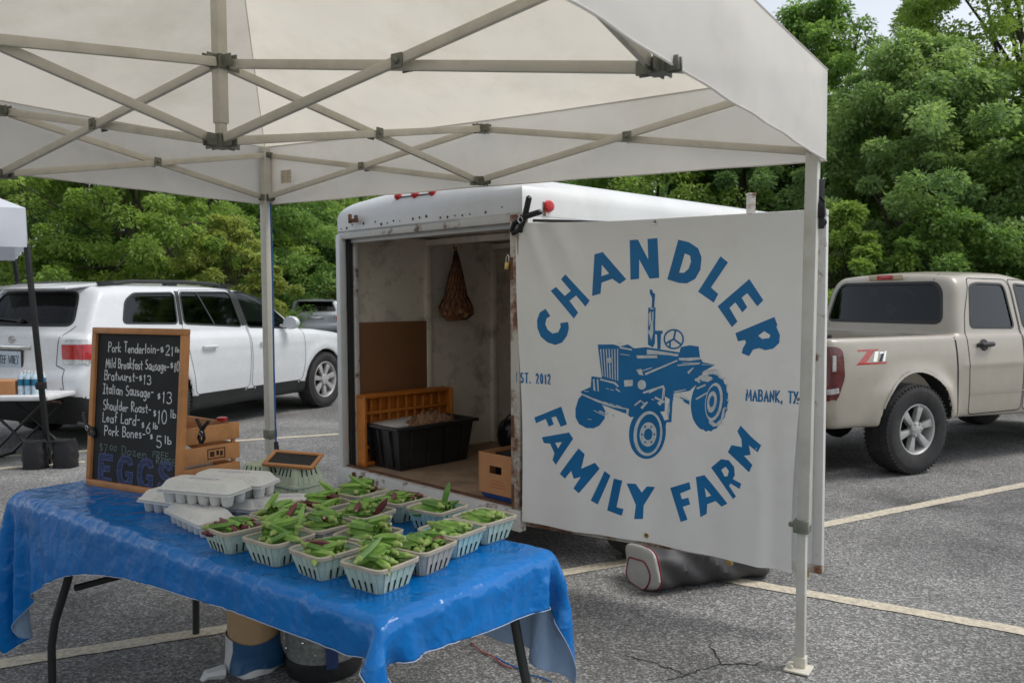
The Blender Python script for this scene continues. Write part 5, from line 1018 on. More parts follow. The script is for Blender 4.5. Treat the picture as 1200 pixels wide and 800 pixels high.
def bp(u, z, l=0.0): return dpt(u, z, bz(u, z)+.004+l)
def bmap(s, t):
    uL = .006+.046*(1-t)+.012*math.sin(t*5)*(1-t); uR = 1.512-.035*(1-t)**1.5-.012*math.sin(t*7)*(1-t); u = uL+(uR-uL)*s
    zb = .331-.041*s-.006*math.sin(s*PI*3); zt = 1.942-.025*s-.008*math.sin(s*PI)
    return u, zb+(zt-zb)*t
NU, NV = 90, 84; vs_ = []; 
for off in (0, -.0022):
    for j in range(NV+1):
        for i in range(NU+1): u, z = bmap(i/NU, j/NV); vs_.append(bp(u, z, off))
S = (NU+1)*(NV+1); fs = []
for j in range(NV):
    for i in range(NU):
        a = j*(NU+1)+i; fs += [(a, a+1, a+NU+2, a+NU+1), (S+a, S+a+NU+1, S+a+NU+2, S+a+1)]
bd = [i for i in range(NU)]+[NU+j*(NU+1) for j in range(NV)]+[NV*(NU+1)+NU-i for i in range(NU)]+[(NV-j)*(NU+1) for j in range(NV)]
fs += [(bd[k], S+bd[k], S+bd[(k+1) % len(bd)], bd[(k+1) % len(bd)]) for k in range(len(bd))]
root = thing('farm_banner', 'large white vinyl farm banner with a blue tractor, clamped over the open trailer door', 'banner', dpt(.76, .30, .01))
mb = MB(); mb.add(vs_, fs); o = mb.build('sheet', M_vinyl, None, smooth=True); attach(o, root); sheet = o
def flat(polys, name, m, lift):
    bm = bmesh.new()
    for k, (out, hole) in enumerate(polys):
        lp = [[Vector((p[0], p[1], 0)) for p in out]]+([[Vector((p[0], p[1], 0)) for p in hole]] if hole else [])
        flatv = [v for q in lp for v in q]; V = [bm.verts.new((v.x, v.y, lift+.00002*(k % 25))) for v in flatv]
        for t in tessellate_polygon(lp):
            try: bm.faces.new([V[i] for i in t])
            except ValueError: pass
    for _ in range(4):
        es = [e for e in bm.edges if e.calc_length() > .035]
        if not es: break
        bmesh.ops.subdivide_edges(bm, edges=es, cuts=1, use_grid_fill=False); bmesh.ops.triangulate(bm, faces=bm.faces)
    for v in bm.verts: v.co = bp(v.co.x, v.co.y, v.co.z)
    for f_ in bm.faces:
        f_.normal_update()
        if f_.normal.dot(DN) < 0: f_.normal_flip()
    me = bpy.data.meshes.new(name); bm.to_mesh(me); bm.free(); me.materials.append(m); o = link(name, me); attach(o, sheet); return o
for q in BANNER_LETTERS: flat([q], 'letter', M_vblue, .0008)
flat([(p, None) for p in TRACTOR_0], 'tractor_print', M_vblue, .0008)
flat([(p, None) for p in TRACTOR_1], 'tractor_highlight', M_vwhite, .0016); flat([(p, None) for p in TRACTOR_2], 'tractor_print', M_vblue, .0024)
flat([(p, None) for p in TRACTOR_3], 'tractor_highlight', M_vwhite, .0032); flat([(p, None) for p in TRACTOR_4], 'tractor_print', M_vblue, .0040)
mb = MB(); fn = lambda a, b_, l: bp(a, b_, .0012+l)
ribbon2d(mb, WHEEL_RING+WHEEL_RING[:1], .008, fn)
for s_ in WHEEL_SPOKES: ribbon2d(mb, s_, .009, fn)
x = .012
for st in strokes('EST. 2012', x, 1.085, .05, .24, .62)[0]: ribbon2d(mb, st, .0085, fn, .12, step=.02)
x = 1.262
for st in strokes('MABANK, TX', x, 1.062, .05, .15, .68)[0]: ribbon2d(mb, st, .0075, fn, .12, step=.02)
o = mb.build('small_print', M_vblue, None, fix=False); attach(o, sheet)
for u, z in ((.80, 1.905), (.762, .350), (1.495, 1.077), (.045, 1.90)):
    mb = MB(); mb.lathe([(.006, .001), (.006, .003), (.0115, .0045), (.013, .001)], bp(u, z), DN, 14); o = mb.build('grommet', M_brass if z < 1 else M_chrome, None, smooth=True); attach(o, sheet)

# spring clamps: two levers with jaws, a coil between
def clamp(label, P, a, b_, n, s=1.0, rz=None, col=None):
    """a: along the levers (handle side), b_: opening direction, n: axis"""
    P, a, b_, n = (Vector(v) for v in (P, a, b_, n)); a.normalize(); n = n.normalized(); b_ = n.cross(a).normalized()
    root = thing('spring_clamp', label, 'clamp', P, group=None)
    for sg in (1, -1):
        mb = MB(); h1 = P+a*.075*s+b_*sg*.034*s; h0 = P+a*.01*s-b_*sg*.004*s; j0 = P-a*.03*s-b_*sg*.016*s; j1 = P-a*.062*s-b_*sg*.004*s
        mb.tube([h1+a*.004*s, h1, (h0+h1)/2, h0, j0, j1], [.007*s, .0105*s, .0105*s, .011*s, .010*s, .008*s], 8); o = mb.build('lever', M_black, None, smooth=True); attach(o, root)
    mb = MB(); mb.tube([P+n*(k/40-.5)*.024*s+(a*math.cos(k*.95)+b_*math.sin(k*.95))*.011*s for k in range(41)], .0022*s, 5); o = mb.build('coil', M_chrome, None, smooth=True); attach(o, root)
    return root
cz = bp(.055, 1.955, .005)
clamp('black spring clamp gripping the top left corner of the banner', cz, DE*.75+Vector((0, 0, .65))+DN*.12, None or DE, DN, 1.55)
mb = MB(); mb.tube([dpt(.09, 1.955, -.02), dpt(.25, 1.945, -.03), dpt(.55, 1.92, -.03), dpt(.62, 1.90, -.04)], .008, 8); tag(mb.build('cord', M_black, None, smooth=True), 'short black cord lying along the door top behind the banner', 'cord')
# ------------------------------------------------------------------ things inside the trailer
def in_tr(name, label, cat, x, y, z=ZF, group=None): return thing(name, label, cat, tl(x, y, z), TR, group)
def lp(mb, name, m, parent, **kw): o = mb.build(name, m, None, **kw); o.parent = parent; return o
# tote: open tub with ribbed sides
t = in_tr('storage_tote', 'big black plastic tote with ribbed sides, open, near the trailer threshold', 'tote', -1.43, .46)
def tub(mb, w_, d_, h_, tw, td, th=.006, r=.03):
    def ring(w2, d2, z): return [(sx*w2/2*(1-0), sy*d2/2, z) for sx, sy in ((-1, -1), (1, -1), (1, 1), (-1, 1))]
    rings = [ring(tw, td, 0), ring(w_, d_, h_), ring(w_-2*th, d_-2*th, h_), ring(tw-2*th, td-2*th, th)]
    vs = [v for q in rings for v in q]; fs = [(3, 2, 1, 0), (12, 13, 14, 15)]
    for k in range(3):
        for i in range(4): j = (i+1) % 4; fs.append((k*4+i, k*4+j, k*4+4+j, k*4+4+i))
    mb.add(vs, fs)
mb = MB(); tub(mb, .43, .68, .30, .36, .60); o = lp(mb, 'tub', M_black, t, bevel=.012, seg=3)
mb = MB()
for s_ in (-1, 1):
    mb.box((s_*.225, 0, .292), (.035, .74, .022)); mb.box((0, s_*.355, .292), (.415, .035, .022))
lp(mb, 'rim', M_black, t, bevel=.006)
for k in range(3):
    for s_ in (-1, 1):
        mb = MB(); mb.bar((-.12+k*.12, s_*.305, .02), (-.125+k*.125, s_*.343, .27), .03, .012); lp(mb, 'rib', M_black, t, bevel=.003)
for k in range(4):
    mb = MB(); mb.bar((.185, -.22+k*.15, .02), (.219, -.23+k*.155, .27), .012, .03); lp(mb, 'rib', M_black, t, bevel=.003)
# white foam sheet and crumpled brown paper in the tote
mb = MB(); mb.box(tl(-1.47, .34, ZF+.288), (.24, .34, .02), (.04, .05, TR)); tag(mb.build('foam_sheet', mat('white_foam', (.62, .61, .58), .7), None, bevel=.004), 'pale sheet lying inside the black tote, left of the brown paper', 'sheet')
M_paper = mat('brown_packing_paper', (.30, .17, .10), .8, var=.25, vscale=9, bump=.3, bscale=25)
g = np.random.default_rng(3); mb = MB(); n = 26; P = []
for j in range(n):
    for i in range(n):
        u, v = i/(n-1)-.5, j/(n-1)-.5; r = math.hypot(u, v); hgt = .07*math.exp(-(r/.33)**2)+.022*math.sin(u*23+math.sin(v*17)*2)*math.cos(v*19+u*8)+.012*math.sin(u*41+v*37)
        P.append(tl(-1.38+u*.22, .52+v*.46, ZF+.285+hgt-.03*(r > .45)))
mb.add(P, [(j*n+i, j*n+i+1, (j+1)*n+i+1, (j+1)*n+i) for j in range(n-1) for i in range(n-1)]); o = mb.build('packing_paper', M_paper, None, smooth=True); tag(o, 'crumpled brown paper heaped in the black tote', 'paper')
# orange crate stood on its side against the left wall
t = in_tr('plastic_crate', 'orange plastic lattice crate stood on edge behind the black tote', 'crate', -1.55, .46)
mb = MB(); mb.box((-.055, 0, .255), (.012, .78, .49)); lp(mb, 'back_panel', M_orange, t)
mb = MB()
for z in (.02, .13, .25, .37, .485): mb.box((-.02, 0, z), (.075 if z in (.02, .485) else .035, .80, .022))
for k in range(11): mb.box((-.022, -.385+k*.077, .25), (.032, .014, .47))
for s_ in (-1, 1): mb.box((-.01, s_*.39, .25), (.10, .02, .49))
lp(mb, 'lattice', M_orange, t, bevel=.003, seg=1)
mb = MB(); mb.box(tl(-1.648, .385, 1.005), (.012, .68, .74), (0, 0, TR)); tag(mb.build('hardboard_panel', M_brown, None, bevel=.002), 'plain brown board leaning on the inner left wall of the trailer', 'board')
# mesh bag hanging on a post
t = in_tr('mesh_bag', 'tapered reddish mesh bag hanging on the inner wall post of the trailer', 'bag', -1.57, .95, 1.37)
M_mesh = mat('red_brown_netting', (.30, .135, .065), .8, var=.5, vscale=30, dirt=(.30, .20, .11), dscale=16, damt=.6, bump=.7, bscale=70)
mb = MB(); prof = [(0, 0), (.07, .005), (.115, .05), (.118, .11), (.095, .2), (.06, .32), (.03, .44), (.012, .53), (.02, .56), (0, .565)]; mb.lathe(prof, (0, 0, 0), (0, 0, 1), 18)
mb.v = [(x*.6+.01*math.sin(z*30), y*1.2*(1+.15*math.sin(z*21+x*9)), z+.05*y*(z < .3)) for x, y, z in mb.v]; lp(mb, 'sack', M_mesh, t, smooth=True)
mb = MB()
for k in range(16):
    a = k*2*PI/16
    for s_ in (1, -1): mb.tube([(.62*r*math.cos(a+s_*h*3.2)+.01*math.sin(h*30), 1.22*r*math.sin(a+s_*h*3.2)*(1+.15*math.sin(h*21)), h) for r, h in prof[1:8]], .0022, 4)
lp(mb, 'netting', mat('dark_net_cord', (.04, .012, .012), .8), t)
for k in range(5):
    mb = MB(); mb.lathe([(0, -.03), (.022, -.02), (.03, 0), (.022, .02), (0, .03)], (.045+.01*k % .02, -.05+k*.028, .05+.022*((k*7) % 3)), (0, 0, 1), 10); lp(mb, 'contents', mat('onion_skin', (.42, .26, .12) if k % 2 else (.30, .05, .04), .5), t, smooth=True)
mb = MB(); mb.tube([(-.0, 0, .55), (-.05, -.02, .62)], .004, 5); lp(mb, 'cord', M_paper, t)
# black pot, carton on a blue tray
t = in_tr('black_kettle', 'round black glossy pot standing at the back of the trailer floor', 'pot', -1.28, 1.28)
mb = MB(); mb.lathe([(0, 0), (.09, 0), (.125, .04), (.14, .11), (.13, .18), (.10, .225), (.085, .235), (0, .24)], (0, 0, 0), (0, 0, 1), 28); lp(mb, 'bowl', mat('black_enamel', (.012, .012, .013), .18, var=.2), t, smooth=True)
mb = MB(); mb.tube([(.0, .13*math.cos(a*PI/12), .17+.11*math.sin(a*PI/12)) for a in range(13)], .006, 6); lp(mb, 'handle', M_blackm, t, smooth=True)
t = in_tr('carton', 'small tan cardboard carton with a hand hole, beside the right jamb in the trailer', 'carton', -.17, .20, ZF+.042)
mb = MB(); W, D, Hh = .28, .36, .235
mb.box((-W/2+.003, 0, Hh/2), (.006, D, Hh)); mb.box((W/2-.003, 0, Hh/2), (.006, D, Hh)); mb.box((0, D/2-.003, Hh/2), (W-.012, .006, Hh)); mb.box((0, 0, .004), (W-.012, D-.012, .006))
for (a, b_, c, d) in ((-.131, .131, .006, .12), (-.131, .131, .165, Hh), (-.131, -.05, .12, .165), (.05, .131, .12, .165)): mb.box(((a+b_)/2, -D/2+.003, (c+d)/2), (b_-a, .006, d-c))
lp(mb, 'box', M_card, t)
mb = MB(); mb.box((0, .05, .12), (W-.03, D-.14, .19)); lp(mb, 'contents', M_well, t)
mb = MB()
for k in range(3): mb.box((.02, -D/2-.0008, .045+k*.018), (.13-.02*k, .0008, .006))
lp(mb, 'print', mat('faded_red_print', (.42, .13, .07), .8), t)
t = in_tr('plastic_tray', 'shallow blue plastic tray under the small tan carton', 'tray', -.17, .20)
mb = MB(); tub(mb, .27, .34, .04, .23, .30); lp(mb, 'tray', M_bluep, t, bevel=.004)
# black sports bag under the open door
M_bagg = mat('charcoal_nylon', (.045, .044, .047), .6, var=.15, vscale=7, bump=.25, bscale=9)
M_bagw = mat('pale_nylon', (.40, .39, .37), .6, var=.12, vscale=6, bump=.3, bscale=9)
M_bagr = mat('maroon_piping', (.20, .012, .03), .55)
bx_, by_ = gp(828, 690).x, gp(828, 690).y+.17
t = thing('sports_bag', 'slumped charcoal sports bag with pale panels and maroon piping, under the banner', 'bag', (bx_, by_, 0), math.radians(20))
def loft(mb, rings): 
    n = len(rings[0]); vs = [v for r in rings for v in r]; mb.add(vs, [(i*n+k, i*n+(k+1) % n, (i+1)*n+(k+1) % n, (i+1)*n+k) for i in range(len(rings)-1) for k in range(n)]+[tuple(reversed(range(n))), tuple(range((len(rings)-1)*n, len(rings)*n))])
def bring(x, s, n=28):
    out = []
    for k in range(n):
        a = 2*PI*k/n; c, s_ = math.cos(a), math.sin(a); y = .17*s*math.copysign(abs(c)**.7, c); z = .105*s+.105*s*math.copysign(abs(s_)**.75, s_)
        z *= 1.03+.12*math.exp(-((x+.05)/.2)**2)+.06*math.sin(x*9+2)+.05*math.sin(x*23+y*14)+.03*math.sin(x*51+k*.9); z = max(z, .004); y += .012*math.sin(x*31+z*40); out.append((x, y, z*1.05))
    return out
mb = MB(); loft(mb, [bring(-.345+.655*i/44, 1.0) for i in range(45)]); lp(mb, 'body', M_bagg, t, smooth=True)
mb = MB(); loft(mb, [bring(-.385+.042*i/6, .62+.40*math.sin(PI/2*min(1, i/4))) for i in range(7)]); lp(mb, 'end_panel', M_bagw, t, smooth=True)
mb = MB(); loft(mb, [bring(.308+.10*i/5, 1.0-.5*(i/5)**2) for i in range(6)]); lp(mb, 'far_end', M_bagg, t, smooth=True)
mb = MB(); q = bring(-.342, 1.02); mb.tube(q, .005, 6, closed=True); lp(mb, 'piping', M_bagr, t, smooth=True)
mb = MB(); q = bring(-.381, .72); mb.tube(q, .005, 6, closed=True); lp(mb, 'piping', M_bagr, t, smooth=True)
mb = MB(); q = [Vector(bring(x, 1.01)[7]) for x in [-.28+.56*i/16 for i in range(17)]]
for a, c in zip(q, q[1:]): mb.bar(a, c, .018, .004)
lp(mb, 'zip', M_black, t)
mb = MB(); q = [Vector(bring(x, 1.012)[k_]) for x, k_ in ((-.285, 22), (-.20, 23), (-.11, 24), (-.03, 26), (.03, 0), (.05, 3))]
for a, c in zip(q, q[1:]):
    n_ = Vector((0, a.y, a.z-.11)).normalized(); mb.bar(a, c, .045, .006, up=n_)
lp(mb, 'strap', M_bagw, t, bevel=.001)
mb = MB(); mb.tube([(-.05, -.10, .215), (-.03, -.13, .24), (.05, -.15, .235), (.12, -.13, .225), (.14, -.10, .215)], .009, 7); lp(mb, 'handle', M_black, t, smooth=True)
# ------------------------------------------------------------------ the white pop-up canopy we stand under
def cloth_mat(name, col, trans, dirt, damt):
    m = mat(name, col, .7, var=.05, vscale=1.6, dirt=dirt, dscale=1.7, damt=damt, bump=.12, bscale=6, trans=trans, spec=.25); return m
M_roofc = cloth_mat('canopy_roof_cloth', (.76, .715, .62), .56, (.42, .37, .27), .35)
M_valc = cloth_mat('canopy_valance_cloth', (.82, .80, .76), .36, (.50, .43, .32), .30)
M_frame = mat('cream_painted_steel', (.60, .57, .485), .45, var=.08, vscale=8, dirt=(.30, .24, .15), dscale=5, damt=.4)
M_legc = mat('white_painted_steel_leg', (.56, .55, .50), .42, var=.06, vscale=6, dirt=(.33, .27, .18), dscale=4, damt=.45)
M_brk = mat('green_grey_bracket', (.18, .185, .15), .5, metal=.15, var=.3, vscale=20, dirt=(.25, .15, .07), dscale=14, damt=.4)
LRb = Vector((1.189, 3.376, 0)); LRp = LRb+Vector((.028, -.002, 0)); LLp = dp(314.5, 400, 5.054); LLp.z = 0; NLp = Vector((-3.135, 2.411, 0)); NRp = Vector((-.562, .620, 0))
CT = -.566; EA = Vector((math.cos(CT), math.sin(CT), 0)); EB = Vector((-math.sin(CT), math.cos(CT), 0))
can = thing('canopy_tent', 'large white pop-up canopy with a cream scissor frame, standing over the blue table', 'canopy', (-.973, 2.893, 0), CT)
def cp(mb, name, m, parent=can, **kw): o = mb.build(name, m, None, **kw); attach(o, parent); return o
MC = Matrix((EA, EB, Vector((0, 0, 1)))).transposed()
UZ = {}
J = {'RU': Vector((LRp.x, LRp.y, 2.41)), 'RL': Vector((LRp.x, LRp.y, 2.12)), 'LU': dp(312.5, 182, 5.054), 'LL': dp(313, 232, 5.054), 'NLU': Vector((NLp.x, NLp.y, 2.41)), 'NLL': Vector((NLp.x, NLp.y, 2.12)), 'NRU': Vector((NRp.x, NRp.y, 2.41)), 'NRL': Vector((NRp.x, NRp.y, 2.12)),
     'BU': dp(563.5, 151, 4.215), 'BL': dp(563, 212, 4.215), 'WU': dp(3, 130, 3.733), 'WL': dp(4, 204, 3.733), 'CU': dp(259, 74, 2.893), 'CL': dp(259.5, 166, 2.893), 'EL': dp(772, 78, 2.053), 'NU': Vector((-1.813, 1.571, 2.40)), 'NL': Vector((-1.813, 1.571, 2.11))}
J['EU'] = J['EL']+Vector((0, 0, .285))
for P, key in ((LRb, 'R'), (LLp, 'L'), (NLp, 'NL_'), (NRp, 'NR_')):
    top = 2.45
    T_ = (LRp if P is LRb else P)+Vector((0, 0, top)); B0 = P.lerp(T_, .60/top); B0.z = .60
    MLg = MC if P is not LRb else Matrix((EA, EB, (T_-B0).normalized())).transposed()
    mb = MB(); mb.box((T_+B0)/2, (.050, .050, (T_-B0).length), M=MLg); leg = cp(mb, 'leg', M_legc, bevel=.006)
    mb = MB(); mb.box((P.x, P.y, .32), (.037, .037, .61), M=MC); o = mb.build('inner_leg', M_legc, None, bevel=.004); attach(o, leg)
    mb = MB(); mb.box((P.x, P.y, .60 if P is not LLp else .72), (.062, .062, .055), M=MC); mb.box(Vector((P.x, P.y, .60 if P is not LLp else .72))+EA*-.04, (.03, .02, .02), M=MC); o = mb.build('leg_clip', M_brk, None, bevel=.006); attach(o, leg)
    mb = MB(); mb.box((P.x-.012, P.y-.015, .008), (.10, .10, .008), M=MC); mb.box((P.x, P.y, .03), (.046, .046, .05), M=MC); mb.lathe([(.009, 0), (.009, .012), (0, .014)], (P.x-.045, P.y-.02, .012), (0, 0, 1), 8); o = mb.build('foot_plate', M_frame, None, bevel=.002); attach(o, leg)
def joint(p, big=1.0, flangez=0):
    mb = MB(); mb.box(p, (.058*big, .058*big, .05*big), M=MC)
    for d in (EA, -EA, EB, -EB):
        for s_ in (-1, 1):
            n = Vector((-d.y, d.x, 0)); mb.box(p+d*.045*big+n*s_*.013*big, (.05*big, .006, .045*big), M=Matrix((d, n, Vector((0, 0, 1)))).transposed())
    for d in (EA, EB):
        for s_ in (-1, 1): mb.lathe([(.009, 0), (.009, .006), (.005, .009), (0, .009)], p+d*.03*big*s_+Vector((0, 0, .0)), d*s_, 8)
    return cp(mb, 'joint_bracket', M_brk, bevel=.002, seg=1)
for k in ('RU', 'RL', 'LU', 'LL', 'NLU', 'NLL', 'NRU', 'NRL', 'BU', 'BL', 'WU', 'WL', 'EL', 'EU', 'NU', 'NL'): joint(J[k], .42 if k in ('RU', 'RL') else .62 if k == 'LU' else .8)
joint(J['CU'], .95); joint(J['CL'], .95)
def scissor(au, al, bu, bl):
    for (p, q), s_ in (((au, bl), 1), ((al, bu), -1)):
        p, q = J[p], J[q]; d = (q-p).normalized(); n = Vector((-d.y, d.x, 0)).normalized(); mb = MB(); mb.bar(p+d*.035+n*.0125*s_, q-d*.035+n*.0125*s_, .018, .031); cp(mb, 'truss_bar', M_frame, bevel=.004)
    a, b_, c, d_ = J[au], J[bl], J[al], J[bu]; t = .5; x = (a.lerp(b_, t)+c.lerp(d_, t))/2
    d = (b_-a); d.z = 0; d.normalize(); n = Vector((-d.y, d.x, 0)); M = Matrix((d, n, Vector((0, 0, 1)))).transposed(); mb = MB()
    for s_ in (-1, 1): mb.box(x+n*.026*s_, (.042, .005, .044), M=M); mb.lathe([(.010, 0), (.010, .005), (0, .007)], x+n*.0285*s_, n*s_, 10)
    cp(mb, 'pivot_bracket', M_brk, bevel=.0015, seg=1)
for a, b_ in (('L', 'B'), ('R', 'B')): scissor(a+'U', a+'L', 'BU', 'BL')
scissor('LU', 'LL', 'WU', 'WL'); scissor('NLU', 'NLL', 'WU', 'WL'); scissor('RU', 'RL', 'EU', 'EL'); scissor('NRU', 'NRL', 'EU', 'EL'); scissor('NLU', 'NLL', 'NU', 'NL'); scissor('NRU', 'NRL', 'NU', 'NL')
for k in ('B', 'W', 'E', 'N'): scissor('CU', 'CL', k+'U', k+'L')
c = J['CL']; mb = MB(); mb.box((c.x, c.y, c.z+.33), (.040, .040, .54), M=MC); cp(mb, 'centre_pole', M_frame, bevel=.005)
mb = MB(); mb.box((c.x, c.y, c.z+.08), (.030, .030, .16), M=MC); cp(mb, 'inner_pole', M_frame, bevel=.004)
mb = MB(); mb.box((c.x, c.y, c.z+.80), (.028, .028, .5), M=MC); mb.lathe([(.0, .0), (.07, 0), (.06, .02), (0, .03)], (c.x, c.y, c.z+1.04), (0, 0, 1), 16); cp(mb, 'peak_pole', M_frame)
# cloth: four roof panels and four valances
PK = Vector((-.973, 2.893, 3.16)); CEN = Vector((-.973, 2.893, 0))
EZ, HZ = 2.455, 2.10
def outw(P, k): d = (P-CEN); d.z = 0; return P+d.normalized()*k
cr = [outw(Vector((p.x, p.y, 0)), .055) for p in (LLp, LRp, NRp, NLp)]; ez = [2.462, 2.445, 2.45, 2.46]; hz = [2.115, 2.085, 2.09, 2.11]
for k in range(4):
    A, B_ = cr[k].copy(), cr[(k+1) % 4].copy(); A.z, B_.z = ez[k], ez[(k+1) % 4]; N1, N2 = 40, 30; vs2 = []; rg = random.Random(k)
    for j in range(N2+1):
        t = j/N2
        for i in range(N1+1):
            s = i/N1; e = A.lerp(B_, s); p = e.lerp(PK, t)
            sag = -.055*math.sin(PI*s)*math.sin(PI*min(1, t*1.05))*(1-t*.5)+.006*math.sin(s*37+k)*math.sin(t*9)*math.sin(PI*s)*(1-t)
            p.z += sag-.018*math.sin(PI*s)*(1-t); vs2.append(p)
    mb = MB(); mb.add(vs2, [(j*(N1+1)+i, j*(N1+1)+i+1, (j+1)*(N1+1)+i+1, (j+1)*(N1+1)+i) for j in range(N2) for i in range(N1)]); cp(mb, 'roof_panel', M_roofc, smooth=True)
    # seam along the hip and along the eave
    mb = MB(); d = (B_-A).normalized(); nrm = Vector((d.y, -d.x, 0)); nrm = nrm if (A.lerp(B_, .5)-CEN).dot(nrm) > 0 else -nrm
    M1, M2 = 72, 10; vs3 = []
    for j in range(M2+1):
        t = j/M2
        for i in range(M1+1):
            s = i/M1; z0_ = A.z+(B_.z-A.z)*s-.018*math.sin(PI*s); h0 = hz[k]+(hz[(k+1) % 4]-hz[k])*s+.006*math.sin(PI*s); p = A.lerp(B_, s); p.z = z0_+(h0-z0_)*t
            edge = min(1, s*14, (1-s)*14)
            wv = .0012*math.sin(s*19+k*1.3+t*1.2)+.0016*math.sin(s*43+k)+.002*math.sin(s*61+t*2)
            p += nrm*(wv*t*edge+.012*math.sin(PI*t)*edge); p.z += .0012*math.sin(s*31+k)*t*edge; vs3.append(p)
    mb.add(vs3, [(j*(M1+1)+i, j*(M1+1)+i+1, (j+1)*(M1+1)+i+1, (j+1)*(M1+1)+i) for j in range(M2) for i in range(M1)]); v = cp(mb, 'valance', M_valc, smooth=True)
    mb = MB(); off = M2*(M1+1); mb.tube([vs3[off+i] for i in range(M1+1)], .0035, 5); o = mb.build('hem', M_valc, None, smooth=True); attach(o, v)
    mb = MB(); mb.tube([vs3[i]+Vector((0, 0, .001)) for i in range(M1+1)], .004, 5); o = mb.build('eave_seam', M_valc, None, smooth=True); attach(o, v)
    mb = MB(); a_ = A.copy(); mb.tube([a_.lerp(PK, q/12)-Vector((0, 0, .003)) for q in range(13)], .002, 5); cp(mb, 'hip_seam', M_roofc, smooth=True)
mb = MB(); a_, b_ = J['LU'], J['LL']; mb.bar(a_+Vector((.0, .035, .02)), b_+Vector((0, .04, -.03)), .10, .004, up=(0, 1, 0)); cp(mb, 'corner_patch', mat('stained_corner_cloth', (.50, .42, .31), .8, var=.2, vscale=9, dirt=(.26, .15, .07), dscale=7, damt=.7), fix=False)
for px_, py_, w_ in ((331, 207, .085),):
    mb = MB(); q = dp(px_+4, py_, 4.98); mb.box(q, (.085, .003, .075), M=MC); cp(mb, 'care_label', mat('faded_label', (.50, .44, .34), .8, var=.3, vscale=60))
# corner reinforcing patch inside the left corner, cloth ties at the right corner
# black latch strap on the right leg, holding the banner's top right corner
p = dp(961.5, 236, 3.36)
t = thing('leg_strap', 'black strap buckled to the right canopy leg, just under the cloth corner', 'strap', p)
mb = MB(); q = dp(961.5, 210, 3.372); r_ = dp(961.5, 268, 3.372); mb.bar(q, r_, .030, .014, up=(0, 1, 0)); o = mb.build('strap', M_black, None, bevel=.004); attach(o, t)
mb = MB(); mb.box(dp(962, 246, 3.36), (.036, .02, .06), M=MC); o = mb.build('buckle', M_blackm, None, bevel=.006); attach(o, t)
mb = MB(); mb.tube([dp(964, 252, 3.36), dp(966.5, 246, 3.36), dp(966, 236, 3.36), dp(962, 230, 3.36)], .004, 6); o = mb.build('loop', M_blackm, None, smooth=True); attach(o, t)
# blue bungee down the left leg
M_blue_cord = mat('blue_cord', (.015, .10, .30), .55, var=.35, vscale=90)
hookp = dp(323.5, 527, 4.97)
t = thing('bungee_cord', 'blue bungee cord with a black hook hanging beside the left canopy leg', 'cord', hookp)
mb = MB(); mb.tube([dp(317, 238, 5.01), dp(319.5, 330, 5.0), dp(321, 430, 4.99), hookp+Vector((0, 0, .03))], .0055, 8); o = mb.build('cord', M_blue_cord, None, smooth=True); attach(o, t)
mb = MB(); h = hookp; mb.tube([h+Vector((0, 0, .05)), h+Vector((.004, 0, .0))], [.012, .016], 10); mb.tube([h, h+Vector((.012, 0, -.03)), h+Vector((.008, 0, -.06)), h+Vector((-.012, 0, -.07)), h+Vector((-.026, 0, -.058)), h+Vector((-.03, 0, -.04))], [.011, .010, .009, .008, .007, .005], 8); o = mb.build('hook', M_black, None, smooth=True); attach(o, t)
# ------------------------------------------------------------------ folding table under a draped blue tarp
BX, BY, BT, BLn, BW, BZ = -2.0928, 3.3762, -.6707, 2.265, .76, .745
EU_ = Vector((math.cos(BT), math.sin(BT), 0)); EV_ = Vector((-math.sin(BT), math.cos(BT), 0))
def tb(a, b_, z=BZ): return Vector((BX, BY, 0))+EU_*a+EV_*b_+Vector((0, 0, z))
tab = thing('folding_table', 'long folding table with dark tube legs under the blue tarp', 'table', tb(BLn/2, BW/2, 0), BT)
def ttp(mb, name, m, **kw): o = mb.build(name, m, None, **kw); attach(o, tab); return o
M_top = mat('grey_white_plastic', (.55, .54, .51), .5, bump=.1, bscale=80); M_leg = mat('grey_black_tube', (.035, .038, .038), .4, metal=.2, var=.15)
MT = Matrix((EU_, EV_, Vector((0, 0, 1)))).transposed()
mb = MB(); mb.box(tb(BLn/2, BW/2, BZ-.024), (BLn-.03, BW-.03, .045), M=MT); ttp(mb, 'table_top', M_top, bevel=.02, seg=3)
for a0, lean in ((.47, -.22), (BLn-.14, .08)):
    for b_ in (.10, BW-.10):
        mb = MB(); s_ = 1 if b_ > .3 else -1
        mb.tube([tb(a0, b_-.10*s_, .695), tb(a0, b_-.03*s_, .67), tb(a0+lean*.15, b_+.0*s_, .60), tb(a0+lean*.5, b_+.015*s_, .42), tb(a0+lean*.85, b_+.03*s_, .26), tb(a0+lean*.97, b_+.035*s_, .16), tb(a0+lean, b_+.035*s_, .005)], .0155, 10); ttp(mb, 'leg', M_leg, smooth=True)
    if a0 > 1: continue
    mb = MB(); mb.tube([tb(a0+lean*.52, .12, .40), tb(a0+lean*.52, BW-.12, .40)], .014, 8); ttp(mb, 'leg_brace', M_leg, smooth=True)
    mb = MB(); mb.tube([tb(a0+lean*.52, BW/2, .40), tb(BLn/2+(a0-BLn/2)*.35, BW/2, .70)], .011, 8); ttp(mb, 'strut', M_leg, smooth=True)
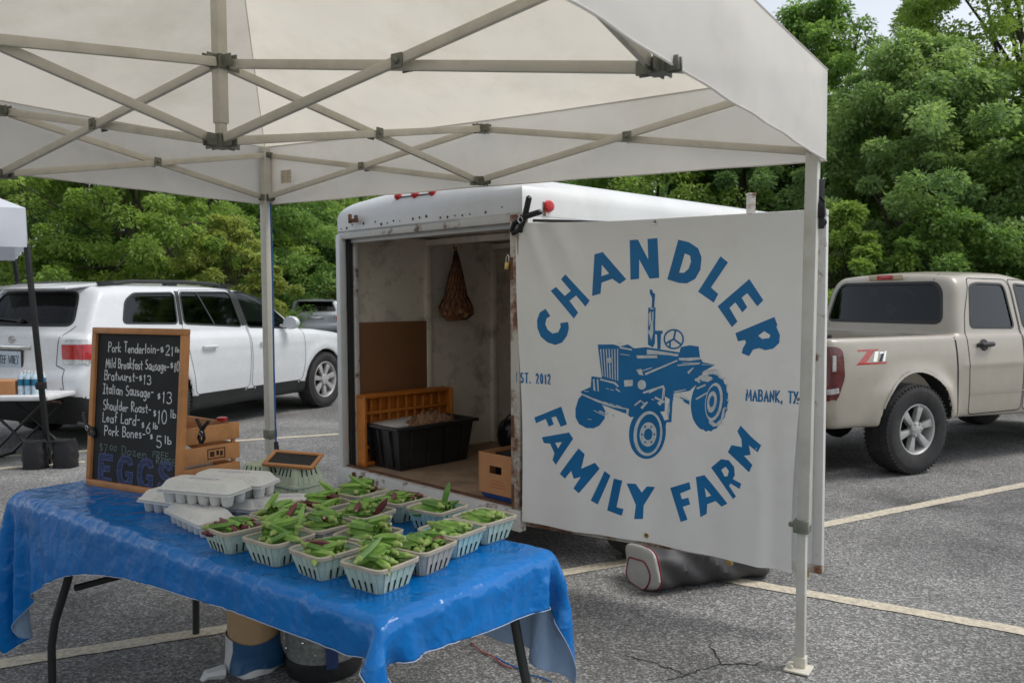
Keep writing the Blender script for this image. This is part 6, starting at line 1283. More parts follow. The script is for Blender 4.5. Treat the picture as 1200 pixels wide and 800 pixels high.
# the tarp: a sheet let fall over the table (position-based cloth)
def drape():
    h = .03
    # tarp outline in table coordinates: front overhang shrinks from left to right, as the sheet lies askew
    na, nb = int((BLn+.50)/h)+1, int((BW+.66)/h)+1
    A, B_ = np.meshgrid(np.linspace(-.22, BLn+.10, na), np.linspace(0, 1, nb), indexing='ij')
    s = (A+.22)/(BLn+.32); fo = .09+.43*np.exp(-np.maximum(A, 0)/.44); bo = .20+.14*s
    V0 = -fo+B_*(BW+fo+bo); U = A+.05*np.clip(A/BLn, 0, 1)**3*np.clip(V0/BW, 0, 1.25); V = -fo+B_*(BW+fo+bo)
    P = np.stack([U, V, np.full_like(U, BZ+.012)], 2)
    R0 = np.stack([U, V], 2)
    dl = lambda a, b_: np.linalg.norm(a-b_, axis=-1, keepdims=True)
    L1 = dl(R0[1:], R0[:-1]); L2 = dl(R0[:, 1:], R0[:, :-1]); L3 = dl(R0[1:, 1:], R0[:-1, :-1]); L4 = dl(R0[1:, :-1], R0[:-1, 1:]); L5 = dl(R0[2:], R0[:-2]); L6 = dl(R0[:, 2:], R0[:, :-2])
    Q = P.copy(); rg = np.random.default_rng(4); top = BZ+.004
    inside = (U > .02) & (U < BLn-.02) & (V > .02) & (V < BW-.02)
    W = np.where(inside, 0., 1.)[:, :, None]
    def con(i, j, L, k):
        a, b_ = P[i], P[j]; d = b_-a; n = np.linalg.norm(d, axis=-1, keepdims=True); wa, wb = W[i], W[j]; c = d*((n-L)/np.maximum(n, 1e-6)/np.maximum(wa+wb, 1e-6))*k; P[i] = a+c*wa; P[j] = b_-c*wb
    S = slice
    P += rg.normal(size=P.shape)*.003*W
    P[:, :, 1] -= W[:, :, 0]*.02*np.sin(U*11+np.sin(U*5))*(V < 0)
    for it in range(520):
        vel = (P-Q)*.965; Q = P.copy(); P += vel*W; P[:, :, 2] -= .0012*W[:, :, 0]
        P[:, :, 1] += W[:, :, 0]*.00002*np.sin(U*9+1)*(V < 0)
        for rep in range(5):
            for o in (0, 1):
                n = na-1; i = np.arange(o, n, 2); con(np.ix_(i, range(nb)), np.ix_(i+1, range(nb)), L1[i], .95)
                j = np.arange(o, nb-1, 2); con(np.ix_(range(na), j), np.ix_(range(na), j+1), L2[:, j], .95)
            for o in (0, 1):
                i = np.arange(o, na-1, 2)
                for o2 in (0, 1):
                    j = np.arange(o2, nb-1, 2); con(np.ix_(i, j), np.ix_(i+1, j+1), L3[np.ix_(i, j)], .35); con(np.ix_(i+1, j), np.ix_(i, j+1), L4[np.ix_(i, j)], .35)
            for o in range(4):
                i = np.arange(o, na-2, 4); con(np.ix_(i, range(nb)), np.ix_(i+2, range(nb)), L5[i], .07)
                j = np.arange(o, nb-2, 4); con(np.ix_(range(na), j), np.ix_(range(na), j+2), L6[:, j], .07)
            x, y, z = P[:, :, 0], P[:, :, 1], P[:, :, 2]; r = .018
            # rounded-box collision
            cx = np.clip(x, r, BLn-r); cy = np.clip(y, r, BW-r); cz = np.clip(z, BZ-.05, top-r); d = np.stack([x-cx, y-cy, z-cz], 2); n = np.linalg.norm(d, axis=2); hit = n < r
            deep = hit & (n < 1e-6)
            nn_ = np.where(n[:, :, None] > 1e-6, d/np.maximum(n, 1e-6)[:, :, None], np.array([0, 0, 1.])); tgt = np.stack([cx, cy, cz], 2)+nn_*r
            P[hit] = tgt[hit]
            P[:, :, 2] = np.maximum(P[:, :, 2], .006)
    return P, na, nb
P, na, nb = drape()
rgw = np.random.default_rng(8)
Z = np.zeros((na, nb))
for k in range(26):                                        # soft crumples on the flat part
    cx, cy, a, ln, wd_, am = rgw.uniform(0, BLn), rgw.uniform(0, BW), rgw.uniform(0, PI), rgw.uniform(.08, .25), rgw.uniform(.014, .04), rgw.uniform(.0015, .004)
    dx, dy = P[:, :, 0]-cx, P[:, :, 1]-cy; l = dx*math.cos(a)+dy*math.sin(a); q = -dx*math.sin(a)+dy*math.cos(a); Z += am*np.exp(-(l/ln)**2-(q/wd_)**2)
P[:, :, 2] += Z
def tarp_mat(name, col, rough, trans, spec):
    m = mat(name, col, rough, var=.10, vscale=3.2, rvar=.06, spec=spec); nt = m.node_tree; L = nt.links; p = nt.nodes['Principled BSDF']
    tc = nn(nt, 'ShaderNodeTexCoord'); nz = nn(nt, 'ShaderNodeTexNoise'); nz.inputs['Scale'].default_value = 7; nz.inputs['Detail'].default_value = 3; L.new(tc.outputs['Object'], nz.inputs['Vector'])
    wp = nn(nt, 'ShaderNodeVectorMath', operation='MULTIPLY_ADD'); wp.inputs[1].default_value = (.10, .10, .10); L.new(nz.outputs['Color'], wp.inputs[0]); L.new(tc.outputs['Object'], wp.inputs[2])
    prev = None
    for sc_, st, dd in ((6.5, .40, .03), (17, .30, .012), (46, .30, .0045)):          # creased facets of crumpled polythene, three sizes
        v = nn(nt, 'ShaderNodeTexVoronoi'); v.inputs['Scale'].default_value = sc_; L.new(wp.outputs[0], v.inputs['Vector'])
        b_ = nn(nt, 'ShaderNodeBump'); b_.inputs['Strength'].default_value = st; b_.inputs['Distance'].default_value = dd; L.new(v.outputs['Distance'], b_.inputs['Height'])
        if prev: L.new(prev.outputs[0], b_.inputs['Normal'])
        prev = b_
    L.new(prev.outputs[0], p.inputs['Normal']); return m
M_tarp = tarp_mat('blue_tarp', (.0, .145, .47), .20, .0, .42); M_tarpi = tarp_mat('pale_blue_tarp_lining', (.30, .42, .60), .55, 0, .3); M_hem = mat('pale_tarp_hem', (.42, .52, .66), .5)
w3 = [tb(*P[i, j][:2], P[i, j][2]) for i in range(na) for j in range(nb)]
# smooth once more between the sheet's points: subdivide with a modifier
mb = MB(); mb.add(w3, [(i*nb+j, (i+1)*nb+j, (i+1)*nb+j+1, i*nb+j+1) for i in range(na-1) for j in range(nb-1)])
tarp = mb.build('blue_tarp', [M_tarp, M_tarpi, M_hem], None, smooth=True, fix=False); tarp.data.polygons.foreach_set('material_index', [0]*len(tarp.data.polygons))
ss = tarp.modifiers.new('smooth', 'SUBSURF'); ss.levels = 1; ss.render_levels = 2
tx = bpy.data.textures.new('crumple', 'CLOUDS'); tx.noise_scale = .085; tx.noise_depth = 3; tx.noise_type = 'HARD_NOISE'
dm = tarp.modifiers.new('crumple', 'DISPLACE'); dm.texture = tx; dm.strength = .006; dm.mid_level = .35; dm.texture_coords = 'LOCAL'
so_ = tarp.modifiers.new('lining', 'SOLIDIFY'); so_.thickness = .0013; so_.offset = -1; so_.material_offset = 1; so_.material_offset_rim = 2
tag(tarp, 'crumpled bright blue tarp with a pale lining, draped over the table as its cloth', 'tarp')
bd = [(i, 0) for i in range(na)]+[(na-1, j) for j in range(1, nb)]+[(i, nb-1) for i in range(na-2, -1, -1)]+[(0, j) for j in range(nb-2, 0, -1)]
mb = MB(); mb.tube([tb(P[i, j][0], P[i, j][1], P[i, j][2]) for i, j in bd], .0012, 6, closed=True); o = mb.build('hem', M_hem, None, smooth=True); o.parent = tarp
# bins under the table
c = gp(290, 792); c.y += .10
t = thing('paper_wrapped_drum', 'brown drum half wrapped in a white and blue plastic bag under the table', 'drum', (c.x, c.y, 0))
def sp(mb, name, m, parent, **kw): o = mb.build(name, m, None, **kw); attach(o, parent); return o
mb = MB(); mb.lathe([(0, .10), (.105, .10), (.108, .16), (.108, .48), (.104, .50), (0, .50)], (c.x, c.y, 0), (0, 0, 1), 28); sp(mb, 'drum', mat('brown_kraft', (.46, .30, .165), .75, var=.12, vscale=5, bump=.2, bscale=12), t, smooth=True)
mb = MB(); n = 48
prof = [(.116, .002), (.126, .025), (.119, .06), (.116, .10), (.115, .145)]
vs2 = []
for i, (r, z) in enumerate(prof):
    for k in range(n):
        a = k*2*PI/n; w_ = (i < 3); q = r+.010*w_*math.sin(3*a+i)+.006*w_*math.sin(7*a+2*i); vs2.append((c.x+q*math.cos(a), c.y+q*math.sin(a), max(.002, z+.012*(i > 2)*math.sin(2*a+1)+.008*(0 < i < 3)*math.sin(5*a+i))))
mb.add(vs2, [(i*n+k, i*n+(k+1) % n, (i+1)*n+(k+1) % n, (i+1)*n+k) for i in range(4) for k in range(n)]); 
mb.mi = [1 if (f_[0] // n > 0 and (0 <= (f_[0] % n-32) % n < 15)) else 0 for f_ in mb.f]
sp(mb, 'bag', [mat('white_plastic_bag', (.62, .62, .62), .4, bump=.5, bscale=18), mat('blue_bag_panel', (.02, .085, .20), .4, bump=.4, bscale=18)], t, smooth=True, fix=False)
mb = MB(); ptsb = [(c.x-.10, c.y-.10, .02), (c.x-.15, c.y-.15, .03), (c.x-.165, c.y-.165, .012)]; mb.tube(ptsb, [.03, .02, .008], 8); sp(mb, 'bag_tail', mat('white_plastic_knot', (.62, .62, .62), .4), t, smooth=True)
c = gp(371, 800); c.y += .14
t = thing('speckled_bin', 'grey speckled bin with a dark blue strap and black base, under the table', 'bin', (c.x, c.y, 0))
mb = MB(); mb.lathe([(.150, .06), (.155, .09), (.163, .40), (.165, .42), (.158, .42), (.15, .40), (.145, .07), (0, .07)], (c.x, c.y, 0), (0, 0, 1), 36); sp(mb, 'shell', mat('speckled_grey_metal', (.24, .25, .235), .45, metal=.3, var=.4, vscale=55, dirt=(.33, .34, .32), dscale=40, damt=.6), t, smooth=True)
mb = MB(); mb.lathe([(0, .002), (.15, .002), (.158, .03), (.158, .075), (.151, .078)], (c.x, c.y, 0), (0, 0, 1), 36); sp(mb, 'base', M_black, t, smooth=True)
for a in (-1.15, 2.0):
    mb = MB(); d = Vector((math.cos(a), math.sin(a), 0)); n_ = Vector((-d.y, d.x, 0)); mb.add([Vector((c.x, c.y, z))+d*(r+.003)+n_*s_*.024 for r, z in ((.159, .06), (.168, .43)) for s_ in (-1, 1)], [(0, 1, 3, 2)]); sp(mb, 'strap', mat('navy_strap', (.012, .03, .11), .6), t, fix=False)
for k in range(12):
    a, z = -2.6+k*.21+.1*math.sin(k*5), .12+.24*((k*7) % 5)/5; d = Vector((math.cos(a), math.sin(a), 0)); mb = MB(); mb.lathe([(.006, 0), (.004, .004), (0, .005)], Vector((c.x, c.y, z))+d*(.156+.008*z/.4), d, 8); sp(mb, 'rivet', M_chrome, t)
# string on the asphalt
for lab, px, m in (('blue string lying on the asphalt right of the table leg', [(581, 769), (592, 776), (606, 782), (618, 790), (634, 793), (646, 798)], M_blue_cord), ('faded red string lying on the asphalt beside the table end', [(552, 752), (558, 758), (566, 764), (577, 768), (590, 779), (600, 783)], mat('red_string', (.30, .06, .06), .7))):
    mb = MB(); pp = [gp(x, y, .006+.004*(i % 2)) for i, (x, y) in enumerate(px)]; mb.tube(pp, .0035, 6); tag(mb.build('string', m, None, smooth=True), lab, 'string')
# ------------------------------------------------------------------ the slate price board, leaning on a slatted crate
M_oak = mat('honey_wood', (.50, .215, .07), .5, var=.25, vscale=5, detail=8, dirt=(.22, .09, .03), dscale=11, damt=.5)
M_crw = mat('crate_pine', (.55, .25, .09), .62, var=.28, vscale=7, detail=8, dirt=(.20, .085, .03), dscale=9, damt=.5, bump=.15, bscale=30)
M_slatebd = mat('chalkboard_slate', (.009, .0105, .011), .75, var=.35, vscale=7, dirt=(.05, .054, .056), dscale=5, damt=.5)
M_chalk = mat('white_chalk', (.62, .64, .66), .9, var=.3, vscale=160); M_chalkg = mat('faint_green_chalk', (.15, .20, .185), .9, var=.35, vscale=150); M_chalkb = mat('blue_chalk', (.075, .10, .24), .9, var=.4, vscale=120)
TZ = BZ+.010
Bl, Br = gp(104.5, 567, TZ), gp(213, 584.5, TZ); e = (Br-Bl).normalized(); CAMP = Vector((0, 0, CH))
def on_perp(px, py, Q):
    d = ray(px, py); return CAMP+d*(e.dot(Q-CAMP)/e.dot(d))
Tl = on_perp(112.5, 383.5, Bl); up = (Tl-Bl); bh = up.length; up.normalize(); bw = (Br-Bl).length
nb_ = e.cross(up); nb_ = nb_ if nb_.y < 0 else -nb_
if e.cross(up).dot(nb_) < 0: pass
MBd = Matrix((e, -nb_, up)).transposed()
def bd_pt(x, y, l=0.0): return Bl+e*x+up*y+nb_*(.0105+l)
root = thing('chalkboard', 'wood framed chalkboard with a chalked pork price list, leaning on the slatted crate', 'chalkboard', Bl.lerp(Br, .5))
fw = .026
mb = MB(); mb.box(Bl+e*bw/2+up*bh/2, (bw-.02, .010, bh-.02), M=MBd); slate = mb.build('slate', M_slatebd, None); attach(slate, root)
for x0_, x1_, y0_, y1_ in ((0, bw, 0, fw), (0, bw, bh-fw, bh), (0, fw, fw, bh-fw), (bw-fw, bw, fw, bh-fw)):
    mb = MB(); mb.box(Bl+e*(x0_+x1_)/2+up*(y0_+y1_)/2+nb_*.004, (x1_-x0_, .028, y1_-y0_), M=MBd); o = mb.build('frame', M_oak, None, bevel=.003); attach(o, root)
rg = random.Random(12); hh = .039
def chalk(text, u, v, h, m, wd=.0048, gap=.14, wide=.95, width=None, name='chalk_writing'):
    """u, v: fractions of the board, v measured from the top; width squeezes the line to that fraction"""
    W = width_of(text, h, gap, wide); k = (width*bw/W) if width else 1
    mb = MB(); st, _ = strokes(text, u*bw, (1-v)*bh, h, gap*k, wide*k, .07, rg)
    for s_ in st: ribbon2d(mb, s_, wd, lambda a, b_, l: bd_pt(a, b_, -.0047+l), .22, rg, step=.008)
    o = mb.build(name, m, None, fix=False); attach(o, slate)
for text, u, v, h, wdt in (('Pork Tenderloin-', .17, .155, hh, .56), ('$', .735, .15, hh*.6, .05), ('21', .79, .165, hh*.95, .09), ('lb', .885, .14, hh*.5, .05), ('Mild Breakfast Sausage-', .15, .262, hh, .69), ('$', .845, .245, hh*.6, .04), ('10', .885, .262, hh*.95, .06), ('Bratwurst-', .14, .342, hh, .38), ('$', .525, .338, hh*.6, .04), ('13', .57, .357, hh*.95, .10),
        ('Italian Sausage-', .13, .435, hh*1.05, .56), ('$', .725, .445, hh*.6, .04), ('13', .775, .468, hh*1.1, .12), ('Shoulder Roast-', .14, .54, hh, .53), ('$', .69, .56, hh*.65, .04), ('10', .735, .597, hh*1.35, .12), ('lb', .865, .555, hh*.8, .07), ('Leaf Lard-', .14, .622, hh*1.05, .42), ('$', .57, .64, hh*.6, .04), ('6', .62, .668, hh*1.05, .06), ('lb', .69, .632, hh*.6, .06), ('Pork Bones-', .165, .708, hh, .46), ('$', .665, .703, hh*.55, .04), ('5', .735, .755, hh*1.2, .075), ('lb', .82, .722, hh*.75, .08)):
    chalk(text, u, v*.945+.004, h, M_chalk, .0052, width=wdt)
for text, u, v, h, wdt in (('$7', .12, .785, hh*.95, .10), ('00', .235, .765, hh*.5, .09), ('Dozen', .37, .785, hh*.95, .28), ('FREE', .70, .775, hh*.6, .17), ('RANGE', .74, .808, hh*.58, .20)): chalk(text.replace('D', 'D'), u, v, h, M_chalkg, .0036, width=wdt, name='faint_writing')
# big blue block letters EGGS: outline and hatching
def block(poly, u0, s_):
    mb = MB(); P = [(u0+x*s_, u0*0+.014+y*s_*1.02) for x, y in poly]
    for q in range(2): ribbon2d(mb, [(x+rg.uniform(-.0015, .0015), y+rg.uniform(-.0015, .0015)) for x, y in P+P[:1]], .0042, lambda a, b_, l: bd_pt(a, b_, -.0047+l), .3, rg, step=.012)
    X = np.array([p[0] for p in P]); Y = np.array([p[1] for p in P])
    for k in range(60):
        y = min(Y)+(max(Y)-min(Y))*(k+.5)/60; xs = sorted(P[i-1][0]+(P[i][0]-P[i-1][0])*(y-P[i-1][1])/(P[i][1]-P[i-1][1]) for i in range(len(P)) if (P[i][1] > y) != (P[i-1][1] > y))
        if k % 3 == 0:
            for a, c in zip(xs[::2], xs[1::2]): ribbon2d(mb, [(a, y-.002), (c, y+.004)], .0028, lambda a, b_, l: bd_pt(a, b_, -.0047+l), .4, rg, step=.01)
    o = mb.build('block_letter', M_chalkb, None, fix=False); attach(o, slate)
Ep = [(0, 0), (.72, 0), (.72, .2), (.24, .2), (.24, .42), (.6, .42), (.6, .6), (.24, .6), (.24, .8), (.72, .8), (.72, 1), (0, 1)]
Gp = [(.78, .78), (.72, .95), (.5, 1.03), (.2, .98), (.02, .75), (0, .4), (.1, .12), (.35, -.03), (.6, 0), (.78, .15), (.8, .5), (.45, .5), (.45, .36), (.58, .36), (.56, .2), (.4, .17), (.26, .3), (.22, .55), (.3, .78), (.48, .84), (.6, .72)]
Sp = [(.68, .8), (.6, .96), (.35, 1.02), (.08, .92), (.02, .7), (.15, .5), (.4, .4), (.48, .28), (.38, .17), (.2, .2), (.12, .33), (0, .22), (.1, .03), (.38, -.04), (.62, .06), (.7, .3), (.55, .52), (.28, .63), (.24, .76), (.36, .84), (.5, .74)]
for poly, u in ((Ep, .115), (Gp, .325), (Gp, .545), (Sp, .76)): block(poly, u*bw, .122)
# crate behind the board
def tbv(a, b_, z=0.0): return tb(a, b_, TZ+z)
ca0, ca1, cb0, cb1, chh = .03, .555, .40, .735, .262
root = thing('wooden_crate', 'slatted honey wood crate standing on the blue tarp behind the chalkboard', 'crate', tbv((ca0+ca1)/2, (cb0+cb1)/2), BT)
def crp(mb, name, m=M_crw, **kw): o = mb.build(name, m, None, **kw); attach(o, root); return o
for k, z in enumerate((.042, .128, .214)):
    for b_ in (cb0, cb1):
        mb = MB(); mb.box(tbv((ca0+ca1)/2, b_, z), (ca1-ca0-.02, .011, .066), M=MT); crp(mb, 'slat', bevel=.0025)
    for a in (ca0, ca1):
        mb = MB(); mb.box(tbv(a, (cb0+cb1)/2, z+.003), (.012, cb1-cb0+.014, .070), M=MT); crp(mb, 'end_slat', bevel=.0025)
for a in (ca0+.014, ca1-.014):
    for b_ in (cb0+.014, cb1-.014):
        mb = MB(); mb.box(tbv(a, b_, .125), (.014, .016, .245), M=MT); crp(mb, 'corner_post', bevel=.002)
for k in range(4):
    mb = MB(); mb.box(tbv((ca0+ca1)/2, cb0+.045+k*(cb1-cb0-.09)/3, .008), (ca1-ca0-.02, .07, .010), M=MT); crp(mb, 'floor_slat', bevel=.002)
mb = MB(); c_ = tbv(ca1+.0068, (cb0+cb1)/2+.06, .131)
for (y0_, y1_, z0_, z1_) in ((-.042, .042, .018, .022), (-.042, .042, -.022, -.018), (-.042, -.038, -.018, .018), (.038, .042, -.018, .018), (-.03, -.01, -.012, .01), (.0, .012, -.008, .012), (.018, .03, -.012, .008)): mb.box(c_+EV_*(y0_+y1_)/2+Vector((0, 0, (z0_+z1_)/2)), (.001, y1_-y0_, z1_-z0_), M=MT)
crp(mb, 'burnt_mark', mat('burnt_mark', (.05, .02, .01), .8))
mb = MB(); mb.box(tbv(.34, .57, .10), (.26, .20, .012), rot=(0, .25, BT)); mb.box(tbv(.36, .60, .05), (.24, .17, .014), rot=(0, .1, BT)); tag(mb.build('paper_pad', mat('white_paper', (.62, .62, .60), .7), None, bevel=.002), 'white paper pads lying inside the slatted crate', 'paper')
mb = MB(); mb.lathe([(.022, 0), (.024, .012), (.02, .014), (.0, .014)], tbv(.44, .735, .249), (0, 0, 1), 14); tag(mb.build('red_disc', M_redp, None, smooth=True), 'small red plastic disc on the far rim of the slatted crate', 'disc')
cq = tbv(ca1+.012, cb0+.035).y; cpt = dp(236.5, 507, cq)
clamp('black spring clamp on the right corner of the slatted crate, beside the chalkboard', cpt, Vector((.12, -.1, .95)), EA, Vector((-.1, -1, 0)), .72)
clamp('black spring clamp pinching the left edge of the chalkboard', bd_pt(.004, bh*.36, .006), -e+up*.7, e, nb_, .85)

# ------------------------------------------------------------------ berry baskets of moulded pulp
def pulp(name, c): return mat(name, c, .85, var=.14, vscale=14, dirt=(.40, .37, .29), dscale=9, damt=.55, bump=.3, bscale=120)
M_pulp = {'green': pulp('pale_green_pulp', (.46, .58, .48)), 'teal': pulp('pale_teal_pulp', (.38, .59, .56)), 'grey': pulp('grey_pulp', (.47, .445, .385)), 'lime': pulp('washed_lime_pulp', (.46, .52, .38))}
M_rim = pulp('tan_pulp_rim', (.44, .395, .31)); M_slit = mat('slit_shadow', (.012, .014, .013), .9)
BT_W, BB_W, B_H = .163, .116, .078
_cache = {}
def basket_mesh():
    if 'wall' in _cache: return _cache
    def loop(w_, z, r, n=5):
        out = []
        for sx, sy, a0 in ((1, -1, -90), (1, 1, 0), (-1, 1, 90), (-1, -1, 180)):
            for k in range(n+1):
                a = math.radians(a0+90*k/n); out.append((sx*(w_/2-r)+r*math.cos(a), sy*(w_/2-r)+r*math.sin(a), z))
        return out
    def shell(levels):
        L = [loop(*q) for q in levels]; n = len(L[0]); v = [p for l in L for p in l]
        return v, [(i*n+k, i*n+(k+1) % n, (i+1)*n+(k+1) % n, (i+1)*n+k) for i in range(len(L)-1) for k in range(n)], n
    mb = MB(); lv = [(BB_W-.01, 0, .018), (BB_W, .004, .02)]+[(BB_W+(BT_W-.008-BB_W)*t, .004+(B_H-.010)*t, .022) for t in (.33, .66, 1)]+[(BT_W-.014, B_H-.006, .02), (BB_W-.004, .007, .018)]
    v, f, n = shell(lv); f.append(tuple(reversed(range(n)))); f.append(tuple(range(len(v)-n, len(v)))); mb.add(v, f)
    for sd_ in range(4):                                      # flutes
        R = Matrix.Rotation(sd_*PI/2, 3, 'Z')
        for k in range(5):
            x = (k-2)*.0235; a = R @ Vector((x*.86, -BB_W/2-.0006, .008)); c = R @ Vector((x*1.1, -(BB_W+(BT_W-.008-BB_W)*.93)/2-.0006, B_H-.014)); mb.bar(a, c, .0145, .0022, up=R @ Vector((0, -1, .3)))
    _cache['wall'] = mb
    mb = MB(); v, f, n = shell([(BT_W-.012, B_H-.014, .022), (BT_W, B_H-.012, .024), (BT_W+.002, B_H-.002, .024), (BT_W-.006, B_H+.001, .022), (BT_W-.016, B_H-.004, .02)]); mb.add(v, f); _cache['rim'] = mb
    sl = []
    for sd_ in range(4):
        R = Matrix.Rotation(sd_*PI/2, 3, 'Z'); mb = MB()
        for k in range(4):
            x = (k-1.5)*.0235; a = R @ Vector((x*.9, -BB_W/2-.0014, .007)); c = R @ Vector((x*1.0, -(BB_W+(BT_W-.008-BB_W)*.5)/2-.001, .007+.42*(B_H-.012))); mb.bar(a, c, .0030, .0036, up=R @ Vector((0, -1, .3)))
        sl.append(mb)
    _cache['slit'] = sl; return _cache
_protos = {}
def basket(label, kind, a, b_, rz, group, flip=False, z=0.0):
    if kind not in _protos:
        c = basket_mesh(); root = bpy.data.objects.new('berry_basket', None); COL.objects.link(root); root.empty_display_size = .05
        o = c['wall'].build('basket_wall', M_pulp[kind], None, smooth=True); o.parent = root; o = c['rim'].build('rim', M_rim if kind in ('green', 'teal', 'grey') else M_pulp[kind], None, smooth=True); o.parent = root
        o = MB()
        for m_ in c['slit']: o.add(m_.v, m_.f)
        o = o.build('slit', M_slit, None); o.parent = root
        _protos[kind] = root; r = root
    else: r = copy_tree(_protos[kind])
    r.location = tbv(a, b_, z+(B_H if flip else .001)); r.rotation_euler = (PI if flip else 0, 0, BT+math.radians(rz)); tag(r, label, 'basket', group); return r
# okra pods
M_okra = mat('okra_green', (.19, .345, .06), .45, var=.28, vscale=26, dirt=(.40, .52, .16), dscale=18, damt=.55, bump=.12, bscale=90)
M_okrad = mat('okra_deep_green', (.105, .225, .04), .45, var=.3, vscale=26, dirt=(.22, .34, .08), dscale=18, damt=.5, bump=.12, bscale=90)
M_okrap = mat('okra_purple', (.13, .022, .03), .45, var=.4, vscale=22, dirt=(.20, .15, .05), dscale=12, damt=.5)
M_cap = mat('okra_cut_stem', (.40, .45, .22), .7, var=.2, vscale=60); M_capd = mat('okra_stem_cap', (.26, .36, .09), .6, var=.2, vscale=50); M_capp = mat('okra_purple_cut_stem', (.46, .32, .25), .7, var=.25, vscale=60)
def pod_mesh(ln, r, bend, seed, body, cap, core):
    g = random.Random(seed); mb = MB(); n = 10; L = 11; rings = []
    for i in range(L):
        t = i/(L-1); rr = r*(1.0-.10*(1-t)**3 if t < .35 else 1)*(1-max(0, (t-.5)/.5)**1.7*.90); cx = bend*t*t*ln; 
        rings.append([(t*ln, cx+rr*(1+.15*math.cos(5*k*2*PI/n))*math.cos(k*2*PI/n), rr*(1+.15*math.cos(5*k*2*PI/n))*math.sin(k*2*PI/n)) for k in range(n)])
    mb.add([p for q in rings for p in q], [(i*n+k, (i+1)*n+k, (i+1)*n+(k+1) % n, i*n+(k+1) % n) for i in range(L-1) for k in range(n)]+[tuple(range((L-1)*n, L*n))])
    c = MB(); c.m = 0
    pr = [(.002, r*1.10), (-.004, r*1.08), (-.009, r*.72), (-.020, r*.50), (-.021, r*.46)]
    c.add([(x, q*math.cos(k*2*PI/n), q*math.sin(k*2*PI/n)) for x, q in pr for k in range(n)], [(i*n+k, i*n+(k+1) % n, (i+1)*n+(k+1) % n, (i+1)*n+k) for i in range(4) for k in range(n)])
    c.m = 1; c.add([(-.021, r*.46*math.cos(k*2*PI/n), r*.46*math.sin(k*2*PI/n)) for k in range(n)], [tuple(range(n))])
    return mb, c
LNS = (.078, .068, .090); PODS = {}
for kind, bm_, cm, co in (('green', M_okra, M_capd, M_cap), ('deep', M_okrad, M_capd, M_cap), ('purple', M_okrap, M_okrap, M_capp)):
    for v in range(3):
        ln, r = ((.078, .0098), (.068, .0102), (.090, .0096))[v]; b_, c = pod_mesh(ln, r, (.08, -.06, .11)[v], v, bm_, cm, co)
        o = b_.build('okra_pod', bm_, None, smooth=True); me_b = o.data; bpy.data.objects.remove(o); o = c.build('stem_cap', [cm, co], None, smooth=True); me_c = o.data; bpy.data.objects.remove(o); PODS[kind, v] = (me_b, me_c)
NPOD = [0]
def pod(kind, v, loc, rot, label, group):
    me_b, me_c = PODS[kind, v]; NPOD[0] += 1; o = bpy.data.objects.new('okra_pod', me_b); COL.objects.link(o); o.location = loc; o.rotation_euler = rot; tag(o, label, 'okra pod', group)
    c = bpy.data.objects.new('stem_cap', me_c); COL.objects.link(c); c.parent = o; return o
BK = [ # a, b, turn, pulp, how the pods lie (deg in table axes), purple share, number, where, form
 (2.067, .178, 3, 'green', 200, .0, 24, 'nearest the camera', 'heap'), (1.866, .159, -3, 'green', 20, .05, 17, 'left of the nearest one', 'low'), (1.657, .150, 2, 'green', 60, .0, 23, 'with a pod standing up, front row', 'heap'), (1.447, .139, -4, 'green', 10, .35, 15, 'touching the egg cartons', 'low'),
 (2.050, .352, 5, 'grey', 160, .12, 19, 'of bare grey pulp, right side', 'low'), (2.012, .528, 2, 'teal', 25, .0, 17, 'of strongest turquoise, right side', 'low'), (2.000, .695, -3, 'green', 20, .0, 16, 'at the far right corner', 'low'),
 (1.845, .335, 8, 'grey', 190, .15, 19, 'second row, right half', 'heap'), (1.650, .325, -5, 'grey', 30, .08, 20, 'in the middle of the group', 'heap'), (1.440, .320, 4, 'green', 90, .12, 17, 'second row, left end', 'heap'),
 (1.640, .500, 5, 'grey', 10, .12, 19, 'with a purple pod on end', 'heap'), (1.435, .495, -6, 'grey', 30, .2, 17, 'third row, left end', 'heap'), (1.790, .695, 2, 'teal', 15, .0, 16, 'back row, next to the corner', 'low'), (1.600, .705, -4, 'green', 15, .06, 17, 'back row, beside bare blue tarp', 'low'), (1.395, .690, 3, 'grey', 20, .12, 17, 'back row, near the upturned baskets', 'heap')]
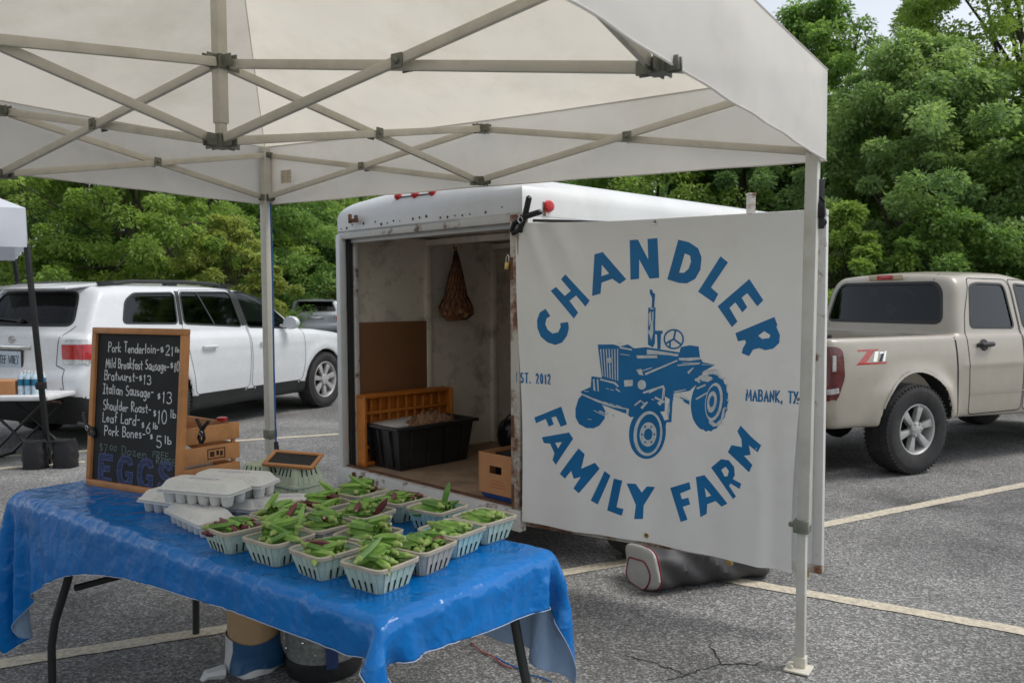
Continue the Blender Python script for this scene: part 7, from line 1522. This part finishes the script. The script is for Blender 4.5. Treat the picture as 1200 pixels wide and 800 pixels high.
for k, (a, b_, rz, kind, dirn, pur, n, where, form) in enumerate(BK):
    rg = random.Random(40+k); basket('berry basket of okra, '+where, kind, a, b_, rz, 'berry baskets of okra on the blue tarp')
    lay = [8, 7, 5, 3, 2]; q = 0; top = .040 if form == 'heap' else .022
    for L_, cnt in enumerate(lay):
        for c in range(cnt):
            if q >= n: break
            q += 1; spread = .056*(1-.16*L_); kd = 'purple' if rg.random() < pur else ('deep' if rg.random() < .28 else 'green'); v = rg.randrange(3); ln = LNS[v]
            ang = math.radians(dirn+rg.gauss(0, 19)) if rg.random() < .88 else rg.uniform(0, 2*PI); flipd = rg.random() < (.32 if form == 'low' else .42); ang += PI*flipd
            off = (c-(cnt-1)/2)/max(1, cnt-1)*2*spread+rg.uniform(-.006, .006); al = rg.uniform(-.016, .016)-.0
            dx, dy = math.cos(ang), math.sin(ang); d0 = math.radians(dirn); px_, py_ = -math.sin(d0)*off, math.cos(d0)*off
            xx = a+px_-dx*(ln*.5)+dx*al; yy = b_+py_-dy*(ln*.5)+dy*al; z = B_H-.016+L_*.0165*(1.15 if form == 'heap' else .9)+rg.uniform(-.004, .004)
            pitch = rg.gauss(0, .12)+(.05 if L_ == 0 else 0)
            if form == 'heap' and rg.random() < .10: pitch += rg.choice((-1, 1))*.4
            pod(kd, v, tbv(xx, yy, z+(.02 if abs(pitch) > .3 else 0)), (rg.uniform(0, 2*PI), pitch, BT+ang), '%s okra pod in the berry basket %s' % ({'green': 'light green', 'deep': 'darker green', 'purple': 'dark purple'}[kd], where), 'okra pods in the basket '+where+(' (purple)' if kd == 'purple' else ' (dark)' if kd == 'deep' else ''))
# deeper pods, past the ones that can be told apart
def pile():
    V, F, o = [], [], 0; g = random.Random(77)
    for (a, b_, rz, kind, dirn, pur, n, where, form) in BK:
        for q in range(34):
            me = PODS['green', q % 3][0]; t = (q/34) if form == 'heap' else .55*q/34; pp, aa = g.uniform(-.050, .050)*(1-.4*t), g.uniform(-.008, .008); d0 = math.radians(dirn); ang = d0+g.gauss(0, .22)+PI*(q % 2)
            M = Matrix.Translation(tbv(a-math.sin(d0)*pp+math.cos(d0)*aa-math.cos(ang)*.042, b_+math.cos(d0)*pp+math.sin(d0)*aa-math.sin(ang)*.042, B_H-.022+.050*t)) @ Euler((g.uniform(0, 6), g.gauss(0, .12), BT+ang)).to_matrix().to_4x4()
            V += [tuple(M @ v.co) for v in me.vertices]; F += [tuple(i+o for i in p.vertices) for p in me.polygons]; o = len(V)
    m = MB(); m.add(V, F); return m
ob = pile().build('okra_pods', mat('okra_mixed_green', (.15, .285, .05), .48, var=.3, vscale=26, dirt=(.40, .52, .16), dscale=18, damt=.45, island=.45), None, smooth=True, fix=False); tag(ob, 'many more okra pods filling the berry baskets underneath the top ones', 'okra pods', kind='stuff')
pod('green', 2, tbv(1.70, .175, .085), (0, -1.2, BT+1.2), 'light green okra pod standing upright in the front row berry basket', 'upright okra pod')
pod('purple', 1, tbv(1.685, .515, .075), (0, -.9, BT+.4), 'dark purple okra pod poking up out of the middle baskets', 'upright purple okra pod')
pod('deep', 0, tbv(1.80, .72, .085), (0, -1.3, BT), 'darker green okra pod standing on end in the back row', 'upright dark okra pod')
# upturned empty baskets, two stacks
for s_, (a, b_, rz) in enumerate(((.880, .640, 12), (1.040, .690, -4))):
    for k in range(3): basket('empty upturned berry basket, %s of the %s stack' % (('bottom', 'middle', 'top')[k], ('left', 'right')[s_]), 'lime', a, b_, rz+k*2, 'empty berry baskets stacked upside down', True, k*.026)
t = thing('small_slate', 'tiny wood framed slate lying on top of the right stack of upturned baskets', 'slate', tbv(1.035, .675, .14))
def sm(mb, name, m, **kw): o = mb.build(name, m, None, **kw); attach(o, t); return o
M2 = MT @ Euler((.30, .05, .50)).to_matrix(); c = tbv(1.04, .665, .152); ex_, ey_, ez_ = M2.col[0], M2.col[1], M2.col[2]
mb = MB(); mb.box(c, (.185, .095, .006), M=M2); sm(mb, 'slate', M_slatebd)
for dx, dy, sx, sy in ((0, .052, .21, .016), (0, -.052, .21, .016), (.098, 0, .016, .088), (-.098, 0, .016, .088)):
    mb = MB(); mb.box(c+ex_*dx+ey_*dy+ez_*.002, (sx, sy, .013), M=M2); sm(mb, 'frame', M_oak, bevel=.003)

# ------------------------------------------------------------------ egg cartons
M_egg = mat('pale_egg_pulp', (.64, .635, .61), .85, var=.05, vscale=12, bump=.3, bscale=140); M_stamp = mat('lilac_stamp', (.27, .28, .50), .85, var=.3, vscale=90)
EL_, EW_ = .262, .118
def carton_proto():
    root = bpy.data.objects.new('egg_carton', None); COL.objects.link(root)
    mb = MB()
    for i in range(6):
        for j in range(2):
            x, y = -EL_/2+.0262+i*.0419, (-.028, .028)[j]; mb.lathe([(0, 0), (.0125, .0), (.016, .004), (.0208, .036)], (x, y, 0), (0, 0, 1), 14)
    mb.box((0, 0, .037), (EL_, EW_, .006)); o = mb.build('tray', M_egg, None, smooth=True); o.parent = root
    mb = MB(); z0_, z1_ = .041, .071
    def rr(w_, d_, z, r=.016, n=4): return [(sx*(w_/2-r)+r*math.cos(math.radians(a0+90*k/n)), sy*(d_/2-r)+r*math.sin(math.radians(a0+90*k/n)), z) for sx, sy, a0 in ((1, -1, -90), (1, 1, 0), (-1, 1, 90), (-1, -1, 180)) for k in range(n+1)]
    L = [rr(EL_+.004, EW_+.004, z0_), rr(EL_+.004, EW_+.004, z0_+.005), rr(EL_-.008, EW_-.008, z0_+.007), rr(EL_-.030, EW_-.034, z1_-.004), rr(EL_-.040, EW_-.044, z1_)]; n = len(L[0])
    mb.add([p for q in L for p in q], [(i*n+k, i*n+(k+1) % n, (i+1)*n+(k+1) % n, (i+1)*n+k) for i in range(4) for k in range(n)]+[tuple(reversed(range(n))), tuple(range(4*n, 5*n))]); o = mb.build('lid', M_egg, None, bevel=.0015); o.parent = root; lid = o
    for x in (-.055, .055):
        mb = MB(); mb.lathe([(.011, 0), (.010, .005), (.006, .006), (0, .005)], (x, -EW_/2+.012, z0_+.012), (0, -.75, .55), 12); o = mb.build('latch', M_egg, None, smooth=True); o.parent = lid
    mb = MB(); rg = random.Random(3)
    for k in range(34):
        a = k*2*PI/34; r = 1+.1*rg.uniform(-1, 1); x, y = .052*math.cos(a)*r, .013*math.sin(a)*r; ribbon2d(mb, [(x, y), (x+.003*rg.uniform(-1, 1), y+.004)], .0022, lambda p, q, l: (p, q, z1_+.0004+l))
    for k in range(16): ribbon2d(mb, [(-.03+k*.004, -.003), (-.03+k*.004+rg.uniform(-.001, .002), .003)], .0018, lambda p, q, l: (p, q, z1_+.0004+l))
    o = mb.build('stamp', M_stamp, None, fix=False); o.parent = lid; return root
EC = carton_proto()
for k, (lb, a, b_, rz, z) in enumerate((('egg carton lowest at the left end of the pile, its cups showing', .885, .275, 14, 0), ('egg carton at the bottom front of the pile, under the two closed lids', 1.140, .200, -8, 0), ('egg carton at the bottom of the pile under the rear lid', 1.085, .345, 22, 0), ('egg carton at the right rear of the pile, touching the okra', 1.265, .455, 38, 0), ('topmost front egg carton of the pile with two latch knobs facing the camera', 1.115, .235, 20, .0715), ('topmost rear egg carton of the pile', 1.095, .365, 24, .0715))):
    r = EC if k == 0 else copy_tree(EC); r.scale = (1.13, 1.13, 1.13); r.location = tbv(a, b_, .001+z*1.13); r.rotation_euler = (0, 0, BT+math.radians(rz)); tag(r, lb, 'egg carton', 'egg cartons piled on the blue tarp')
# ------------------------------------------------------------------ the neighbour's stall at the left edge
M_ntent = cloth_mat('cool_white_tent_cloth', (.70, .73, .78), .2, (.60, .62, .66), .2)
n0 = dp(33, 400, 7.655); NX, NY = n0.x+.02, 7.655
t = thing('canopy_tent', "neighbour's small white pop-up tent on a leaning dark leg, at the left edge", 'canopy', (NX-2.0, NY+.45, 0))
def ntp(mb, name, m, **kw): o = mb.build(name, m, None, **kw); attach(o, t); return o
E1, E2 = Vector((-.84, -.54, 0)), Vector((-.54, .84, 0)); C0 = Vector((NX, NY, 0))
CS = [tuple((C0+E1*3*i+E2*3*j)[:2]) for i, j in ((0, 0), (1, 0), (1, 1), (0, 1))]; base = [gp(58, 546)]+[Vector((*c, 0))+o for c, o in zip(CS[1:], (E1*.2-E2*.2, E1*.2+E2*.2, E2*.2-E1*.2))]
for (x, y), b0 in zip(CS, base):
    mb = MB(); top = Vector((x-.02, y+.03, 2.06)); lo = Vector((b0.x, b0.y, .02)); mb.bar(lo, top, .042, .042); lg = ntp(mb, 'leg', M_blackm, bevel=.004)
    mb = MB(); q = lo.lerp(top, .36); mb.box(q, (.075, .065, .07)); mb.lathe([(.022, 0), (.022, .05), (0, .05)], q, (-1, -.3, 0), 10); o = mb.build('leg_clip', M_black, None, bevel=.006); attach(o, lg)
pk = C0+E1*1.5+E2*1.5+Vector((0, 0, 3.15))
for k in range(4):
    A, B_ = Vector((*CS[k], 2.385)), Vector((*CS[(k+1) % 4], 2.385)); vv = []
    for j in range(13):
        for i in range(17): p = A.lerp(B_, i/16).lerp(pk, j/12); p.z -= .05*math.sin(PI*i/16)*math.sin(PI*j/12); vv.append(p)
    mb = MB(); mb.add(vv, [(j*17+i, j*17+i+1, (j+1)*17+i+1, (j+1)*17+i) for j in range(12) for i in range(16)]); ntp(mb, 'roof_panel', M_ntent, smooth=True)
    vv = []
    d = (B_-A).normalized(); nr = Vector((d.y, -d.x, 0)); nr = nr if (A-pk).dot(nr) > 0 else -nr
    for j in range(9):
        for i in range(41): s_ = i/40; p = A.lerp(B_, s_)+nr*(.012*math.sin(s_*23+k)*j/8+.015*math.sin(PI*j/8)*min(1, s_*12, (1-s_)*12)); p.z = 2.385-.355*j/8; vv.append(p)
    mb = MB(); mb.add(vv, [(j*41+i, j*41+i+1, (j+1)*41+i+1, (j+1)*41+i) for j in range(8) for i in range(40)]); ntp(mb, 'valance', M_ntent, smooth=True)
# saddle of black weight bags round that leg
wb = gp(60, 548)
t = thing('weight_bag', 'pair of black sandbag pouches strapped round the leaning tent leg', 'weight bag', (wb.x, wb.y, 0))
for dx, dy in ((-.13, -.02), (.12, .03)):
    mb = MB(); rings = []
    for i in range(9):
        z = .26*i/8; k = 1+.10*math.sin(PI*i/8)-.12*(i/8); rings.append([(wb.x+dx+.098*k*math.copysign(abs(math.cos(a))**.55, math.cos(a))+.008*math.sin(i*2+a*3), wb.y+dy+.075*k*math.copysign(abs(math.sin(a))**.55, math.sin(a)), z+.002+.012*math.sin(a*2+i)*(i == 8)) for a in [2*PI*q/20 for q in range(20)]])
    loft(mb, rings); ntp(mb, 'pouch', mat('black_nylon_pouch', (.014, .014, .016), .6, var=.2, bump=.3, bscale=14), smooth=True)
mb = MB(); mb.bar((wb.x-.14, wb.y-.04, .25), (wb.x+.14, wb.y-.02, .25), .05, .012); ntp(mb, 'strap', M_black)
# low white table with crossing legs, a box and a pack of bottles on it
f0 = gp(50, 541); zt = .625; r0 = dp(62, 468, f0.y-.05); X1 = r0.x; Yc = f0.y-.05
t = thing('camp_table', "neighbour's low white camping table on crossed dark legs", 'table', (X1-.7, Yc+.2, 0))
mb = MB(); mb.box((X1-.75, Yc+.22, zt), (1.5, .62, .045)); ntp(mb, 'table_top', mat('white_plastic_table', (.66, .67, .68), .45), bevel=.012)
for y in (Yc+.0, Yc+.44):
    for s_ in (-1, 1):
        for x in (X1-.38, X1-1.15): mb = MB(); mb.tube([(x-.30*s_, y+.012*s_, .015), (x+.30*s_, y+.012*s_, zt-.03)], .013, 8); ntp(mb, 'leg', M_blackm)
for x in (X1-.08, X1-.68): mb = MB(); mb.tube([(x, Yc-.05, .015), (x, Yc+.5, .015)], .013, 8); ntp(mb, 'foot_bar', M_blackm)
q = dp(17.5, 461, Yc+.05); t = thing('carton', "plain brown cardboard box on the neighbour's low white table", 'carton', (q.x-.2, q.y+.1, zt+.0235))
mb = MB(); mb.box((q.x-.20, q.y+.12, zt+.0235+.065), (.40, .26, .13)); ntp(mb, 'box', M_card, bevel=.004); mb = MB(); mb.box((q.x-.20, q.y+.12, zt+.0235+.1308), (.402, .05, .001)); ntp(mb, 'tape', mat('packing_tape', (.50, .34, .18), .3))
M_pet = mat('clear_blue_bottle', (.50, .62, .70), .12, var=.2, vscale=30, spec=.6); M_petb = mat('blue_bottle_label', (.06, .30, .52), .4, var=.25, vscale=40)
t = thing('bottle_pack', "shrink wrapped pack of clear water bottles with blue labels on the neighbour's table", 'bottle pack', (q.x+.12, q.y+.2, zt+.0235))
for j in range(3):
    for i in range(3):
        x, y = q.x+.045+i*.066, q.y+.03+j*.066; mb = MB(); z = zt+.024; mb.lathe([(0, z), (.030, z), (.031, z+.07), (.029, z+.08), (.031, z+.09), (.031, z+.15), (.022, z+.185), (.013, z+.2), (.013, z+.21), (0, z+.21)], (x, y, 0), (0, 0, 1), 14); b_ = ntp(mb, 'bottle', M_pet, smooth=True)
        mb = MB(); mb.lathe([(.0317, z+.085), (.0317, z+.145)], (x, y, 0), (0, 0, 1), 14, True); o = mb.build('bottle_label', M_petb, None, smooth=True); attach(o, b_)
        mb = MB(); mb.lathe([(.0145, z+.2), (.0145, z+.218), (0, z+.218)], (x, y, 0), (0, 0, 1), 10); o = mb.build('bottle_cap', mat('pale_cap', (.7, .7, .7), .4) if (i, j) == (0, 0) else bpy.data.materials['pale_cap'], None, smooth=True); attach(o, b_)
